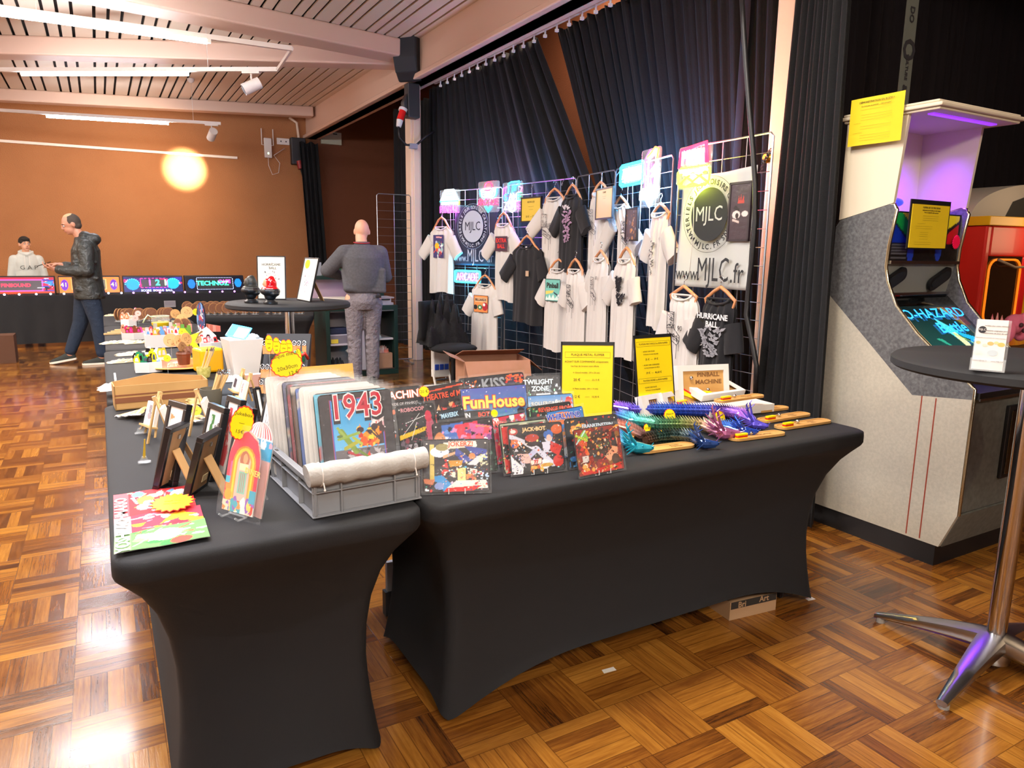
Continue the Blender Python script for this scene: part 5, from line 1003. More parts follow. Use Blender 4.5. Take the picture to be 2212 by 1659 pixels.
tee('2','black tee facing front with a tiny square badge on the chest',(1155,510),528,1104,1193,1124,1190,698,bcloth,.09,lambda b,H,Bw,dp:(b.box((.03,dp(0,0)-.002,-H*.35-.035),(.075,dp(0,0)-.0005,-H*.35+.015),pal('#b59a80',.8)),b.box((-.025,-.022,-.045),(.025,-.018,-.035),white),b.box((-.01,-.023,-.05),(.01,-.018,-.02),white)),seed=3,short='black tee with the tiny badge')
tee('1','white tee with an orange billiard ball print, hanging below the ARCADE neon',(1066,594),612,1026,1097,1036,1092,756,wcloth,.12,multi(panel_print(bil,-.11,.17,.10,.42),words(['BILLIARDS'],-.005,.235,.036,DK,.02)),seed=4,short='billiards tee')
tee('2','white tee with a pinball machine line drawing and FLIPPER, top row centre',(1205,408),425,1152,1238,1175,1225,640,wcloth,.035,sketch(-.12,.17,.22,txt='FLIPPER',sd=5),seed=5,short='FLIPPER line drawing tee')
tee('3a','black tee with a pink swirling storm print, top row centre',(1256,400),420,1214,1289,1228,1276,586,bcloth,.085,multi(strokes((-.09,.22,.09,.62),6,70,pal('#a886a6',.8),.010),strokes((-.09,.15,.09,.2),7,14,pal('#d8d0d8',.8),.010)),seed=6,short='black tee with the pink storm')
tee('3a','white tee numbered 90 beside the black storm tee',(1306,394),414,1283,1336,1281,1320,600,wcloth,.035,multi(sketch(-.10,.20,.20,sd=7),words(['90'],.075,.20,.05,DK)),seed=7,short='tee numbered 90')
tee('3b','white tee partly hidden behind the framed yellow notice under the blue neon',(1352,425),440,1312,1397,1345,1385,620,wcloth,.04,sketch(.03,.22,.17,dark=True,sd=8),seed=8,short='tee behind the framed yellow notice')
tee('3b','white tee with a faint line drawing at the right end, below the white neon',(1442,440),458,1408,1476,1412,1450,708,wcloth,.05,multi(strokes((-.06,.25,.02,.55),9,20,INK,.005)),seed=9,short='tee with the faint line drawing')
tee('2','white tee with the turquoise Pinball poster print, lower row',(1233,560),579,1192,1262,1200,1248,754,wcloth,.14,multi(panel_print(pin,-.10,.13,.10,.40),words(['Pinball'],0,.21,.062,pal('#241a18',.6),.03)),seed=10,short='Pinball poster tee')
tee('3a','white tee with a black slanting machine drawing, right of the Pinball tee',(1277,560),580,1250,1306,1256,1297,752,wcloth,.15,sketch(-.07,.20,.19,dark=True,sd=11),seed=11,short='tee with the black slanting machine')
tee('3b','white tee with a grey machine drawing and numbers, lower row middle',(1334,542),556,1300,1352,1304,1345,765,wcloth,.14,multi(sketch(-.06,.20,.18,sd=12),words(['87'],.05,.21,.035,INK)),seed=12,short='tee with the grey numbered drawing')
tee('3b','white tee with two stacked dark panels printed, above the right notice',(1395,536),558,1352,1419,1360,1408,772,wcloth,.15,multi(strokes((-.06,.19,.05,.33),13,80,DK,.009),strokes((-.03,.35,.11,.46),14,60,DK,.009)),seed=13,short='tee with two stacked dark panels')
tee('4','white tee with a bold black machine drawing, under the white banner',(1494,618),634,1450,1528,1460,1522,810,wcloth,.06,sketch(-.10,.22,.20,dark=True,txt='90',sd=15),seed=15,short='tee with the bold black machine')
tee('4','black tee reading HURRICANE BALL over a grey whirlwind, far right',(1577,620),642,1513,1612,1530,1600,812,bcloth,.07,multi(words(['HURRICANE','BALL'],0,.24,.045,pal('#d8d8da',.8),.03),strokes((-.10,.36,.10,.74),16,70,pal('#8e8f96',.8),.010)),seed=16,short='HURRICANE BALL tee')
# ---- banners
def ring_text(b,txt,r,a0,a1,size,y,m,kx=1.):
    n=len(txt)
    for i,c in enumerate(txt):
        if c==' ': continue
        a=a0+(a1-a0)*i/(n-1); flip=0
        b.text(c,size,MX.Translation((r*kx*math.cos(a),y,r*math.sin(a)))@MX.Rotation(PI/2-a+ (PI if False else 0),4,'Y')@FR,m,bold=.03)
def banner(key,label,uv,off,fg,bgm,seed):
    (u0,v0),(u1,v1)=uv; s0,z1=onp(key,u0,v0); s1,_=onp(key,u1,v0); _,z0=onp(key,u0,v1); w=s1-s0; h=z1-z0; t=thing('banner',label,'banner',mx=pmx(key,s0,z0,off))
    b=B(); b.sheet(30,24,lambda u,v:(w*u,-.012*math.sin(u*5+v*3+seed)-.004*math.sin(u*17),h*v-.02*math.sin(PI*u)*(v)),bgm); b.obj('fabric',t,smooth=True,thick=.001)
    b=B(); y=-.024; cx,cz=w*.47,h*.63; r=min(w,h)*.25
    b.m=MX.Translation((cx,y,cz)); n=48
    b.prism([(r*math.cos(2*PI*k/n),r*1.02*math.sin(2*PI*k/n)) for k in range(n)],0,.001,fg)
    b.text('MJLC',r*.80,tm(0,-.0008,0),bgm,sx=.85)
    for q in ('JEUX LOISIRS',): ring_text(b,q,r*1.22,PI*.74,PI*.26,r*.29,0,fg)
    ring_text(b,'CREATIONS',r*1.22,PI*.18,-PI*.26,r*.29,0,fg); ring_text(b,'MATERIELS',r*1.22,PI*1.26,PI*.82,r*.29,0,fg)
    for i,c in enumerate('MJLC.FR'): 
        a=-PI*.66+PI*.32*i/6; b.text(c,r*.29,MX.Translation((r*1.24*math.cos(a),0,r*1.24*math.sin(a)))@MX.Rotation(-(PI/2+a),4,'Y')@FR,fg,bold=.03)
    m_=48; b.tube([(r*1.45*math.cos(2*PI*k/m_),0,r*1.45*math.sin(2*PI*k/m_)) for k in range(m_)],.0012,fg,4,closed=True)
    b.m=MX.Translation((0,y,0)); b.text('www.',h*.17,tm(w*.03,0,h*.115),fg,al='LEFT',sx=.8); b.text('MJLC',h*.29,tm(w*.34,0,h*.15),fg,al='LEFT',sx=.62); b.text('.fr',h*.24,tm(w*.80,0,h*.13),fg,al='LEFT',sx=.75)
    b.obj('print',t)
banner('1','dark banner with a white MJLC badge and web address, between two white tees',((985,442),(1078,572)),.018,pal('#aeb4c4',.8),pal('#25263a',.8),1)
banner('4','large white banner with a black MJLC badge and web address',((1480,378),(1640,618)),.025,pal('#26282c',.8),pal('#b9bcb9',.75),2)
# ---- framed notices on the grid, hanging plaques
def hung(key,label,tl,br,art=None,lines=(),off=.03,name='price_notice',cat='notice',bgc='#d8b83a',frame_m=None,hook=True):
    s0,z1=onp(key,*tl); s1,_=onp(key,br[0],tl[1]); _,z0=onp(key,tl[0],br[1]); w=s1-s0; h=z1-z0; t=thing(name,label,cat,mx=pmx(key,s0,z0,off)); b=B(); fmm=frame_m or fwood
    b.box((0,0,0),(w,.012,h),fmm); b.box((0,-.005,h-.012),(w,0,h),fmm); b.box((0,-.005,0),(w,0,.012),fmm); b.box((0,-.005,0),(.012,0,h),fmm); b.box((w-.012,-.005,0),(w,0,h),fmm); b.obj('frame',t)
    b=B()
    if art is not None: artface(b,art,.008,w-.008,.008,h-.008,-.001,artm)
    else: b.box((.012,-.001,.012),(w-.012,0,h-.012),pal(bgc,.4,coat=.4))
    for tx,px,pz,sz in lines: b.text(tx,sz,tm(px*w,-.002,pz*h),ink)
    b.obj('sheet',t)
    return t
hung('2','black framed yellow price notice reading NEON LED and 50 €, next to the neon signs',(1135,428),(1179,481),lines=[('NEON LED',.5,.80,.022),('~~~~~~~~~~~',.5,.62,.012),('~~~~~~~~~',.5,.5,.012),('50 €  — 55 €',.5,.22,.026)],off=.05)
hung('3b','dark framed pale yellow notice hanging over the white tees',(1316,410),(1354,476),lines=[('T-SHIRT',.5,.85,.018),('~~~~~~~~~~~',.5,.72,.010),('~~~~~~~~~',.5,.66,.010)],off=.11,bgc='#dcc08a')
hung('3b','narrow sleeved plaque with brown and orange artwork, below the blue neon',(1385,452),(1412,522),art=bg(71,['#6a5048','#a8784a','#3a3038','#d8a05a','#8a8a98'],'#4a4048',50,w=24,h=60),off=.12,name='metal_plaque',cat='plaque')
hung('4','dark plaque with glaring eyes under a red flame, over the white banner',(1592,396),(1640,522),art=Art(50,90,'#3d3038').poly([(.4,.65),(.45,.78),(.5,.68),(.55,.8),(.6,.68),(.68,.79),(.72,.65)],'#b0352c').el(.36,.45,.2,.07,'#d8c8c4').el(.4,.43,.08,.05,'#2a2024').el(.78,.46,.16,.05,'#d8c8c4').poly([(.2,.56),(.5,.5),(.5,.55),(.3,.62)],'#1d171b').line(.2,.36,.5,.32,.02,'#c8b0a8'),off=.05,name='metal_plaque',cat='plaque',frame_m=pal('#2d2329',.4))
# ---- spare hooks
for i,(k,u,v) in enumerate((('2',1157,400),('3b',1345,372),('3a',1222,392))):
    if k=='3a': k='2'
    s,z=onp(k,u,v); b=B(); b.tube([(0,-.01,.02),(0,-.03,0),(.0,-.05,-.03),(.02,-.06,-.04),(.03,-.06,-.02)],.003,wire,6); o=b.obj('wire_hook'); o.matrix_world=pmx(k,s,z,.0); tag(o,['empty hook above the black framed neon notice','empty hook left of the blue neon sign','empty hook between the framed notice and the line drawing tee'][i],'hook')
# ================================================================= NEON SIGNS
SF={'Z':[[(0,1),(1,1),(0,0),(1,0)]],'A':[[(0,0),(.5,1),(1,0)],[(.2,.4),(.8,.4)]],'R':[[(0,0),(0,1),(.8,1),(.9,.75),(.8,.5),(0,.5)],[(.4,.5),(1,0)]],'C':[[(1,.9),(.6,1),(.15,.85),(0,.5),(.15,.15),(.6,0),(1,.1)]],'D':[[(0,0),(0,1),(.6,1),(1,.7),(1,.3),(.6,0),(0,0)]],'E':[[(1,1),(0,1),(0,0),(1,0)],[(0,.5),(.8,.5)]],
'P':[[(0,0),(0,1),(.8,1),(1,.8),(.8,.5),(0,.5)]],'I':[[(.5,0),(.5,1)]],'N':[[(0,0),(0,1),(1,0),(1,1)]],'B':[[(0,0),(0,1),(.7,1),(.9,.8),(.7,.52),(0,.5)],[(.7,.52),(1,.25),(.7,0),(0,0)]],'L':[[(0,1),(0,0),(1,0)]],'O':[[(.5,0),(.1,.2),(0,.5),(.1,.8),(.5,1),(.9,.8),(1,.5),(.9,.2),(.5,0)]],'G':[[(1,.85),(.5,1),(.1,.8),(0,.5),(.1,.2),(.5,0),(.95,.2),(1,.5),(.6,.5)]],'M':[[(0,0),(0,1),(.5,.4),(1,1),(1,0)]],'W':[[(0,1),(.25,0),(.5,.6),(.75,0),(1,1)]],'K':[[(0,0),(0,1)],[(1,1),(0,.5),(1,0)]],'S':[[(1,.9),(.5,1),(.05,.85),(.1,.6),(.9,.4),(.95,.15),(.5,0),(0,.1)]],'T':[[(0,1),(1,1)],[(.5,1),(.5,0)]]}
def neonm(n,c,e=14): return mat('neon_'+n,c,.4,emit=c,es=e*.55)
NC={'c':neonm('cyan','#38e0ff',7),'r':neonm('red','#ff2a48',9),'m':neonm('magenta','#ff50f0',7),'w':neonm('white','#eafcff',9),'y':neonm('yellow','#f4ff38',8),'b':neonm('blue','#2a8aff',9),'g':neonm('green','#40ffb0',7),'p':neonm('pink','#ff70c0',8),'o':neonm('orange','#ff8a3a',8)}
def neon(key,label,tl,br,items,off=.05,lights=(),r=.0055):
    """items: (colour, [points]) or (colour,'TEXT',x,z,w,h) in 0..1 panel units"""
    s0,z1=onp(key,*tl); s1,_=onp(key,br[0],(tl[1]+br[1])/2); _,z0=onp(key,tl[0],br[1]); w=s1-s0; h=z1-z0; mx=pmx(key,s0,z0,off); t=thing('neon_sign',label,'neon sign',mx=mx)
    b=B(); b.prism(rrect(0,0,w,h,.02),.008,.012,clearp); b.obj('acrylic_back',t)
    by={}
    for it in items:
        bb=by.setdefault(it[0],B())
        if isinstance(it[1],str):
            _,tx,x,z,ww,hh=it; n=len(tx); cw=ww/(n*1.28)
            for i,ch in enumerate(tx):
                for st in SF[ch]: bb.tube([((x+(i*1.28)*cw+p[0]*cw)*w,0,(z+p[1]*hh)*h) for p in st],r*.8,NC[it[0]],6)
        else: bb.tube([(p[0]*w,0,p[1]*h) for p in it[1]],r,NC[it[0]],6)
    for k,bb in by.items(): bb.obj('neon_tube',t,smooth=True)
    for (c,x,z,e) in lights:
        p=mx@V((x*w,.05,z*h)); point('neon_glow',p,e*7,c,.06)
    b=B(); b.tube([(w*.5,.012,.01),(w*.52,.02,-.25),(w*.48,.02,-.5)],.0018,white,5); b.obj('power_lead',t,smooth=True)
def rr_(x0,z0,x1,z1,c=.06): return [(x0+c,z0),(x1-c,z0),(x1,z0+c),(x1,z1-c),(x1-c,z1),(x0+c,z1),(x0,z1-c),(x0,z0+c),(x0+c,z0)]
neon('1','glowing sign with an arcade cabinet marquee over the word PINBALL, leftmost neon',(957,412),(1000,461),[('w',[(.06,.55),(.28,1),(.72,1),(.95,.55),(.06,.55)]),('w',[(.14,.58),(.32,.92),(.68,.92),(.86,.58)]),('c',[(.02,.5),(.98,.5)]),('w',[(.2,.7),(.8,.7)]),('w',[(.1,.45),(.9,.45)]),('w',[(.1,.38),(.9,.38)]),('w',[(.25,.64),(.75,.64)]),('w',[(.3,.82),(.7,.82)]),('y',[(.98,.5),(.98,.34),(.9,.34)]),('m','PINBALL',.03,.0,.98,.3)],lights=[('#7ae8ff',.5,.8,2.2),('#e060ff',.5,.1,2.0)])
neon('1','glowing sign of a rocket ball above the red word ARCADE, second neon from the left',(1040,394),(1085,460),[('r',[(.5+.17*math.cos(a),.83+.14*math.sin(a)) for a in [k*.5 for k in range(14)]]),('w',[(.15,.72),(.2,.5),(.8,.5),(.86,.72),(.6,.76),(.3,.76),(.15,.72)]),('w',[(.25,.66),(.78,.66)]),('w',[(.3,.58),(.72,.58)]),('c',[(.1,.75),(.12,.55),(.3,.42)]),('c',[(.9,.75),(.88,.55),(.7,.42)]),('r','ARCADE',.0,.24,1.02,.2),('c',[(.33,.2),(.5,.0),(.68,.2)]),('c',[(.4,.2),(.5,.08),(.6,.2)])],lights=[('#ff3050',.5,.9,1.2),('#60d8ff',.5,.55,1.5),('#50c0ff',.5,.1,1.0)])
neon('2','glowing game zone sign in cyan and magenta, third neon from the left',(1094,396),(1137,460),[('c',[(.3,.62),(.3,.95),(.45,1),(.85,1),(.85,.88),(.5,.86),(.5,.62)]),('c',[(.52,.72),(.66,.72),(.66,.82),(.52,.82),(.52,.72)]),('m',[(.02,.6),(.05,.8),(.22,.85)]),('p',[(.85,.82),(.98,.78),(.92,.64),(.8,.64)]),('b','G',.1,.38,.2,.24),('w','AM',.35,.40,.42,.22),('g','E',.78,.38,.22,.24),('w','ZON',.1,.10,.6,.24),('m','E',.74,.1,.22,.24),('w',[(.35,.08),(.5,.0),(.65,.08)]),('w',[(.3,.36),(.8,.36)])],lights=[('#40c8ff',.5,.9,1.8),('#d050ff',.5,.15,1.8)])
neon('1','rectangular cyan framed ARCADE neon below the dark banner',(993,582),(1050,610),[('c',rr_(.02,.04,.98,.96)),('c',rr_(.05,.10,.95,.90)),('p','ARCADE',.10,.22,.84,.52)],lights=[('#40d0ff',.5,.5,2.2)],off=.08)
neon('3b','blue framed rectangular neon sign on the fourth grid panel',(1358,358),(1411,407),[('c',rr_(.02,.04,.98,.96,.08)),('c',rr_(.07,.12,.93,.88,.07)),('w','ARCADE',.12,.34,.8,.34),('w',[(.15,.25),(.85,.25)]),('w',[(.15,.75),(.85,.75)]),('w','ARCADE',.13,.38,.8,.24)],lights=[('#30b8ff',.5,.5,4.5),('#1a9aff',.2,.9,2.5)],r=.007,off=.07)
neon('3b','tall white and pink pinball machine shaped neon, beside the blue one',(1410,328),(1450,450),[('o',[(.35,.86),(.75,1),(.9,.97),(.85,.80)]),('m',[(.28,.25),(.28,.85),(.5,.97)]),('w',[(.42,.55),(.42,.84),(.82,.95),(.82,.72),(.42,.55)]),('w',[(.42,.2),(.42,.58),(.9,.72),(.95,.6),(.85,.3),(.42,.2)]),('w',[(.5,.3),(.5,.5),(.8,.6),(.78,.36),(.5,.3)]),('w',[(.05,.15),(.12,.32),(.8,.34),(.98,.28),(.9,.15),(.05,.15)]),('w',[(.1,.2),(.9,.24)]),('w',[(.1,.27),(.9,.29)]),('w',[(.35,.14),(.55,.0),(.7,.14)]),('m',[(.55,.4),(.55,.75)]),('w','PINBALL',.05,.17,.9,.12)],lights=[('#ff5070',.6,.95,3.0),('#c8e8ff',.5,.3,3.0),('#40a8ff',.3,.1,2.0)],r=.007,off=.09)
neon('4','red PINBALL neon over a glowing yellow joystick pair, rightmost sign',(1491,322),(1560,412),[('r',[(.08,.5),(.12,.9),(.82,1),(.86,.55)]),('r',[(.04,.5),(.08,.94),(.86,1.03),(.92,.55)]),('w','PINBALL',.14,.56,.74,.34),('p','PINBALL',.15,.58,.72,.30),('y',rr_(.02,.06,.98,.5,.1)),('w',[(.06,.45),(.4,.42),(.6,.42),(.94,.45)]),('y',[(.1,.14),(.3,.28),(.5,.16),(.7,.28),(.9,.14)]),('y',[(.12,.38),(.3,.28),(.5,.36),(.7,.28),(.88,.38)]),('w',[(.1,.40),(.9,.40)]),('w',[(.2,.33),(.8,.33)]),('y',[(.06,.10),(.3,.06),(.5,.12),(.7,.06),(.94,.10)])],lights=[('#ff3050',.5,.95,3.0),('#e8ff40',.5,.1,3.0)],r=.007,off=.09)
# ================================================================= heavy cable, chain, cable to socket
P=[(1600,-60),(1606,60),(1612,150),(1619,240),(1627,330),(1631,400),(1631,480),(1624,560),(1617,620),(1612,680),(1625,740),(1634,790),(1632,850)]
b=B(); b.tube([at(u,v,x=2.98) for u,v in P],.0135,mat('black_rubber','#141416',.45,spec=.5),12); tag(b.obj('power_cable',smooth=True),'thick black power cable hanging in front of the white banner','cable')
s,z=onp('4',1664,325); b=B(); g=[at(1664,325,x=3.17),at(1656,340,x=3.26),at(1648,352,x=3.34),at(1644,372,x=3.44)]
for i in range(14):
    f=i/13*2.999; k=int(f); p=g[k].lerp(g[k+1],f-k); b.m=MX.Translation(p)@MX.Rotation(PI/2*(i%2),4,'Z')@MX.Rotation(.5,4,'Y'); b.tube([(.006*math.cos(a),0,.013*math.sin(a)) for a in [q*PI/4 for q in range(8)]],.0022,blk,5,closed=True)
tag(b.obj('chain'),'small dark chain tying the rightmost grid panel to the broad pillar','chain')
b=B(); b.lathe([(.03,0),(.034,.01),(.024,.02),(.02,.026)],mat('brass','#c99a3a',.25,1),14); o=b.obj('brass_fitting',smooth=40,loc=(3.50,3.09,1.98)); o.rotation_euler=(0,-PI/2,0); tag(o,'round brass fitting screwed to the broad pillar by the chain','fitting')
# ================================================================= BACK TABLE: slanted pinball headboards with lights
def ledm(n,c,e): return mat('led_'+n,c,.4,emit=c,es=e)
artglow=mat('lit_panel','#808080',.3,art=True,es=.9)
def headboard(label,ul,ur,y,kind,seed):
    a=at(ul,640,y=y); c=at(ur,640,y=y); w=c.x-a.x; t=thing('pinball_display_panel',label,'display panel',(a.x,y,.738)); b=B(); h=.26
    b.prism([(0,0),(.10,h),(.24,h),(.26,0)],0,w,blk,'x'); b.m=MX.Identity(4); b.obj('housing',t,bev=.006)
    b=B(); sl=math.atan2(.10,h); b.m=MX.Rotation(-sl,4,'X'); hh=math.hypot(.10,h); y0=-.004
    if kind=='r': A=Art(100,30,'#b8283c').rect(.03,.15,.83,.85,'#c050b0').rect(.05,.2,.81,.8,'#4a4448').blobs(seed,20,['#2a3a9a','#3a80c8','#e0e0f0','#c82020','#20202a'],.02,.1,(.85,.1,.99,.95)).rect(0,0,1,.12,'#c23a22'); tx=[('PINSOUND',.43,.5,.07,ledm('red','#ff3048',2)),('CORVETTE',.4,.07,.035,pal('#e8501e',.4))]
    elif kind=='o': A=Art(100,30,'#e2702a').rect(.2,.2,.78,.88,'#f0a060').rect(.22,.24,.76,.84,'#5a5a4c').el(.09,.5,.06,.34,'#5a1ea0').el(.90,.5,.06,.34,'#5a1ea0').blobs(seed,8,['#2a1a14'],.03,.08,(.25,0,.75,.08)); tx=[('41',.09,.5,.09,white),('41',.90,.5,.09,white),('45',.32,.5,.10,pal('#c8d060',.4))]
    elif kind=='b': A=Art(110,30,'#1c1c5a').blobs(seed,24,['#2a2a8a','#401a6a','#c81a5a','#181848'],.05,.2).el(.15,.5,.11,.36,'#1888d8').el(.83,.55,.11,.36,'#18a0d8').rect(.30,.35,.72,.80,'#3c3a42'); tx=[('1',.44,.58,.13,ledm('mag','#ff40d0',4)),('2',.57,.58,.13,ledm('grn','#30f0a0',4)),('1',.70,.58,.13,ledm('lim','#b0ff90',4)),('SCORE  BONUS  BALL',.55,.14,.045,ledm('wht','#c0d0ff',1.5))]
    else: A=Art(110,30,'#0c0e1c').el(.10,.5,.06,.3,'#1a70e0').el(.90,.55,.06,.3,'#1a80e0').rect(.20,.18,.80,.85,'#26262a'); tx=[('TECHNOZ',.46,.52,.10,ledm('grn','#30f0a0',4)),('CAFE',.66,.62,.08,ledm('mag','#ff40d0',4))]
    artface(b,A,.012,w-.012,.02,hh-.02,y0,artglow)
    for q in tx: b.text(q[0],q[3],tm(q[1]*w,y0-.002,q[2]*hh),q[4],bold=.03)
    b.obj('front_panel',t)
    BX=[]
    class _L:
        def box(s,a,c,m): q=B(); q.m=MX.Rotation(-sl,4,'X'); q.box(a,c,m); q.obj('led',t)
        def ell(s,c,r,m,n,k): q=B(); q.m=MX.Rotation(-sl,4,'X'); q.ell(c,r,m,n,k); q.obj('led',t)
    b=_L()
    if kind in 'bt':
        m=ledm('wht','#d8e8ff',5) if kind=='t' else ledm('rose','#ff2a6a',4); x0,x1,z0,z1=(.20*w,.80*w,.18*hh,.85*hh) if kind=='t' else (.29*w,.73*w,.32*hh,.83*hh)
        n=22 if kind=='t' else 7
        for k in range(n):
            x=x0+(x1-x0)*k/n; b.box((x,y0-.004,z1),(x+(x1-x0)/n*.6,y0,z1+.006),m); b.box((x,y0-.004,z0-.006),(x+(x1-x0)/n*.6,y0,z0),m)
        for k in range(5): z=z0+(z1-z0)*k/5; b.box((x0-.006,y0-.004,z),(x0,y0,z+.03),m); b.box((x1,y0-.004,z),(x1+.006,y0,z+.03),m)
        if kind=='b':
            mc=ledm('cyan','#40e8ff',6)
            for cx_ in (.15,.83):
                for k in range(11): a_=PI*k/10; b.ell((cx_*w+.115*w*math.cos(a_),y0-.004,.5*hh+.115*w*math.sin(a_)*.9),.006,mc,6,4)
    return t
headboard('red pinball sound display panel reading PINSOUND and CORVETTE, leftmost on the back table',-30,121,12.33,'r',1)
headboard('orange pinball score panel with purple ovals, behind the walking person',128,262,12.33,'o',2)
headboard('violet and blue pinball display panel with lit digits 1 2 1',268,398,12.33,'b',3)
headboard('black pinball display panel with a lit dotted border and green letters, rightmost on its table',402,530,12.33,'t',4)
t=thing('light_string','string of small violet and white bulbs along the front edge of the back table','light string',(0,12.15,.742))
b=B(); xs=[at(u,640,y=12.15).x for u in (10,42,79,110,139,204,235,263,289,320,346,376,400,427,454,481,507)]; b.tube([(xs[0]-.3,0,.004)]+[(x,.006*(i%2),.004) for i,x in enumerate(xs)],.003,blk,5); b.obj('wire',t)
for i,x in enumerate(xs): b=B(); b.ell((x,-.008,.014),.014,ledm('bw','#d8dcff',9) if i<8 else ledm('bv','#d070ff',7),10,6); b.obj('bulb',t,smooth=True)
b=B(); b.box((0,0,0),(.16,.01,.10),mat('label_holder','#b8b6ba',.15,.3)); b.box((.01,-.001,.03),(.15,0,.085),pal('#8a8890',.3)); tag(b.obj('card_holder',loc=tuple(at(355,664,y=12.10))),'small clear card holder hanging on the black cloth of the back table','card holder')
b=B(); b.box((-.25,0,0),(.12,.3,.34),mat('brown_box','#5a3a26',.8)); tag(b.obj('cardboard_box',loc=(at(10,785,z=0).x,at(10,785,z=0).y,0)),'dark brown box on the floor at the left end of the back table','box')
# ================================================================= PEOPLE
skin=mat('skin','#c98f74',.5,bump=(40,.05,.002)); skin2=mat('skin_light','#d9a284',.5)
def capsule(b,p,q,r0,r1,m,n=14):
    p=V(p);q=V(q); d=(q-p); L=d.length; d.normalize(); a=V((0,0,1)) if abs(d.z)<.9 else V((1,0,0)); u=d.cross(a).normalized(); w=d.cross(u); rs=[]
    for k in range(5): a_=-PI/2+PI/2*k/4*.98+.02; rs.append((p+d*r0*math.sin(a_),r0*math.cos(a_)))
    for k in range(5): a_=PI/2*k/4*.98; rs.append((q+d*r1*math.sin(a_),r1*math.cos(a_)))
    b.rings([[c+(u*math.cos(2*PI*j/n)+w*math.sin(2*PI*j/n))*max(r,.0008) for j in range(n)] for c,r in rs],m)
def rem(b,name,parent,vox=.010,sm=4,m=None):
    o=b.obj(name,parent,smooth=True); r=o.modifiers.new('r','REMESH'); r.mode='VOXEL'; r.voxel_size=vox; r.use_smooth_shade=True
    s=o.modifiers.new('s','SMOOTH'); s.factor=.5; s.iterations=sm; return o
def chain(b,pts,m):
    for i in range(len(pts)-1): capsule(b,pts[i][0],pts[i+1][0],pts[i][1],pts[i+1][1],m)
def loftell(b,secs,m,n=24):
    """secs: (center, rx, ry) horizontal ellipses"""
    b.rings([[(c[0]+rx*math.cos(2*PI*j/n),c[1]+ry*math.sin(2*PI*j/n),c[2]) for j in range(n)] for c,rx,ry in secs],m)
def head(b,c,yaw,m,pitch=0,s=1.):
    """head centred at c, face along local -Y"""
    old=b.m; b.m=MX.Translation(c)@MX.Rotation(yaw,4,'Z')@MX.Rotation(pitch,4,'X')@MX.Scale(s,4)
    b.ell((0,.012,.02),(.076,.096,.10),m,18,12); b.ell((0,-.028,-.05),(.056,.062,.066),m,16,10); b.ell((0,-.062,-.088),(.026,.024,.02),m,10,8)
    b.ell((0,-.096,-.018),(.013,.022,.022),m,8,6); b.ell((0,-.088,.008),(.010,.014,.03),m,8,6); b.ell((0,-.082,-.062),(.026,.014,.007),m,8,6)
    for sx in (-1,1): b.ell((sx*.078,.012,-.012),(.010,.020,.033),m,10,8); b.ell((sx*.033,-.074,.024),(.022,.012,.007),m,8,6)
    b.m=old
def face(parent,c,yaw,pitch=0,s=1.,hairm=None,brow='#4a3a30'):
    M0=MX.Translation(c)@MX.Rotation(yaw,4,'Z')@MX.Rotation(pitch,4,'X')@MX.Scale(s,4)
    for sx in (-1,1):
        b=B(); b.m=M0; b.ell((sx*.030,-.080,.002),(.0125,.009,.0085),pal('#e8e4e0',.2),10,8); b.ell((sx*.030,-.0885,.002),(.0055,.003,.0055),pal('#2a1e18',.1),8,6); b.obj('eye',parent,smooth=True)
    b=B(); b.m=M0
    for sx in (-1,1): b.tube([(sx*.017,-.090,.022),(sx*.030,-.091,.027),(sx*.045,-.084,.022)],.004,pal(brow,.8),6)
    b.obj('eyebrows',parent,smooth=True)
    b=B(); b.m=M0; b.tube([(-.024,-.090,-.060),(0,-.098,-.058),(.024,-.090,-.060)],.004,pal('#a8605a',.5),6); b.obj('mouth',parent,smooth=True)
def hand(b,w,fwd,palm,m,curl=.5,side=1,s=1.,spread=.12):
    """hand rooted at wrist w; fwd = finger direction, palm = palm normal"""
    f=V(fwd).normalized(); p=V(palm).normalized(); p=(p-f*p.dot(f)).normalized(); x=f.cross(p)*side; w=V(w)
    capsule(b,w,w+f*.03*s,.026*s,.030*s,m,10)
    for k in range(4):
        base=w+f*.072*s+x*(k-1.5)*.0195*s; capsule(b,w+f*.02*s+x*(k-1.5)*.012*s,base,.017*s,.0125*s,m,8)
        L=[.040,.046,.043,.034][k]*s; d=f+x*(k-1.5)*spread; d.normalize(); q=base
        for j,(l,r) in enumerate(((1,.0098),(.65,.0088),(.5,.0078))):
            a=curl*(j+.6); dd=(d*math.cos(a)+p*math.sin(a)).normalized(); q2=q+dd*L*l; capsule(b,q,q2,r*s,r*s*.92,m,8); q=q2
    t0=w+f*.018*s+x*(-.026)*s; t1=t0+(f*.6-x*.7+p*.35).normalized()*.042*s; t2=t1+(f*.85-x*.2+p*.45).normalized()*.030*s; t3=t2+(f*.9+p*.4).normalized()*.024*s
    chain(b,[(t0,.014*s),(t1,.0115*s),(t2,.010*s),(t3,.0088*s)],m)
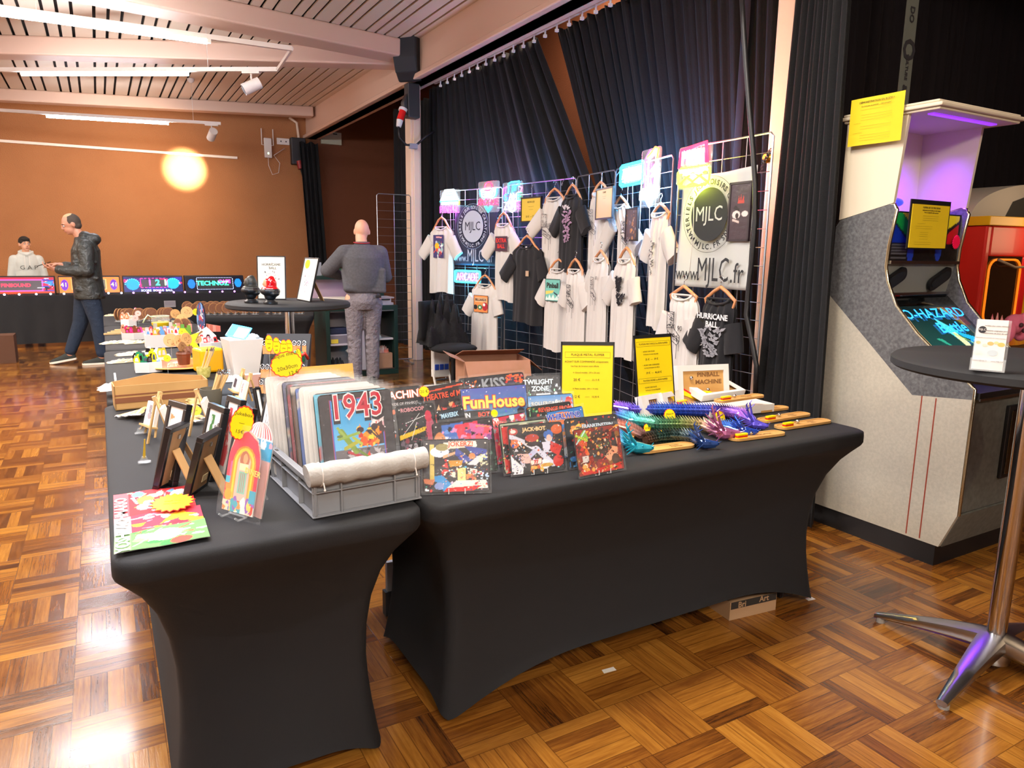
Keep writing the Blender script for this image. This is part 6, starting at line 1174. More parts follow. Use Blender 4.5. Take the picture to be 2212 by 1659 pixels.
def shoe(parent,ank,dirv,label=None,m=None,sole='#e8e0d0',L=.29,pitch=0,z0=0.0):
    d=V((dirv[0],dirv[1],0)).normalized(); s=V((-d.y,d.x,0)); mx=MX(((d.x,s.x,0,ank[0]),(d.y,s.y,0,ank[1]),(0,0,1,z0),(0,0,0,1)))@MX.Rotation(pitch,4,'Y')
    b=B(); b.m=mx; n=18
    def sec(x,w,h): return [(x,w*math.cos(PI*k/(n-1)),.022+h*math.sin(PI*k/(n-1))) for k in range(n)]
    b.rings([sec(x,w,h) for x,w,h in ((-.085,.02,.04),(-.075,.034,.075),(-.03,.04,.085),(.02,.042,.075),(.07,.044,.055),(.12,.046,.042),(.165,.038,.032),(.195,.018,.018))],m or blk); b.obj('shoe_upper',parent,smooth=True,)
    b=B(); b.m=mx; out=[(-.09,.0),(-.08,.034),(-.02,.042),(.06,.046),(.13,.05),(.18,.036),(.205,.0),(.18,-.036),(.13,-.05),(.06,-.046),(-.02,-.042),(-.08,-.034)]
    b.prism(out,.0,.026,pal(sole,.6),'z'); b.obj('shoe_sole',parent,bev=.004)
# --- person 1: grey sweater, seen from behind at the counter
P=thing('person','balding person in a grey sweater and grey jeans, seen from behind at the counter','person',(2.41,7.42,0),-.12)
b=B(); m=skin2
loftell(b,[((0,0,.92),.165,.11),((0,0,1.05),.16,.11),((0,-.02,1.25),.18,.12),((0,-.02,1.40),.19,.11),((0,.0,1.46),.10,.07)],m)
capsule(b,(0,.0,1.44),(0,.05,1.56),.062,.058,m); head(b,(.02,.085,1.62),PI-.25,m,-.30)
LEG=[((-.095,0,.90),.10),((-.10,.02,.50),.062),((-.105,-.02,.10),.045),((-.105,-.02,.07),.04)]; RL=[((.095,0,.90),.10),((.085,.02,.50),.062),((.075,-.02,.10),.045),((.075,-.02,.07),.04)]
chain(b,LEG,m); chain(b,RL,m)
LA=[((-.20,0,1.38),.055),((-.36,.12,1.20),.045),((-.16,.34,1.14),.032)]; RA=[((.20,0,1.38),.055),((.27,.10,1.13),.045),((.14,.36,1.10),.032)]
chain(b,LA,m); chain(b,RA,m); hand(b,(-.15,.35,1.14),(.5,.8,-.25),(0,0,-1),m,.6,1); hand(b,(.13,.37,1.10),(-.4,.85,-.2),(0,0,-1),m,.6,-1)
rem(b,'body',P,.0085,3)
wool=mat('grey_wool','#4c4c50',.95,bump=(160,.5,.003),noise=(50,'#55555a'))
b=B(); loftell(b,[((0,0,.97),.175,.13),((0,0,.99),.195,.15),((0,-.015,1.06),.200,.155),((0,-.03,1.2),.205,.155),((0,-.03,1.34),.215,.15),((0,-.015,1.42),.19,.12),((0,.0,1.475),.095,.08)],wool)
chain(b,[((-.185,-.0,1.385),.088),((-.35,.11,1.205),.072),((-.19,.31,1.145),.052)],wool); chain(b,[((.185,-.0,1.385),.088),((.262,.09,1.14),.072),((.16,.33,1.105),.052)],wool); capsule(b,(-.17,0,1.40),(.17,0,1.40),.075,.075,wool)
for k in range(7): a=k*.9; capsule(b,(-.19,-.10+.02*k,1.02+.03*k),(.19,-.13,1.00+.035*k),.035,.03,wool,8)
rem(b,'sweater',P,.010,3)
b=B(); b.rings([[(r*1.0*math.cos(2*PI*j/24)+.003,.012+r*.95*math.sin(2*PI*j/24),z) for j in range(24)] for r,z in ((.082,1.462),(.080,1.49),(.074,1.505),(.068,1.49))],wool); b.obj('sweater_collar',P,smooth=True)
b=B(); b.tube([(.083*math.cos(a),.012+.082*math.sin(a),1.497+.01*math.sin(a)) for a in [PI+k*PI/12 for k in range(13)]],.006,pal('#a82028',.6),6); b.obj('lanyard',P,smooth=True)
jean=mat('grey_denim','#716b70',.9,bump=(30,1.2,.02),noise=(5,'#7d777c'))
b=B(); loftell(b,[((0,0,.80),.17,.13),((0,-.01,.88),.178,.15),((0,0,.98),.172,.13),((0,0,1.01),.168,.125)],jean)
for s,C2 in ((-1,[((-.092,0,.86),.112),((-.10,.015,.52),.080),((-.108,-.03,.12),.070),((-.108,-.03,.09),.072)]),(1,[((.092,0,.86),.112),((.086,.015,.52),.080),((.078,-.03,.12),.070),((.078,-.03,.09),.072)])):
    chain(b,C2,jean)
    for k in range(6): z=.12+.075*k; x=C2[2][0][0]; capsule(b,(x-.045,-.035,z),(x+.045,-.04,z+.03*(-1)**k),.030,.024,jean,8)
rem(b,'jeans',P,.009,2)
b=B(); b.box((.10,-.155,.925),(.16,-.14,.955),blk); b.obj('pocket_pouch',P,bev=.008)
shoe(P,(-.105,-.02),(-.15,1),m=blk,sole='#1a1a1a'); shoe(P,(.075,-.02),(.15,1),m=blk,sole='#1a1a1a')
# --- person 2: dark jacket, walking left with a phone
P=thing('person','person in a dark hooded rain jacket and navy jeans walking with a phone','person',(at(176,783,z=0).x+.13,10.15,0),0)
m=skin; b=B()
loftell(b,[((.0,0,.92),.12,.16),((.0,0,1.10),.12,.15),((.02,0,1.35),.13,.17),((.02,0,1.46),.11,.16),((0,0,1.52),.06,.08)],m)
capsule(b,(-.0,0,1.50),(-.05,0,1.60),.06,.056,m); head(b,(-.10,-.01,1.68),-PI/2+.18,m,.35)
chain(b,[((.02,-.09,.92),.10),((.09,-.10,.50),.065),((.10,-.10,.10),.045)],m); chain(b,[((-.02,.09,.92),.10),((-.10,.11,.50),.065),((-.24,.12,.12),.045)],m)
chain(b,[((.02,-.19,1.42),.055),((.02,-.24,1.13),.045),((-.28,-.17,1.15),.030)],m); chain(b,[((.02,.19,1.42),.055),((-.02,.22,1.15),.045),((-.26,.12,1.20),.030)],m)
hand(b,(-.29,-.165,1.155),(-1,.1,.22),(0,.2,1),m,.55,1); hand(b,(-.27,.11,1.20),(-1,-.25,.05),(0,-.3,-1),m,.35,-1)
rem(b,'body',P,.0085,3); face(P,(-.10,-.01,1.68),-PI/2+.18,.35)
b=B(); b.m=MX.Translation((-.10,-.01,1.68))@MX.Rotation(-PI/2+.18,4,'Z')@MX.Rotation(.35,4,'X'); b.ell((0,.022,.022),(.080,.098,.098),pal('#4a4038',.9),20,12); b.ell((0,.05,-.03),(.07,.06,.055),pal('#4a4038',.9),14,10)
hh=b; o=rem(hh,'hair',P,.007,2)
b=B(); b.m=MX.Translation((-.10,-.01,1.68))@MX.Rotation(-PI/2+.18,4,'Z')@MX.Rotation(.35,4,'X'); b.ell((0,.015,.085),(.055,.065,.038),pal('#c9ac84',.8),16,8); b.obj('pale_crown',P,smooth=True)
jk_=mat('rain_jacket','#3a3e3c',.45,bump=(11,1.1,.03),noise=(3,'#2f3332'))
b=B(); loftell(b,[((.03,0,.80),.165,.215),((.03,0,.83),.170,.22),((.02,0,1.0),.165,.215),((.02,0,1.2),.158,.21),((.03,0,1.38),.155,.205),((.03,0,1.46),.12,.17),((.0,0,1.53),.075,.10)],jk_)
chain(b,[((.03,-.18,1.42),.088),((.03,-.235,1.14),.075),((-.20,-.19,1.14),.058),((-.25,-.18,1.15),.054)],jk_); chain(b,[((.03,.18,1.42),.088),((0,.225,1.15),.070),((-.2,.15,1.19),.052)],jk_); capsule(b,(.03,-.16,1.42),(.03,.16,1.42),.08,.08,jk_)
b.ell((.12,0,1.51),(.085,.12,.075),jk_); b.ell((.03,0,1.55),(.075,.10,.055),jk_)
for k in range(3): capsule(b,(-.08,-.17-.004*k,.92+.16*k),(.12,-.185,.86+.19*k),.034,.022,jk_,8)
rem(b,'hooded_jacket',P,.010,2)
nj=mat('navy_denim','#1d2c40',.85,bump=(24,.8,.015))
b=B(); capsule(b,(0,-.06,.90),(0,.06,.90),.13,.13,nj)
chain(b,[((.02,-.09,.88),.115),((.09,-.10,.50),.085),((.105,-.10,.14),.068)],nj); chain(b,[((-.02,.09,.88),.115),((-.10,.11,.50),.085),((-.23,.12,.16),.066)],nj); rem(b,'jeans',P,.010,3)
shm=mat('dark_sneaker','#2c302c',.8); shoe(P,(.085,-.10),(-1,-.05),m=shm,sole='#e8e2d2',L=.3); shoe(P,(-.26,.12),(-1,.0),m=shm,sole='#e8e2d2',pitch=.16,z0=.035)
b=B(); b.m=MX.Translation((-.40,-.13,1.215))@MX.Rotation(-.35,4,'Y'); b.box((-.075,-.035,-.004),(.075,.035,.004),glossblk); o=b.obj('smartphone'); o.location=P.location; tag(o,'dark smartphone held by the walking person in the rain jacket','phone')
# --- person 3: child in pale grey hoodie behind the back table
px=at(57,560,y=13.35); P=thing('person','child in a pale grey hooded sweatshirt behind the back table','person',(px.x,13.35,0),.15)
m=skin2; b=B(); K=.93
loftell(b,[((0,0,.80),.13,.09),((0,0,1.0),.125,.09),((0,0,1.18),.15,.09),((0,0,1.27),.12,.08),((0,0,1.31),.06,.055)],m)
capsule(b,(0,0,1.28),(0,-.01,1.36),.048,.046,m); head(b,(0,-.01,1.455),.25,m,.05,.94)
chain(b,[((-.15,0,1.22),.045),((-.20,0,.98),.036),((-.20,-.06,.78),.027)],m); chain(b,[((.15,0,1.22),.045),((.20,0,.98),.036),((.20,-.06,.78),.027)],m); hand(b,(-.20,-.065,.77),(0,-.2,-1),(1,0,0),m,.3,1,.85); hand(b,(.20,-.065,.77),(0,-.2,-1),(-1,0,0),m,.3,-1,.85)
chain(b,[((-.07,0,.80),.08),((-.08,0,.42),.052),((-.085,0,.08),.036)],m); chain(b,[((.07,0,.80),.08),((.08,0,.42),.052),((.085,0,.08),.036)],m); rem(b,'body',P,.0085,3); face(P,(0,-.01,1.455),.25,.05,.94)
b=B(); b.m=MX.Translation((0,-.01,1.455))@MX.Rotation(.25,4,'Z'); b.ell((0,.016,.034),(.078,.095,.085),pal('#2a2420',.9),20,12); b.ell((0,-.045,.07),(.06,.045,.03),pal('#2a2420',.9),14,8); rem(b,'hair',P,.007,2)
hd=mat('pale_hoodie','#c3c6bf',.95,bump=(14,.7,.015))
b=B(); loftell(b,[((0,0,.72),.155,.12),((0,0,.78),.17,.13),((0,0,1.0),.165,.125),((0,0,1.18),.178,.12),((0,0,1.27),.15,.10),((0,0,1.335),.075,.07)],hd); chain(b,[((-.155,0,1.22),.072),((-.205,0,.98),.062),((-.205,-.055,.82),.045)],hd); chain(b,[((.155,0,1.22),.072),((.205,0,.98),.062),((.205,-.055,.82),.045)],hd)
b.ell((0,.05,1.33),(.10,.07,.05),hd); b.tube([(-.09,-.0,1.34),(-.05,-.07,1.315),(0,-.10,1.29),(.05,-.07,1.315),(.09,0,1.34)],.022,hd,8); rem(b,'hooded_sweatshirt',P,.010,2)
b=B(); b.text('G A P',.085,tm(.01,-.142,1.10),pal('#4a4c48',.7),sx=1.1); b.obj('printed_letters',P)
b=B(); b.tube([(-.03,-.115,1.28),(-.035,-.145,1.1)],.004,white,5); b.tube([(.03,-.115,1.28),(.028,-.145,1.14)],.004,white,5); b.obj('drawstring',P)
b=B(); chain(b,[((-.07,0,.78),.10),((-.08,0,.42),.07),((-.085,0,.10),.055)],nj); chain(b,[((.07,0,.78),.10),((.08,0,.42),.07),((.085,0,.10),.055)],nj); rem(b,'jeans',P,.012,2); shoe(P,(-.085,0),(0,-1),m=shm); shoe(P,(.085,0),(0,-1),m=shm)
# ================================================================= COUNTER in the niche
gfr=mat('dark_green_frame','#16302a',.4); lil=mat('white_laminate','#c9c0c4',.5)
CX0,CX1,CY,CH=2.12,2.96,7.86,.80
t=thing('counter','white counter with dark green frame, sliding doors and open shelves','counter',(0,0,0)); D=.5
b=B(); b.box((CX0,CY,CH-.05),(CX1,CY+D,CH),gfr); b.box((CX0,CY,0),(CX1,CY+D,.06),gfr); b.box((CX0,CY,.06),(CX0+.045,CY+D,CH-.05),gfr); b.box((CX1-.045,CY,.06),(CX1,CY+D,CH-.05),gfr); b.box((CX0+.045,CY+D-.02,.06),(CX1-.045,CY+D,CH-.05),lil); b.obj('body',t,bev=.003)
b=B(); b.box((CX0+.05,CY-.004,CH-.065),(CX1-.05,CY+.02,CH-.052),alu); b.obj('door_rail',t); b=B(); b.box((CX0+.05,CY-.004,.062),(CX1-.05,CY+.02,.072),alu); b.obj('door_rail',t)
b=B(); b.box((CX0+.30,CY+.006,.072),(CX1-.24,CY+.02,CH-.065),lil); b.obj('sliding_door',t); 
b=B(); b.lathe([(.012,0),(.012,.006),(.008,.009)],steel,12); o=b.obj('door_lock',t,smooth=40,loc=(CX1-.28,CY+.006,CH-.12)); o.rotation_euler=(PI/2,0,0)
b=B(); b.box((CX0+.05,CY+.03,.36),(CX0+.30,CY+D-.02,.38),lil); b.obj('shelf',t); b=B(); b.box((CX1-.24,CY+.03,.40),(CX1-.05,CY+D-.02,.42),lil); b.obj('shelf',t)
t=thing('bar_shelf','raised rear shelf with green edge above the white counter','shelf',(0,0,0)); 
b=B(); b.box((2.05,CY+.32,1.085),(3.02,CY+.56,1.125),gfr); b.box((2.05,CY+.42,CH+.002),(2.55,CY+.44,1.085),mat('lilac_panel','#a08a98',.5)); b.box((2.78,CY+.42,CH+.002),(2.88,CY+.44,1.085),lil)
for x in (2.70,2.90): b.box((x,CY+.40,CH+.002),(x+.04,CY+.44,1.085),gfr)
b.obj('shelf_board',t)
def simple(name,label,cat,boxes,loc=(0,0,0),bev=0,rz=0,group=None):
    b=B(); [b.box(a,c,mm) for a,c,mm in boxes]; o=b.obj(name,loc=loc,bev=bev); o.rotation_euler.z=rz; return tag(o,label,cat,group)
# water bottle, cup
b=B(); b.lathe([(.03,0),(.034,.01),(.034,.12),(.028,.15),(.012,.18),(.012,.19)],mat('bottle_plastic','#d4dde6',.15,alpha=.6),18); t=thing('water_bottle','small water bottle with a blue cap on the raised shelf','bottle',(2.84,CY+.44,1.127)); b.obj('body',t,smooth=50); b=B(); b.lathe([(.034+.001,.04),(.035,.10)],white,18,cap=False); b.obj('paper_label',t,smooth=True); b=B(); b.lathe([(.014,.19),(.016,.20),(.016,.225),(.008,.24),(.008,.25)],pal('#1f6fd0',.4),14); b.obj('cap',t,smooth=50)
b=B(); b.lathe([(.016,0),(.022,.05),(.026,.055),(.024,.05)],white,14); tag(b.obj('paper_cup',smooth=50,loc=(2.73,CY+.40,1.127)),'white paper cup beside the water bottle','cup')
simple('storage_box','clear plastic document box with an orange note on the counter','box',[((0,0,0),(.24,.24,.028),mat('frosted','#cfc9d6',.3,alpha=.8)),((.02,.02,.028),(.22,.22,.075),mat('frosted')),((0,0,.075),(.25,.25,.09),mat('frosted')),((.05,-.002,.055),(.20,0,.07),blk)],(2.68,CY+.03,CH+.002))
simple('sticky_note','orange note stuck to the clear document box','note',[((0,0,0),(.065,.001,.045),pal('#e0983a',.6))],(2.70,CY+.024,CH+.008))
simple('printer','off white flat printer at the left end of the counter','printer',[((0,0,0),(.46,.36,.06),pal('#cfc6b4',.5)),((.06,.02,.06),(.44,.34,.085),pal('#d8cfbe',.5)),((-.12,.04,.0),(.0,.3,.012),pal('#c8c0ae',.5))],(2.08,CY+.04,CH+.002),bev=.006)
crumple('bag','dark green bag on the raised shelf in front of the person',V((2.36,CY+.40,1.127)),.15,.10,.11,4,mat('green_bag','#1f4a38',.5,bump=(20,.5,.01)))
simple('price_sign','clear price sign standing on the raised shelf','sign',[((0,0,0),(.10,.006,.15),mat('glassy','#aab0b4',.15,alpha=.5))],(2.10,CY+.40,1.127))
simple('storage_box','clear plastic box of odds and ends with a yellow label, on the left shelf','box',[((0,0,0),(.22,.2,.09),mat('frosted2','#8f8890',.3,alpha=.75)),((0,0,.09),(.225,.205,.10),mat('frosted'))],(CX0+.06,CY+.05,.382))
simple('sticky_note','yellow label on the clear box in the left shelf','note',[((0,0,0),(.08,.001,.045),pal('#e2c63a',.6))],(CX0+.065,CY+.044,.385))
simple('case','dark blue instrument case on top of the clear box','case',[((0,0,0),(.21,.15,.07),pal('#1d2440',.6))],(CX0+.06,CY+.07,.484),bev=.015)
crumple('bag','black bag slumped in the lower left compartment',V((CX0+.14,CY+.14,.062)),.12,.10,.16,5,mat('black_bag','#1c1d1f',.7,bump=(20,.5,.01)))
b=B(); b.tube([(0,0,.24),(.03,-.01,.2),(.02,-.01,.14),(.05,-.01,.08),(.03,-.02,.02)],[.02,.016,.012,.014,.01],pal('#a8a29e',.6),8); tag(b.obj('strap',smooth=True,loc=(CX0+.245,CY+.07,.065)),'pale grey strap hanging over the black bag','strap')
simple('cardboard_box','brown carton in the lower right compartment of the counter','box',[((0,0,0),(.175,.2,.18),kraft2)],(CX1-.235,CY+.04,.062))
crumple('bag','white and orange snack bags on top of the brown carton',V((CX1-.15,CY+.12,.243)),.07,.06,.09,6,mat('snack_bag','#d8d0cc',.3,noise=(12,'#d8542a'),coat=.5))
crumple('figurine','small white trinket on the right shelf of the counter',V((CX1-.20,CY+.09,.422)),.025,.025,.05,8,white,cat='figurine')
# office chair with coat, distribution box, big carton (right of the pillar)
cb=at(990,800,z=.0)
t=thing('office_chair','black office chair with a black coat thrown over its back, by the grid wall','chair',(2.96,6.35,0),.3)
b=B(); b.cyl((0,0,.08),(0,0,.45),.025,blk,12); b.obj('post',t,smooth=40)
for k in range(5): a=k*2*PI/5; b=B(); b.tube([(0,0,.09),(.28*math.cos(a),.28*math.sin(a),.06)],[.02,.014],blk,8); b.ell((.28*math.cos(a),.28*math.sin(a),.028),(.028,.02,.028),blk,10,8); b.obj('leg',t,smooth=50)
b=B(); b.ell((0,0,.48),(.24,.24,.05),velvet,20,8); b.obj('seat',t,smooth=True)
b=B(); b.sheet(8,8,lambda u,v:((u-.5)*.42,.22+.05*math.sin(PI*u),.55+.38*v),velvet); b.obj('backrest',t,smooth=True,thick=.04)
crumple('coat','black coat draped over the office chair back',V((2.94,6.56,.50)),.24,.20,.52,9,mat('black_coat','#0d0d10',.95,bump=(15,1,.02)),cat='coat')
p=at(965,800,z=0); t=thing('power_distributor','white power distribution box with blue sockets on a white stand','power box',(3.02,6.80,0),.0)
b=B(); b.box((-.09,-.04,.12),(.09,.04,.50),pal('#cfccc6',.5)); b.obj('box_body',t,bev=.01)
b=B(); b.tube([(-.14,-.1,.01),(.14,-.1,.01)],.012,wht,6); b.tube([(-.14,.1,.01),(.14,.1,.01)],.012,wht,6); b.tube([(-.09,-.1,.01),(-.09,0,.2)],.012,wht,6); b.tube([(.09,-.1,.01),(.09,0,.2)],.012,wht,6); b.obj('stand_frame',t,smooth=50)
for k in range(3): b=B(); b.box((-.08+.055*k,-.052,.20),(-.035+.055*k,-.04,.26),pal('#1f3f9a',.4)); b.obj('socket',t,bev=.004)
q0=at(1010,775,z=.36); q1=at(1087,765,z=.36)
t=thing('cardboard_box','large open cardboard box in front of the grid wall','box',(2.72,5.60,0),-.25); W=.60;D=.42;H=.46
b=B(); hollow(b,0,0,W,D,0,H,.006,kraft2); b.box((0,0,0),(W,D,.006),kraft2); b.obj('carton',t)
for vs in ([(0,0,H),(W,0,H),(W*.98,-.10,H-.16),(.02,-.10,H-.16)],[(0,D,H),(W,D,H),(W,D*.45,H+.07),(.0+.02,D*.45,H+.07)],[(0,0,H),(0,D,H),(-.12,D*.95,H+.05),(-.12,.02,H+.05)],[(W,0,H),(W,D,H),(W+.12,D,H-.10),(W+.12,.02,H-.10)]):
    b=B(); b.add(vs,[(0,1,2,3)],kraft2); b.obj('flap',t,thick=.004)
# ================================================================= ROUND BAR TABLES
def bar_table(label,c,R,H,rot,base=True,topc='#2f3033'):
    t=thing('bar_table',label,'table',(c[0],c[1],0),rot); b=B(); b.lathe([(.001,H),(R-.012,H),(R,H-.010),(R,H-.030),(R-.01,H-.038),(.001,H-.038)],mat('dark_table_top','#1b1c1e',.75),56); b.obj('tabletop',t,smooth=40)
    b=B(); b.cyl((0,0,.09),(0,0,H-.038),.030,steel,24); b.lathe([(.09,H-.05),(.09,H-.038)],steel,20); b.obj('column',t,smooth=40)
    for k in range(4):
        a=k*PI/2; b=B(); rs=[]
        for i in range(10):
            f=i/9; r=.02+.385*f; z=.105-.075*f**1.3; w=.034*(1-f)+.018; h=.05*(1-f)+.020; ca,sa=math.cos(a),math.sin(a)
            rs.append([(r*ca-w*x*sa,r*sa+w*x*ca,z+h*y-.01) for x,y in ((-1,0),(-.85,.45),(0,.62),(.85,.45),(1,0),(.7,-.35),(-.7,-.35))])
        b.rings(rs,alu); b.obj('leg',t,smooth=60)
        b=B(); b.cyl((.385*math.cos(a),.385*math.sin(a),0),(.385*math.cos(a),.385*math.sin(a),.03),.017,pal('#8f8d88',.5),12); b.obj('foot_pad',t)
    b=B(); b.lathe([(.05,.03),(.055,.06),(.045,.10),(.034,.115)],alu,20); b.obj('hub',t,smooth=50)
    return t
bar_table('tall round bar table with chrome column at the right edge of the photo',(2.60,1.145),.415,1.08,1.703)
bar_table('tall round bar table behind the cork disc table, holding two busts and framed prints',(1.04,4.72),.385,1.08,.4)
RZ=1.083
# busts
def bust(label,c,hoodm,facem,bodym,yaw,s=1.):
    t=thing('bust',label,'figurine',c,yaw); b=B(); b.lathe([(.042,0),(.042,.010),(.036,.014),(.030,.022)],bodym,20); b.obj('plinth',t,smooth=40)
    b=B(); b.ell((0,0,.045),(.030,.036,.028),bodym); b.ell((0,0,.075),(.050,.060,.030),bodym); b.ell((.0,.02,.06),(.05,.035,.02),bodym); rem(b,'torso',t,.004,2)
    b=B(); b.ell((0,0,.088),(.044,.052,.022),hoodm); b.ell((0,.004,.125),(.031,.034,.040),hoodm); b.ell((.0,.018,.115),(.026,.024,.040),hoodm); b.ell((0,.01,.15),(.018,.02,.018),hoodm); rem(b,'hood',t,.004,2)
    b=B(); b.ell((0,-.020,.122),(.022,.018,.028),facem); b.ell((0,-.036,.118),(.005,.008,.008),facem); b.ell((0,-.028,.102),(.014,.010,.012),facem); rem(b,'face',t,.003,2)
    return t
redg=mat('glossy_red','#c01018',.12,coat=.8)
bust('black hooded bust at the left of the round table top',V((at(541,620,y=4.66).x,4.66,RZ)),mat('bust_dark','#2a2c28',.45),mat('bust_face','#3a3830',.5),mat('bust_black','#141517',.4),-PI/2+.2)
bust('glossy red hooded bust with a pale bearded face on the round table',V((at(583,620,y=4.52).x,4.52,RZ)),redg,mat('bust_pale','#c8926a',.5),mat('bust_black'),-PI/2-.25)
hurr=lambda s,c:Art(60,84,'#e4e2d6').blobs(s,34,[c,'#4a464e','#8f8a92'],.008,.03,(.2,.35,.8,.66)).blobs(s+1,18,[c,'#6a6670'],.006,.02,(.35,.15,.6,.36)).blobs(s+3,16,['#3a383c'],.004,.012,(.25,.74,.78,.86))
LY=[None]
def lean_y(tl,tr,h,tilt,zb=0,adj=0):
    y0,y1=LY[0]; P0=at(tl[0],tl[1],y=y0);P1=at(tr[0],tr[1],y=y1); P0.z=P1.z=zb+h*math.cos(tilt)
    d=V((P1.x-P0.x,P1.y-P0.y,0)); w=d.length; d.normalize(); n=V((d.y,-d.x,0)); zc=(V((0,0,1))*math.cos(tilt)-n*math.sin(tilt)).normalized(); yc=zc.cross(d).normalized(); o=P0-zc*h
    return MX(((d.x,yc.x,zc.x,o.x),(d.y,yc.y,zc.y,o.y),(d.z,yc.z,zc.z,o.z),(0,0,0,1))),w
lean_old=lean; lean=lean_y
LY[0]=(4.98,4.90)
frame('picture_frame','black framed print of a grey whirlwind behind the red bust on the round table',(554,553),(616,554),.285,.10,zb=RZ,art=hurr(81,'#a49ea6'),bd=.006,depth=.012,strut=True,text=[('HURRICANE',.022,.5,.80,0),('BALL',.022,.55,.72,0)])
LY[0]=(4.86,4.60)
frame('picture_frame','black framed print of a pink whirlwind with a yellow burst, turned away at right',(658,556),(688,558),.285,.24,zb=RZ,art=hurr(84,'#b08aaa').el(.27,.86,.18,.11,'#f4dc1e'),bd=.006,depth=.012,strut=True)
lean=lean_old
b=B(); 
for k,(c,n) in enumerate((('#30c8e8','a'),('#c040e0','b'),('#30c8e8','c'))): b.box((-.004,0,.06+.035*k),(.006,.014,.093+.035*k),ledm('bar'+n,c,2.5))
o=b.obj('led_strip'); p=at(614,600,y=4.93); o.location=(p.x,4.93,RZ+.02); tag(o,'short blue and violet light strip behind the hurricane print','light')
# ================================================================= CORK DISCS
def disc_proto():
    t=thing('cork_disc','x','coaster',(0,0,0)); b=B(); r=.055; n=22; z=.012+r
    b.prism([(r*math.cos(2*PI*k/n),z+r*math.sin(2*PI*k/n)) for k in range(n)],0,.006,cork); b.prism([(r*.9*math.cos(2*PI*k/n),z+r*.9*math.sin(2*PI*k/n)) for k in range(n)],-.0006,0,corkd); b.obj('disc',t)
    b=B(); b.box((-.02,-.025,0),(.02,.03,.003),clearp); b.box((-.003,-.022,0),(.003,.028,.03),clearp); b.obj('clear_foot',t); return t
DP=disc_proto(); used=[False]
ORD=['first','second','third','fourth','fifth','sixth','seventh','eighth','ninth','tenth','eleventh','twelfth','thirteenth','fourteenth','fifteenth','sixteenth','seventeenth','eighteenth','nineteenth','twentieth','twenty-first','twenty-second','twenty-third','twenty-fourth']
def discs(lst,y,where,grp,rz=0.,zb=.743,s=1.):
    for i,(u,yaw) in enumerate(lst):
        p=at(u,680,y=y if not callable(y) else y(u)); lb='%s cork disc from the left, %s'%(ORD[i].capitalize(),where)
        if not used[0]: o=DP; used[0]=True; o.location=(p.x,p.y,zb); o.rotation_euler.z=yaw; o['label']=lb; o['group']=grp
        else: o=dup(DP,loc=(p.x,p.y,zb),rz=yaw,label=lb,group=grp)
        o.scale=(s,s,s)
tl=lambda u:7.92-.27*(at(u,690,z=.74).x-.9)
# the crosswise table
discs([(406,.1),(430,.2),(441,.2),(458,.1),(468,.15),(484,.1),(494,.15),(505,.1)],lambda u:tl(u)+.30,'rear row of the crosswise table','rear row of cork discs')
discs([(412,.1),(424,.3),(436,.2),(450,.2),(463,.2),(478,.2),(492,.1),(508,.2),(524,.15),(530,.1),(547,.1),(553,.15),(578,.0),(594,.1),(604,.3),(635,.1),(645,.15),(652,.2)],tl,'front row of the crosswise table','front row of cork discs')
discs([(255,1.0),(262,1.0),(272,.35),(281,.3),(300,.1),(321,.1),(327,.15),(352,.3),(358,.25),(364,.15)],lambda u:7.45,'the arc ending the left row','cork discs at the far end of the left row')
discs([(383,-.9),(398,-.6)],lambda u:6.35,'the pair standing amid the keyring trays','pair of cork discs amid the keyring trays',s=.9)
# engraved pale discs
def wood_disc(label,u,v,r,y,yaw=0,tilt=.2,m=None):
    p=at(u,v,y=y); b=B(); n=26; zz=max(r,p.z-.745); b.m=MX.Rotation(-tilt,4,'X'); b.prism([(r*math.cos(2*PI*k/n),r+r*math.sin(2*PI*k/n)) for k in range(n)],0,.006,m or woodl)
    g=random.Random(u); 
    for k in range(9): a=g.uniform(0,6.2); q=g.uniform(.1,.6)*r; b.tube([(q*math.cos(a),-.0005,r+q*math.sin(a)),(q*math.cos(a+.6)*1.2,-.0005,r+q*1.2*math.sin(a+.6))],.0012,engr,4)
    b.m=MX.Identity(4); b.tube([(0,.004,r*.6),(0,.03,-(p.z-r-.744))],.002,clearp,5); b.box((-.02,.0,-(p.z-r-.743)),(.02,.045,-(p.z-r-.746)),clearp)
    o=b.obj('wooden_disc',loc=(p.x,p.y,p.z-r)); o.rotation_euler.z=yaw; return tag(o,label,'coaster')
wood_disc('pale engraved wooden disc leaning left of the yellow star card',369,735,0.040,4.65)
wood_disc('pale engraved wooden disc, second from the left behind the yellow star card',391,737,0.040,4.62,.3)
wood_disc('pale engraved wooden disc standing nearest the yellow star card',405,732,0.037,4.60,.6)
wood_disc('dark edged cork disc with its back turned, beside the engraved discs',397,750,0.032,4.45,.8,m=cork)
wood_disc('pale engraved wooden disc leaning behind the white tilted holder',427,733,0.026,4.8,.2)
wood_disc('large pale engraved wooden disc, left of the fan at the far trays',380,678,0.040,6.6,.3)
wood_disc('large pale engraved wooden disc in the middle of the fan at the far trays',404,674,0.048,6.6,.0)
wood_disc('pale engraved wooden disc at the right of the fan at the far trays',392,690,0.045,6.4,-.3)
wood_disc('small brown cork disc left of the white tilted holder',352,722,0.032,5.4,.5,m=cork)
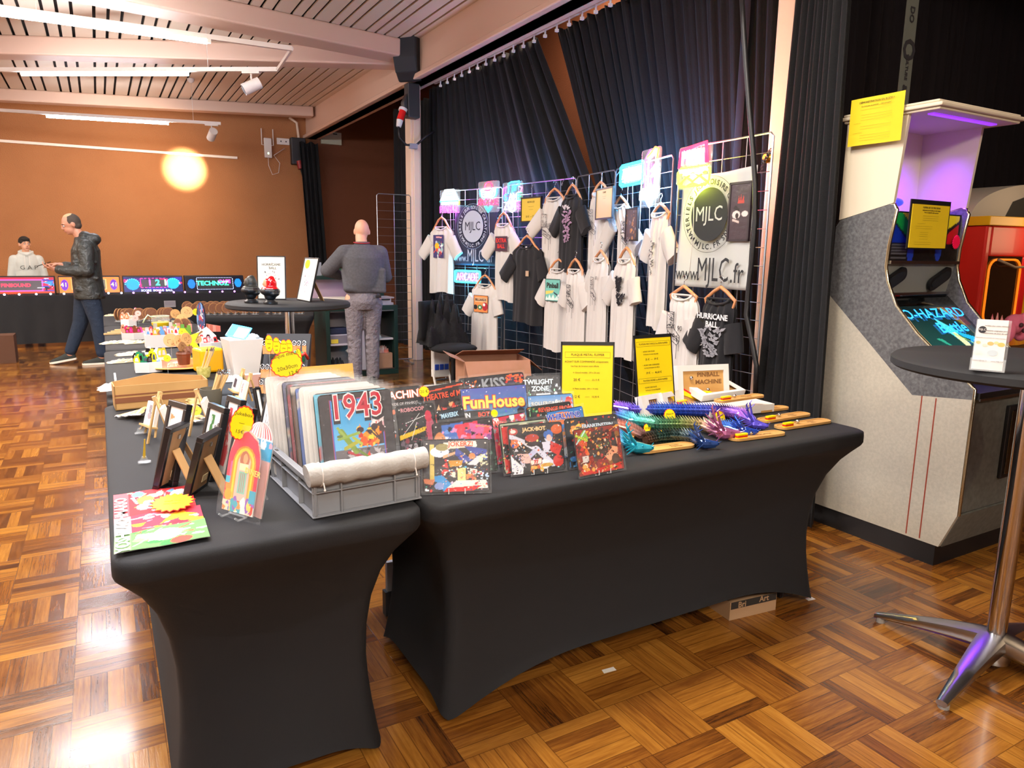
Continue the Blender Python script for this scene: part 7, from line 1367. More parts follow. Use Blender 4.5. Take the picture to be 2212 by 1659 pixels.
# ================================================================= HEX TRAYS OF KEYRINGS
def hextray(label,ul,ur,vb,y,cols,seed,H=.06,n=10,inner=None,D=.13,figs=True,klabel=''):
    a=at(ul,vb,z=.743); c=at(ur,vb,z=.743); w=c.x-a.x; t=thing('display_tray',label,'tray',(a.x,a.y,.743)); b=B()
    o=[(0,0),(w*.5,-.02),(w,0),(w,D),(w*.5,D+.02),(0,D)]; i=[(x*.94+w*.03,yy*.9+D*.05) for x,yy in o]
    b.rings([[(x,yy,0) for x,yy in o],[(x,yy,H) for x,yy in o],[(x,yy,H) for x,yy in i],[(x,yy,H-.008) for x,yy in i]],white); b.obj('carton_tray',t)
    b=B(); b.prism(i,H-.008,H-.004,pal(inner or '#d8404a',.4),'z'); b.obj('coloured_liner',t)
    g=random.Random(seed); lab='acrylic keyring standing in the '+klabel
    for k in range(n):
        x=w*(.08+.84*(k%5+.5*((k//5)%2))/5.2); yy=D*(.15+.7*(k//5)/max(1,(n-1)//5)); h=g.uniform(.035,.06); ww=g.uniform(.011,.016); c1,c2=g.choice(cols),g.choice(cols)
        b=B(); b.prism([(-ww,0),(ww,0),(ww*1.1,h*.5),(ww*.6,h),(-ww*.5,h*1.02),(-ww*1.1,h*.6)],0,.003,pal(c1,.25,coat=.5)); b.prism([(-ww*.6,h*.3),(ww*.7,h*.25),(ww*.3,h*.8),(-ww*.4,h*.75)],-.0008,0,pal(c2,.25,coat=.5))
        o_=b.obj('keyring',loc=(a.x+x,a.y+yy,.743+H-.006)); o_.rotation_euler.z=g.uniform(-.5,.5); tag(o_,lab,'keyring',lab)
    return t
hextray('white six sided tray with a blue liner of black and yellow keyrings, nearest the camera',293,353,806,4.02,['#f0d81e','#1a1a1c','#e8ecef','#2a8a5a','#50545a'],1,H=.055,n=12,inner='#1f78c8',klabel='nearest tray with a blue liner')
hextray('white tray with a blue edge of dark keyrings just behind the nearest one',318,372,786,4.5,['#1a1a1c','#f4f4f0','#e8c83a','#c8ccd0'],2,H=.035,n=8,inner='#2a68b0',klabel='second tray with a blue edge')
hextray('deep white tray with a red liner of pink keyrings, centre of the left row',315,412,752,5.0,['#e83a4a','#f090a0','#f4d0d0','#e8b83a','#58a0d8','#f6f2ea'],3,H=.085,n=14,inner='#e0303c',klabel='deep tray with a red liner')
hextray('white tray with a pink liner of magenta keyrings, left of the deep tray',264,316,735,5.6,['#f0409a','#c82a6a','#7a4a2a','#e8a080','#d8a85a'],4,H=.05,n=12,inner='#e8309a',klabel='tray with a pink liner')
hextray('white tray of brown and pink keyrings at the far end of the left row',262,296,705,6.5,['#c8744a','#f0b8a0','#e86a5a','#e8d8c8'],5,H=.06,n=8,inner='#b8583a',klabel='far tray of brown keyrings')
hextray('white tray with a rosy liner behind the far brown one',292,313,692,6.9,['#f08aa0','#f4c0cc','#e04a6a'],6,H=.06,n=6,inner='#e0607a',klabel='far tray with a rosy liner')
hextray('white tray with a red liner of face shaped keyrings, behind the yellow cube',434,482,757,4.9,['#f4f0ee','#e03a3a','#1c1c22','#f0b0b8'],7,H=.05,n=8,inner='#d83a34',klabel='tray behind the yellow cube')
# rows of small cards / keyrings between trays
g=random.Random(12)
for i in range(16):
    u=g.uniform(330,400); v=g.uniform(702,716); p=at(u,v,z=.745); b=B(); h=g.uniform(.04,.07); b.box((-.014,0,0),(.014,.003,h),pal(g.choice(['#d8d0b8','#8a9a6a','#4a6a8a','#c8a878','#3a4a3a','#b8c0a8']),.4,coat=.4)); o=b.obj('keyring',loc=(p.x,p.y,.743)); o.rotation_euler.z=g.uniform(-.5,.5); tag(o,'small printed keyring in the loose row behind the deep red tray','keyring','loose row of keyrings behind the deep red tray')
for i in range(14):
    u=g.uniform(368,412); v=g.uniform(712,722); p=at(u,v,z=.745); b=B(); h=g.uniform(.05,.08); b.box((-.013,0,0),(.013,.003,h),pal(g.choice(['#e0403a','#f0a090','#8ac04a','#f4e8e0','#6ab04a']),.4,coat=.4)); o=b.obj('keyring',loc=(p.x,p.y,.743)); o.rotation_euler.z=g.uniform(-.5,.5); tag(o,'red or green keyring in the loose row left of the tall oval board','keyring','loose keyrings left of the tall oval board')
for i in range(12):
    u=438+3.2*i; p=at(u,716,z=.745); b=B(); b.box((-.012,0,0),(.012,.003,.07-.002*i),pal(g.choice(['#d87a6a','#c8604a','#e8a090']),.4,coat=.4)); o=b.obj('keyring',loc=(p.x,p.y,.743)); o.rotation_euler.z=-.4; tag(o,'reddish keyring in the slanting row right of the tall oval board','keyring','slanting row of reddish keyrings')
# sachets fans at the table edge
def fan(label,u,v,L,W,seed,yaw): crumple('sachet',label,at(u,v,z=.743),L,W,.022,seed,mat('cream_sachet','#b5a585',.3,bump=(70,.8,.01),coat=.6),cat='sachet',rz=yaw)
fan('long cream sachet at the table edge, left of the deep red tray',258,741,.13,.04,1,.15); fan('cream sachet overlapping the long one, left of the deep red tray',297,741,.09,.04,2,.15)
fan('large cream sachet behind the nearest blue tray',300,765,.14,.06,3,.1); fan('small cream sachet pointing at the nearest blue tray',270,782,.10,.035,4,.2)
fan('flat cream sachet at the far left corner by the cork discs',246,682,.09,.05,5,.1)
for i in range(4):
    p=at(262+7*i,722-3*i,z=.743); b=B(); b.box((-.12,-.01,0),(.14,.01,.012),woodp); o=b.obj('wooden_stick',loc=(p.x,p.y,.744+.0*i)); o.rotation_euler.z=.1+.05*i; tag(o,'pale wooden stick lying in the bundle left of the pink tray','stick','bundle of wooden sticks')
# yellow glass jug
p=at(348,712,z=.743); t=thing('glass_jug','clear handled jug filled with yellow, amid the far trays','jug',(p.x,p.y,.743))
b=B(); b.lathe([(.02,0),(.045,.012),(.068,.045),(.070,.062)],mat('yellow_filling','#f2cc10',.3,coat=.6),24); b.obj('yellow_filling',t,smooth=50)
b=B(); b.lathe([(.070,.062),(.068,.10),(.070,.112)],clearp,24,cap=False); b.tube([(.070*math.cos(a),.070*math.sin(a),.112) for a in [k*PI/12 for k in range(24)]],.003,pal('#d8e8c8',.2),5,closed=True); b.obj('glass_rim',t,smooth=True)
b=B(); b.tube([(-.062,0,.10),(-.09,0,.125),(-.115,0,.09),(-.13,0,.06)],.006,pal('#cfe4b8',.2),6); b.obj('handle',t,smooth=True)
# tall oval board (skate-like)
p=at(436,722,z=.743); t=thing('oval_board','tall oval board printed with red white and blue marks, dark back','board',(p.x,p.y,.743),-1.05)
b=B(); n=28; A=Art(30,60,'#3a4a7a').blobs(7,40,['#e8e8ee','#d83a3a','#6a9ad0','#1c2030'],.04,.16); H=.25;W=.05
b.sheet(12,50,lambda u,v:((u-.5)*2*W*math.sqrt(max(0,1-(2*v-1)**2)),0,H*v),artm,lambda u,v:A.at(min(.999,u),max(.001,v))); b.obj('printed_face',t)
b=B(); b.prism([(W*1.04*math.cos(2*PI*k/n),H/2+H/2*1.02*math.sin(2*PI*k/n)) for k in range(n)],.0015,.01,pal('#25202c',.5)); b.obj('dark_back',t)
# white tilted holder
p=at(437,742,z=.743); t=thing('card_holder','white tilted card holder with a brown strip behind the yellow star','card holder',(p.x,p.y,.743),-.35); b=B(); b.m=MX.Rotation(-.5,4,'X'); b.prism([(-.09,0),(.09,0),(.09,.06),(.02,.13),(-.09,.05)],0,.006,white); b.obj('holder',t); b=B(); b.m=MX.Rotation(-.5,4,'X'); b.prism([(-.07,.045),(-.06,.035),(.0,.09),(-.01,.10)],-.001,0,engr); b.obj('strip',t)
# yellow star card, dark screen
p=at(411,772,z=.743); b=B(); b.prism([(.075*(1 if k%2 else .45)*math.sin(2*PI*k/10+.3),.10+.09*(1 if k%2 else .45)*math.cos(2*PI*k/10+.3)) for k in range(10)],0,.003,pal('#e8f01a',.5)); b.prism([(-.004,0),(.004,0),(.004,.08),(-.004,.08)],0,.003,pal('#e8f01a',.5)); tag(b.obj('star_card',loc=(p.x,p.y,.743)),'fluorescent yellow star shaped card behind the yellow cube','card')
p=at(421,765,z=.743); simple('tablet','small dark tilted screen right of the yellow star card','tablet',[((-.035,0,0),(.035,.008,.10),glossblk)],(p.x,p.y+.05,.743))
# orange red round plate with small things, brown pot
pc=at(394,792,z=.743); t=thing('serving_plate','large orange and red rimmed round plate under the trinkets','plate',(pc.x,pc.y,.743)); b=B(); b.lathe([(.06,0),(.15,.004),(.20,.014),(.205,.018),(.195,.017),(.15,.008),(.001,.006)],mat('orange_plate','#d8742a',.35,noise=(8,'#c8281e'),coat=.4),48); b.obj('dish',t,smooth=50); b=B(); b.tube([(.203*math.cos(2*PI*k/48),.203*math.sin(2*PI*k/48),.018) for k in range(48)],.004,pal('#f0c060',.4),6,closed=True); b.obj('gold_rim',t,smooth=True)
p=at(398,788,z=.76); b=B(); b.lathe([(.030,0),(.036,.05),(.040,.062),(.035,.072),(.037,.05),(.028,.01)],mat('brown_pot','#6a3a20',.5),10); tag(b.obj('brown_pot',smooth=30,loc=(p.x,p.y,.762)),'dark brown jagged rimmed pot on the orange plate','pot')
p=at(399,757,z=.80); crumple('toy_bag','round brown lump sitting in the jagged pot',V((p.x,pc.y+.0,.822)),.032,.03,.045,5,mat('brown_lump','#7a4526',.5),cat='toy')
p=at(372,792,z=.76); crumple('sachet','wrapped beige sweet on the left rim of the orange plate',V((p.x,p.y,.762)),.03,.03,.025,3,mat('cream_sachet'),cat='sachet')
for u,v,y,r,lb in ((361,774,4.2,.020,'yellow starburst tag on the orange plate'),(393,716,5.0,.022,'yellow starburst tag in the deep red tray'),(424,674,6.2,.030,'yellow starburst tag beside the tall oval board'),(292,687,6.4,.026,'pale starburst card standing in the far brown tray'),(298,677,6.8,.026,'pink starburst card standing in the far rosy tray'),(507,733,4.15,.040,'large yellow starburst tag on the white pot')):
    price_tag('price_tag',lb,at(u,v,y=y),r,r,['5€'] if r<.03 else ['A LED','15€'],kind='burst',size=r*.5,tilt=.1,edge=None if u!=292 and u!=298 else None,col=ylwf if u not in (292,298) else pal('#f0b8b0',.5))
# yellow cube on the table
p=at(454,806,z=.743); b=B(); b.cbox((0,0,.065),(.125,.125,.13),mat('yellow_cube','#f2ae08',.35)); o=b.obj('yellow_cube',loc=(p.x,p.y+.06,.745),bev=.012); o.rotation_euler.z=.25; tag(o,'rounded bright yellow plastic cube behind the leafy green pot','box')
# white pot with lit display card
t=thing('square_pot','large white tapered square pot between the keyring trays and frames','pot',(at(532,815,z=.743).x,at(532,815,z=.743).y+.08,.743),.12); b=B(); sq=lambda s,z:[(x*s,y*s,z) for x,y in ((-1,-1),(1,-1),(1,1),(-1,1))]
b.rings([sq(.062,0),sq(.088,.20),sq(.084,.20),sq(.080,.185)],mat('white_pot','#d9d6d2',.45)); b.obj('pot_body',t,bev=.004)
p=t.matrix_world.translation if False else V(t.location); mxd=MX.Translation(p+V((-.02,-.03,.235)))@MX.Rotation(-.35,4,'Z')@MX.Rotation(-.9,4,'X')@MX.Rotation(.3,4,'Y')
t=thing('lit_display','glowing pale blue plastic display tilted on the white pot','lamp',mx=mxd); b=B(); b.box((-.055,0,-.04),(.055,.008,.05),mat('cyan_plastic','#5ac8f0',.2,emit='#38b8ff',es=1.2)); b.obj('blue_case',t,bev=.004); b=B(); b.box((-.01,-.003,-.035),(.045,0,.03),mat('lit_white','#ffffff',.3,emit='#dff4ff',es=9)); b.obj('lit_screen',t)
point('display_glow',p+V((.03,-.06,.30)),5,'#58c0ff',.04)
crumple('plastic_bag','clear wrinkled bag lying on the white pot rim',p+V((.03,.0,.205)),.06,.05,.02,8,plas)
crumple('plastic_bag','crumpled silver bag beside the white pot foot',at(495,822,z=.743),.07,.06,.03,9,plas)
# keychain rack
rk=at(612,872,z=.743); t=thing('keychain_rack','black sloping rack holding rows of leather keychains','rack',(rk.x,rk.y+.05,.743),-.45)
b=B(); b.prism([(0,0),(.10,0),(.22,.27),(.20,.28)],-.10,.10,mat('rack_black','#151518',.6),'x'); b.obj('rack_board',t)
RKM=MX.Translation((rk.x,rk.y+.05,.743))@MX.Rotation(-.45,4,'Z'); leath=mat('tan_leather','#b97a36',.6,noise=(40,'#a86c2e'))
kc=thing('keychain','tan leather keychain on a steel ring hanging on the sloping rack','keychain',(0,0,0),group='tan leather keychains on the rack'); b=B(); b.box((-.009,-.002,-.055),(.009,.002,-.015),leath); b.obj('leather_tab',kc); b=B(); b.tube([(.008*math.cos(a),-.002,.0+.012*math.sin(a)-.004) for a in [k*PI/5 for k in range(10)]],.0022,steel,5,closed=True); b.tube([(0,-.002,-.012),(0,-.004,-.004)],.003,steel,5); b.obj('key_ring',kc,smooth=True)
first=True
for row,(zz,yy,nn) in enumerate(((.25,.185,9),(.15,.135,9),(.085,.105,8))):
    for i in range(nn):
        m_=RKM@MX.Translation((-.088+.176*i/(nn-1),yy-.075-.004*(i%2),zz))@MX.Rotation(-.42,4,'X')@MX.Rotation(.05*((i*7)%5-2),4,'Y')
        if first: kc.matrix_world=m_; first=False
        else: dup(kc,mx=m_)
for i,(u,v,lb) in enumerate(((581,742,'leftmost'),(597,747,'second from left'),(613,752,'third from left'),(624,751,'fourth from left'))):
    c=at(u,v,y=2.98+.02*i); price_tag('price_tag','upright yellow oval tag on the keychain rack, %s of four'%lb,c,.016,.036,['Porte','clés','5€'],rz_=-.4,tilt=.0,size=.010)
price_tag('price_tag','narrow yellow tag seen nearly edge on, right of the rack',at(645,775,y=2.9),.020,.045,['5€'],rz_=-1.15,tilt=0,size=.010)
b=B(); c=at(628,772,y=2.95); b.tube([c,c+V((.02,0,.02)),c+V((.045,0,.015)),c+V((.05,0,-.02))],.008,pal('#2a9a6a',.4),8); b.tube([c+V((.03,-.01,.0)),c+V((.055,-.01,.015)),c+V((.07,0,-.01))],.007,pal('#c8302a',.4),8); tag(b.obj('keychain_charm',smooth=True),'green and red rubber charm at the right end of the rack','charm')
# prints lying behind the crate / far small items
simple('cardboard_box','small pinkish carton under the white pot beside the frames','box',[((-.06,0,0),(.08,.05,.06),pal('#c89a8a',.7))],tuple(at(560,835,z=.743)))
# ================================================================= ARCADE CABINET
lamdk=mat('dark_speckled_laminate','#4b4c4e',.6,noise=(75,'#68696b'),bump=(80,.15,.002)); lamlt=mat('light_speckled_laminate','#a9a496',.6,noise=(80,'#b5af9f'),bump=(80,.1,.002)); chrome_t=mat('chrome_trim','#b8b49a',.18,1)
AX0,AX1=3.245,3.865; YF=1.655
t=thing('arcade_cabinet','grey speckled arcade cabinet with a lit sloping screen and red stripes','arcade machine',(0,0,0))
# side profile (y,z)
side=[(2.40,.10),(2.40,1.555),(2.38,1.585),(2.13,1.652),(2.105,1.648),(2.092,1.625),(2.115,1.46),(2.118,1.36),(2.10,1.29),(2.045,1.18),(1.93,1.06),(1.80,.955),(1.70,.885),(1.650,.845),(1.650,.27),(1.715,.10)]
dkpoly=[(2.40,1.21),(2.40,1.555),(2.38,1.585),(2.13,1.652),(2.105,1.648),(2.092,1.625),(2.115,1.46),(2.118,1.36),(2.10,1.29),(2.045,1.18),(1.93,1.06),(1.80,.955),(1.70,.885),(1.650,.845),(1.650,.80),(1.915,.775)]
ltpoly=[(2.40,.10),(2.40,1.21),(1.915,.775),(1.650,.80),(1.650,.27),(1.715,.10)]
for x0,x1 in ((AX0,AX0+.02),(AX1-.02,AX1)):
    b=B(); b.prism(ltpoly,x0,x1,lamlt,'x'); b.prism(dkpoly,x0,x1,lamdk,'x')
    out=x0-.0006 if x0==AX0 else x1
    for y in (1.865,1.80): b.add([(out,y,.78),(out,y+.006,.78),(out,y+.006-.0,.11),(out,y,.11)],[(0,1,2,3)],pal('#8a3420',.6))
    b.obj('side_panel',t)
    b=B(); b.tube([(x0+.01,y,z) for y,z in side[1:15]],.010,chrome_t,8); b.obj('edge_trim',t,smooth=50)
b=B(); b.box((AX0+.005,YF+.075,0),(AX1-.005,2.38,.10),blk); b.obj('kick_plinth',t)
b=B(); b.add([(AX0+.02,1.658,.27),(AX1-.02,1.658,.27),(AX1-.02,1.72,.10),(AX0+.02,1.72,.10)],[(0,1,2,3)],mat('front_laminate','#54564f',.6,noise=(40,'#63655f'))); b.obj('lower_front',t,thick=.01)
b=B(); b.box((AX0+.02,1.658,.272),(AX1-.02,1.675,.80),mat('front_laminate')); b.obj('front_panel',t)
b=B(); b.box((3.555,1.640,.40),(3.80,1.658,.745),blk); b.box((3.575,1.634,.42),(3.78,1.642,.725),glossblk); b.obj('coin_door',t,bev=.008)
b=B(); b.box((3.655,1.626,.60),(3.695,1.634,.625),pal('#e06a1e',.4)); b.box((3.668,1.628,.625),(3.674,1.634,.69),alu); b.obj('coin_slot',t)
b=B(); b.cyl((3.735,1.634,.58),(3.735,1.624,.58),.012,steel,12); b.obj('lock',t,smooth=40)
b=B(); b.box((AX0+.02,1.63,.80),(AX1-.02,1.86,.83),blk); b.box((AX0+.02,1.626,.795),(AX1-.02,1.632,.805),alu); b.obj('control_panel',t)
# screen glass slope: from (2.10,1.24) down to (1.86,.95)... facing -y/up
p0=V((0,1.80,.90)); p1=V((0,2.14,1.21)); d=(p1-p0); L=d.length; an=math.atan2(d.z,d.y)
def scr(x,s,o=0): q=p0+d*(s); nrm=V((0,-d.z,d.y)).normalized(); return (x,q.y+nrm.y*o,q.z+nrm.z*o)
b=B(); b.add([scr(AX0+.02,-.02),scr(AX1-.02,-.02),scr(AX1-.02,1.02),scr(AX0+.02,1.02)],[(0,1,2,3)],mat('bezel_glass','#07090a',.05,coat=1.)); b.obj('bezel_glass',t,thick=.004)
b=B(); A=Art(110,80,'#122a2a').grad(0,1,'#1c4440','#0a1616').poly([(.42,.75),(.60,.5),(.52,.35),(.42,.55)],'#4ac0c8').poly([(.5,.58),(.64,.30),(.60,.12),(.50,.4)],'#b8c890').poly([(.56,.5),(.95,.36),(.88,.28),(.62,.40)],'#1fa0c0').poly([(.18,.42),(.30,.28),(.16,.20),(.36,.24),(.26,.4)],'#2a8a70').line(.45,.5,.95,.12,.006,'#8ac060').poly([(.66,.95),(.76,.95),(.9,.62),(.82,.60)],'#6a5a20').poly([(.76,.95),(.97,.95),(.99,.62),(.88,.60)],'#4a1a18')
xa,xb=AX0+.07,AX1-.06
b.sheet(109,79,lambda u,v:scr(xa+(xb-xa)*u,.06+.80*v,.006+.012*math.sin(PI*u)*math.sin(PI*v)),mat('crt_picture','#808080',.08,art=True,es=1.1,coat=.6),lambda u,v:A.at(min(u,.9999),max(v,.0001)))
TM=MX.Translation(V(scr((xa+xb)/2,.46,.022)))@MX.Rotation(an,4,'X')
cy_=mat('crt_cyan','#28a8f0',.3,emit='#2898ff',es=1.6)
b.text('O-HAZARD',.085,TM@MX.Translation((-.02,.115,0)),cy_,sx=1.15,bold=.01); b.text('Battle',.09,TM@MX.Translation((.03,.02,0)),cy_,sx=1.1,bold=.02); b.text('©1993 SEIBU',.022,TM@MX.Translation((.14,-.07,0)),cy_); b.text('CREDITS 0',.026,TM@MX.Translation((.12,-.155,0)),cy_,bold=.02); b.obj('picture_tube',t)
# speaker panel between screen and marquee
q=[(AX0+.02,2.155,1.23),(AX1-.02,2.155,1.23),(AX1-.02,2.125,1.375),(AX0+.02,2.125,1.375)]
b=B(); b.add(q,[(0,1,2,3)],pal('#7a7c76',.5)); b.obj('speaker_panel',t,thick=.006)
for cx_ in (3.34,3.72):
    b=B(); b.m=MX.Translation((cx_,2.130,1.302))@MX.Rotation(.2,4,'X')@MX.Rotation(-.5,4,'Y'); b.prism(rrect(-.085,-.035,.085,.035,.03),-.014,.0,blk); b.prism([(.07*math.cos(a),.026*math.sin(a)) for a in [k*PI/12 for k in range(24)]],-.018,-.013,mat('mesh_grille','#1d2124',.5)); b.obj('speaker_grille',t)
b=B(); b.box((AX0+.02,2.10,1.375),(AX1-.02,2.125,1.39),alu); b.box((AX0+.02,2.135,1.222),(AX1-.02,2.15,1.234),alu); b.obj('marquee_rail',t)
b=B(); A=Art(90,34,'#131313').poly([(.03,1),(.14,1),(.42,.35),(.22,.52),(.03,.85)],'#109a3a').poly([(.03,.8),(.2,.5),(.28,.38),(.03,.38)],'#0f2f9a').poly([(.14,1),(.36,1),(.36,.62)],'#f0e010').poly([(.62,.6),(.64,1),(.80,1)],'#109a3a').poly([(.62,.5),(.80,1),(.97,1),(.97,.88)],'#f0e010').poly([(.66,.38),(.97,.82),(.97,.38)],'#c01018')
for k in range(6): A.rect(.03,.05+.055*k,.24,.075+.055*k,'#5a5c60')
A.el(.30,.3,.05,.35,'#1a3aa0').el(.70,.3,.05,.3,'#1a3aa0')
b.sheet(89,33,lambda u,v:(AX0+.022+(AX1-AX0-.044)*u,2.118+.0*v,1.39+.225*v),artm,lambda u,v:A.at(min(u,.9999),max(v,.0001))); b.obj('marquee',t,thick=.004)
b=B(); b.box((AX0+.02,2.12,1.612),(AX1-.02,2.38,1.622),blk); b.obj('top_board',t)
# pink burst
price_tag('price_tag','bright pink starburst card stuck on the arcade marquee',at(2066,523,y=2.10),.036,.036,[],kind='burst',edge=None,col=pal('#ff1050',.5),tilt=0,stem=False)
# yellow info sheet clipped in front of marquee
def sheet_note(label,tl,br,y,lines,bord=True,name='info_sheet'):
    a=at(tl[0],tl[1],y=y); c=at(br[0],tl[1],y=y); e=at(tl[0],br[1],y=y); w=c.x-a.x; h=a.z-e.z; t_=thing(name,label,'notice',(a.x,y,e.z)); b=B()
    if bord: b.box((-.012,.001,-.006),(w+.012,.006,h+.022),blk); b.obj('black_backing',t_)
    b=B(); b.box((0,-.002,0),(w,.001,h),pal('#e8c81e',.5,coat=.4))
    for tx,px,pz,sz,al in lines: b.text(tx,sz,tm(px*w,-.003,pz*h),ink,al=al)
    b.obj('yellow_sheet',t_); return t_
L_=[('FLIPPER SET DE PRECISION',.5,.93,.012,'CENTER'),('entièrement personnalisé par notre équipe',.5,.87,.0085,'CENTER'),('Tout est adaptable multi-systèmes',.5,.82,.0085,'CENTER')]+[('————————————————',.5,.74-.05*k,.008,'CENTER') for k in range(3)]+[('————————',.16,.56,.008,'LEFT')]+[('——————————————————',.12,.50-.05*k,.0075,'LEFT') for k in range(2)]+[('—————————',.25,.36-.05*k,.0075,'LEFT') for k in range(4)]+[('——————————————————',.12,.13-.05*k,.0075,'LEFT') for k in range(2)]
sheet_note('yellow information sheet on a black board before the arcade marquee',(1972,440),(2052,535),2.07,L_)
# --- topper
tw=mat('topper_cream','#d8ccb4',.5); t=thing('cabinet_topper','white open display box glowing purple inside, on top of the arcade cabinet','display box',(0,0,0))
ZB,ZT_=1.625,2.045
b=B(); b.prism([(2.105,1.656),(2.385,1.586),(2.385,ZT_),(2.075,ZT_)],AX0-.002,AX0+.016,tw,'x'); b.obj('side_wall',t)
b=B(); b.prism([(2.105,1.656),(2.385,1.586),(2.385,ZT_),(2.075,ZT_)],AX1-.016,AX1+.002,tw,'x'); b.obj('side_wall',t)
b=B(); b.box((AX0+.016,2.37,ZB),(AX1-.016,2.385,ZT_),tw); b.obj('back_wall',t)
b=B(); b.box((AX0-.012,1.93,ZT_),(AX1+.04,2.40,ZT_+.012),tw); b.box((AX0-.025,1.915,ZT_+.012),(AX1+.055,2.41,ZT_+.03),tw); b.box((AX0-.02,1.93,ZT_+.03),(AX1+.04,2.40,ZT_+.042),tw); b.obj('roof',t,bev=.006)
b=B(); b.box((AX0+.05,1.99,ZT_-.006),(AX1-.05,2.02,ZT_),mat('purple_led','#a060ff',.4,emit='#8a30ff',es=1.2)); b.obj('led_bar',t)
area('topper_light',((AX0+AX1)/2,2.2,ZT_-.02),.4,8,'#8030ff',(0,0,0),sy=.12).data.spread=math.radians(95)
sn=[('DÉMONSTRATION EN BOÎTE !',.5,.90,.015,'CENTER'),("Ce n'est pas un portrait… mais presque !",.5,.82,.0105,'CENTER'),('————————————————————',.5,.75,.009,'CENTER')]+[('————————————————————',.52,.64-.055*k,.009,'CENTER') for k in range(3)]+[('—————',.1,.475,.009,'LEFT')]+[('————————————————————',.52,.40-.055*k,.009,'CENTER') for k in range(2)]+[('——————',.1,.27,.009,'LEFT')]+[('————————————————————',.52,.21-.055*k,.009,'CENTER') for k in range(3)]
b=B(); w=.27;h=.215; b.m=MX.Translation((AX0-.036,2.350,1.93))@MX.Rotation(-PI/2,4,'Z'); b.sheet(14,4,lambda u,v:(w*u,-.001-.003*math.sin(PI*u*2),h*v),pal('#dcc010',.7))
for tx,px,pz,sz,al in sn: b.text(tx,sz*.86,tm(px*w,-.006,pz*h),ink,al=al)
tag(b.obj('info_sheet'),'yellow sheet headed Démonstration en boîte, taped to the side of the topper','notice')
b=B(); b.ell((0,0,.012),(.06,.035,.022),mat('blue_glow','#2030ff',.3,emit='#2a30ff',es=3)); b.ell((-.02,.02,.03),(.04,.03,.02),mat('pink_dome','#e060c0',.3)); tag(b.obj('led_puck',smooth=True,loc=(3.36,2.18,1.655)),'glowing blue and pink dome lamp inside the purple topper','lamp')
# leaflet holder on the near bar table
a=at(2104,800,z=1.083); c=at(2170,806,z=1.083); d=c-a; L=d.length; t=thing('leaflet_stand','clear leaflet stand with white MJLC leaflets on the near bar table','leaflet stand',mx=MX.Translation(a+V((.003,.01,0)))@MX.Rotation(math.atan2(d.y,d.x),4,'Z')@MX.Rotation(-.10,4,'X')); w=L*1.02; h=.148
b=B(); b.box((-.004,-.014,0),(w+.006,.018,.004),clearp); b.box((-.004,-.016,0),(w+.006,-.014,.036),clearp); b.box((-.004,.016,0),(w+.006,.018,h),clearp); b.obj('clear_holder',t)
b=B(); b.box((0,-.008,.004),(w,.012,h),white)
b.m=MX.Translation((w*.20,-.0088,h*.80)); b.prism([(.010*math.cos(k*PI/12),.010*math.sin(k*PI/12)) for k in range(24)],0,.0006,DK); b.m=MX.Identity(4); b.text('MJLC',.008,tm(w*.20,-.0096,h*.80),white)
b.text('MATÉRIELS  JEUX  LOISIRS  CRÉATIONS',.0042,tm(w*.65,-.009,h*.88),INK,sx=.8); b.text('Créations originales pour',.0055,tm(w*.64,-.009,h*.79),INK); b.text('passionnés de jeux de café',.0055,tm(w*.64,-.009,h*.74),INK); b.text('Retrouvez nos créations sur notre boutique',.004,tm(w*.5,-.009,h*.65),pal('#9a9a98',.6))
for x,z,cc,r in ((.12,.55,'#dcb880',.006),(.35,.50,'#e6c8b8',.007),(.52,.54,'#dca868',.008),(.70,.56,'#dcc08a',.006),(.86,.53,'#dcb060',.009),(.62,.36,'#b8c4c8',.013),(.15,.36,'#d8d2cc',.010)): b.prism([(x*w+r*math.cos(k*PI/6),z*h+r*.7*math.sin(k*PI/6)) for k in range(12)],-.0086,-.008,pal(cc,.6))
b.text('contact@mjlc.fr      www.MJLC.fr',.0055,tm(w*.5,-.009,h*.20),INK); b.obj('leaflets',t)
# ================================================================= CLAW MACHINE, plush, things beyond
redc=mat('red_machine','#c8281c',.35,coat=.3); ylc=mat('yellow_machine','#e0a812',.35,coat=.3)
CXa=at(2105,480,y=2.75).x; t=thing('claw_machine','red claw machine with yellow trim and amber rounded windows at the right edge','arcade machine',(CXa-.08,2.62,0),-.12)
zt_=at(2150,470,y=2.7).z; W=1.0; D=.8; zw0,zw1=.95,zt_-.26
b=B(); b.box((0,0,0),(W,D,zw0),redc); b.box((0,0,zw0),(.05,D,zt_-.06),redc); b.box((W-.05,0,zw0),(W,D,zt_-.06),redc); b.box((.05,D-.03,zw0),(W-.05,D,zt_-.06),redc); b.box((.05,0,zt_-.26),(W-.05,D-.03,zt_-.06),redc); b.box((.40,0,zw0),(.47,.05,zw1),red); b.obj('housing',t,bev=.012)
b=B(); b.box((-.015,-.02,zt_-.06),(W+.015,D+.02,zt_),ylc); b.box((.47,-.004,zw0),(.55,.03,zw1),ylc); b.obj('yellow_trim',t,bev=.004)
b=B(); b.box((.05,.006,zw0),(.40,.012,zw1),mat('amber_glass','#2e1c0e',.08,alpha=.9,coat=1)); b.obj('window_pane',t)
b=B(); b.tube([(p[0],.0,p[1]) for p in rrect(.065,zw0+.02,.385,zw1-.02,.07)],.008,mat('orange_rim','#ff8a1e',.3,emit='#ff7a10',es=.7),6,closed=True); b.obj('window_rim',t,smooth=True)
b=B(); b.tube([(.1,-.03,zw1-.02),(.25,-.05,zw1-.07),(.5,-.05,zw1-.06),(.8,-.04,zw1-.0)],.009,pal('#8a7458',.5),6); b.obj('grab_bar',t,smooth=True)
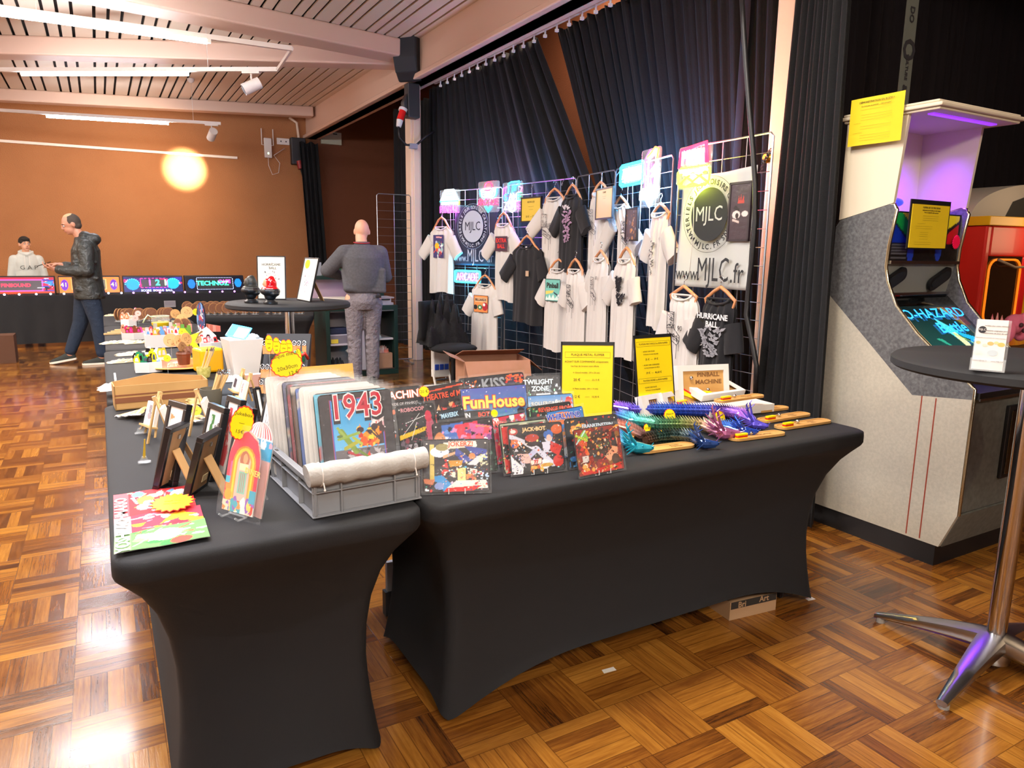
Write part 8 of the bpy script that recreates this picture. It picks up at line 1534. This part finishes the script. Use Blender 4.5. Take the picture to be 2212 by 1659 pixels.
area('claw_light',(CXa+.4,2.3,1.6),.3,1.2,'#ffd0a0',(PI/2,0,0))
pk=mat('pink_plush','#ef7a98',.9,bump=(60,.5,.004)); 
t=thing('plush_controller','pink game controller shaped plush with round buttons, by the claw machine','plush',(at(2192,700,y=2.2).x,2.2,at(2190,700,y=2.2).z),.1)
b=B(); b.ell((0,0,0),(.12,.05,.06),pk); b.ell((-.10,0,-.04),(.05,.045,.07),pk); b.ell((.10,0,-.04),(.05,.045,.07),pk); b.ell((.05,-.03,.03),(.045,.03,.04),pk); rem(b,'plush_body',t,.008,2)
for x,z,cc in ((-.05,.0,'#4a2a30'),(.0,-.035,'#4a2a30'),(.06,.03,'#d8305a'),(.085,.0,'#d8305a')): b=B(); b.ell((x,-.052,z),(.014,.012,.014),pal(cc,.6),10,6); b.obj('round_button',t,smooth=True)
simple('shelf_ledge','dark ledge of the prize counter carrying the plush toys','counter',[((-.35,-.02,0),(.6,.42,zw0-.32 if 0 else .86),pal('#2a1512',.5))],(at(2190,700,y=2.35).x,2.12,0))
crumple('plush_toy','orange and yellow plush heap behind the pink controller',V((at(2180,672,y=2.45).x,2.42,.862)),.16,.07,.17,4,mat('orange_plush','#f0801e',.9,noise=(14,'#f4b020')),cat='plush')
crumple('plush_toy','pink patterned plush poking out beside the arcade cabinet',V((at(2140,655,y=2.45).x,2.40,.862)),.09,.06,.22,6,mat('rosy_plush','#e84a6a',.9,noise=(20,'#f4c0b0')),cat='plush')
# white rounded canopy on top of claw machine, red figurine
b=B(); n=20; b.prism([(0,0)]+[(1.0*(1-math.cos(PI/2*k/n)),.26*math.sin(PI/2*k/n)) for k in range(n+1)]+[(1.4,.26),(1.4,0)],0,.5,pal('#b6b3a8',.5)); b.prism([(.42,.01),(.5,.12),(.66,.16),(1.4,.17),(1.4,.01)],-.004,0,pal('#3a3c3a',.5)); o=b.obj('machine_canopy',loc=(CXa-.05,2.75,zt_+.001)); tag(o,'pale rounded canopy standing on top of the red claw machine','canopy')
# hanging printed strip in the dark room
a=at(1944,150,y=2.9); t=thing('hanging_banner','long pale printed strip hanging in the dark behind the arcade cabinet','banner',(a.x,2.86,0)); b=B(); wq=at(1962,100,y=2.86).x-at(1936,100,y=2.86).x; b.box((-wq/2,0,1.85),(wq/2,.003,3.9),pal('#6a6f66',.8)); b.obj('strip',t)
z0=at(1944,150,y=2.86).z
for tx,z,s in (('&',z0-.10,.06),('CULTURE',z0+.02,.035),('O',z0+.12,.16),('DO',z0+.32,.06)): b=B(); b.text(tx,s,MX.Translation((0,-.003,z))@FR@MX.Rotation(-PI/2,4,'Z'),DK,bold=.03); b.obj('print',t)
for k in range(3): b=B(); b.box((-wq*.3,-.003,z0-.28-.07*k),(wq*.3,-.001,z0-.25-.07*k),DK); b.obj('print',t)
# ================================================================= SPEAKER, SOCKET BOXES, WALL THINGS
spm=mat('speaker_shell','#1b1c1f',.6); t=thing('wall_speaker','black angular loudspeaker mounted at the top of the slim pillar','speaker',(3.42,8.55,3.68),.75); 
b=B(); b.prism([(-.13,.24),(.10,.28),(.17,.05),(.15,-.22),(.0,-.26),(-.08,-.17),(-.14,-.02)],-.15,.15,spm); b.obj('shell',t,bev=.02)
b=B(); b.prism([(-.135,.22),(-.145,-.02),(-.09,-.17),(-.10,-.16),(-.155,-.01),(-.147,.23)],-.14,.14,pal('#26282a',.8)); b.obj('grille',t)
b=B(); b.box((.12,-.03,-.05),(.30,.03,.05),spm); b.obj('wall_bracket',t)
t=thing('socket_box','black industrial socket box with a red and white plug on the slim pillar','socket box',(3.49,8.66,0)); 
b=B(); b.box((-.085,-.09,3.02),(.07,.05,3.42),mat('box_grey','#2b2c2e',.5)); b.prism([(-.085,3.05),(-.085,3.30),(-.14,3.20),(-.13,3.10)],-.07,.03,mat('box_grey')); b.obj('housing',t,bev=.012)
b=B(); b.cyl((-.13,-.03,3.10),(-.18,-.05,2.98),.042,red,16); b.obj('red_plug',t,smooth=40)
b=B(); b.cyl((-.18,-.05,2.98),(-.20,-.055,2.90),.04,white,16,r2=.03); b.cyl((-.122,-.026,3.12),(-.135,-.03,3.09),.055,white,16); b.obj('white_collar',t,smooth=40)
b=B(); b.tube([(-.20,-.055,2.90),(-.19,-.05,2.78),(-.10,-.04,2.70),(.02,-.05,2.70),(.13,-.08,2.80),(.24,-.12,2.88)],.014,blk,8); b.obj('lead',t,smooth=True)
b=B(); b.box((-.06,-.07,2.66),(.04,-.02,2.72),pal('#8a8890',.6)); b.obj('cable_label',t)
def onwall(u,v,y=13.88): return at(u,v,y=y)
a=onwall(578,320); t=thing('wifi_router','white wifi repeater with two antennas on the orange wall','router',a); b=B(); b.box((-.065,-.05,-.17),(.065,0,.17),wht); b.obj('body',t,bev=.01)
for x in (-.10,.10): b=B(); b.tube([(x*.6,-.02,.05),(x,-.02,.05),(x*1.0,-.02,.33)],.009,wht,6); b.obj('antenna',t)
b=B(); b.box((-.012,-.052,-.11),(.012,-.05,-.08),mat('green_led','#c8ffb0',.3,emit='#d8ffb0',es=4)); b.obj('status_light',t)
b=B(); b.tube([(0,-.02,-.17),(0,-.02,-.30),(.06,-.02,-.46),(.17,-.02,-.42),(.20,-.02,-.25),(.10,-.02,-.12),(.30,-.02,.02)],.006,wht,6); b.obj('lead',t,smooth=True)
a=onwall(611,306); simple('wall_socket','white double wall socket between the router and the dark socket box','socket',[((-.11,-.03,-.055),(.11,0,.055),wht),((-.05,-.034,-.012),(-.03,-.03,.012),blk),((.04,-.034,-.012),(.06,-.03,.012),blk)],tuple(a),bev=.006)
a=onwall(642,330); t=thing('socket_box','dark wall mounted socket box with a red plug, near the corner curtain','socket box',a); b=B(); b.box((-.13,-.14,-.22),(.13,0,.25),mat('box_grey')); b.obj('housing',t,bev=.015); b=B(); b.cyl((.0,-.14,-.16),(.02,-.16,-.30),.055,pal('#8a1c1c',.4),14); b.obj('red_plug',t,smooth=40); b=B(); b.tube([(.02,-.16,-.3),(.06,-.15,-.45),(.16,-.14,-.55),(.34,-.14,-.56)],.02,blk,8); b.obj('lead',t,smooth=True)
a=at(724,300,y=13.88); simple('emergency_light','pale emergency light box on the niche wall beside the corner curtain','light box',[((-.19,-.06,-.11),(.19,0,.11),pal('#b4b39c',.5)),((-.11,-.063,.07),(-.03,-.06,.09),blk),((.03,-.063,.07),(.11,-.06,.09),blk)],(a.x-.08,13.9,a.z),bev=.015)
# ---------------------------------------------------------------- world and view
w=bpy.data.worlds.new('w'); bpy.context.scene.world=w; w.use_nodes=True
w.node_tree.nodes['Background'].inputs[0].default_value=(.05,.05,.06,1); w.node_tree.nodes['Background'].inputs[1].default_value=.3
s=bpy.context.scene; s.view_settings.view_transform='Standard'; s.view_settings.look='None'; s.view_settings.gamma=1; s.view_settings.use_curve_mapping=False
s.view_settings.exposure=0.2
s.cycles.use_denoising=True; s.cycles.max_bounces=5; s.cycles.use_adaptive_sampling=True; s.cycles.adaptive_threshold=.03; s.cycles.adaptive_min_samples=12; s.cycles.transparent_max_bounces=14; s.cycles.sample_clamp_indirect=6
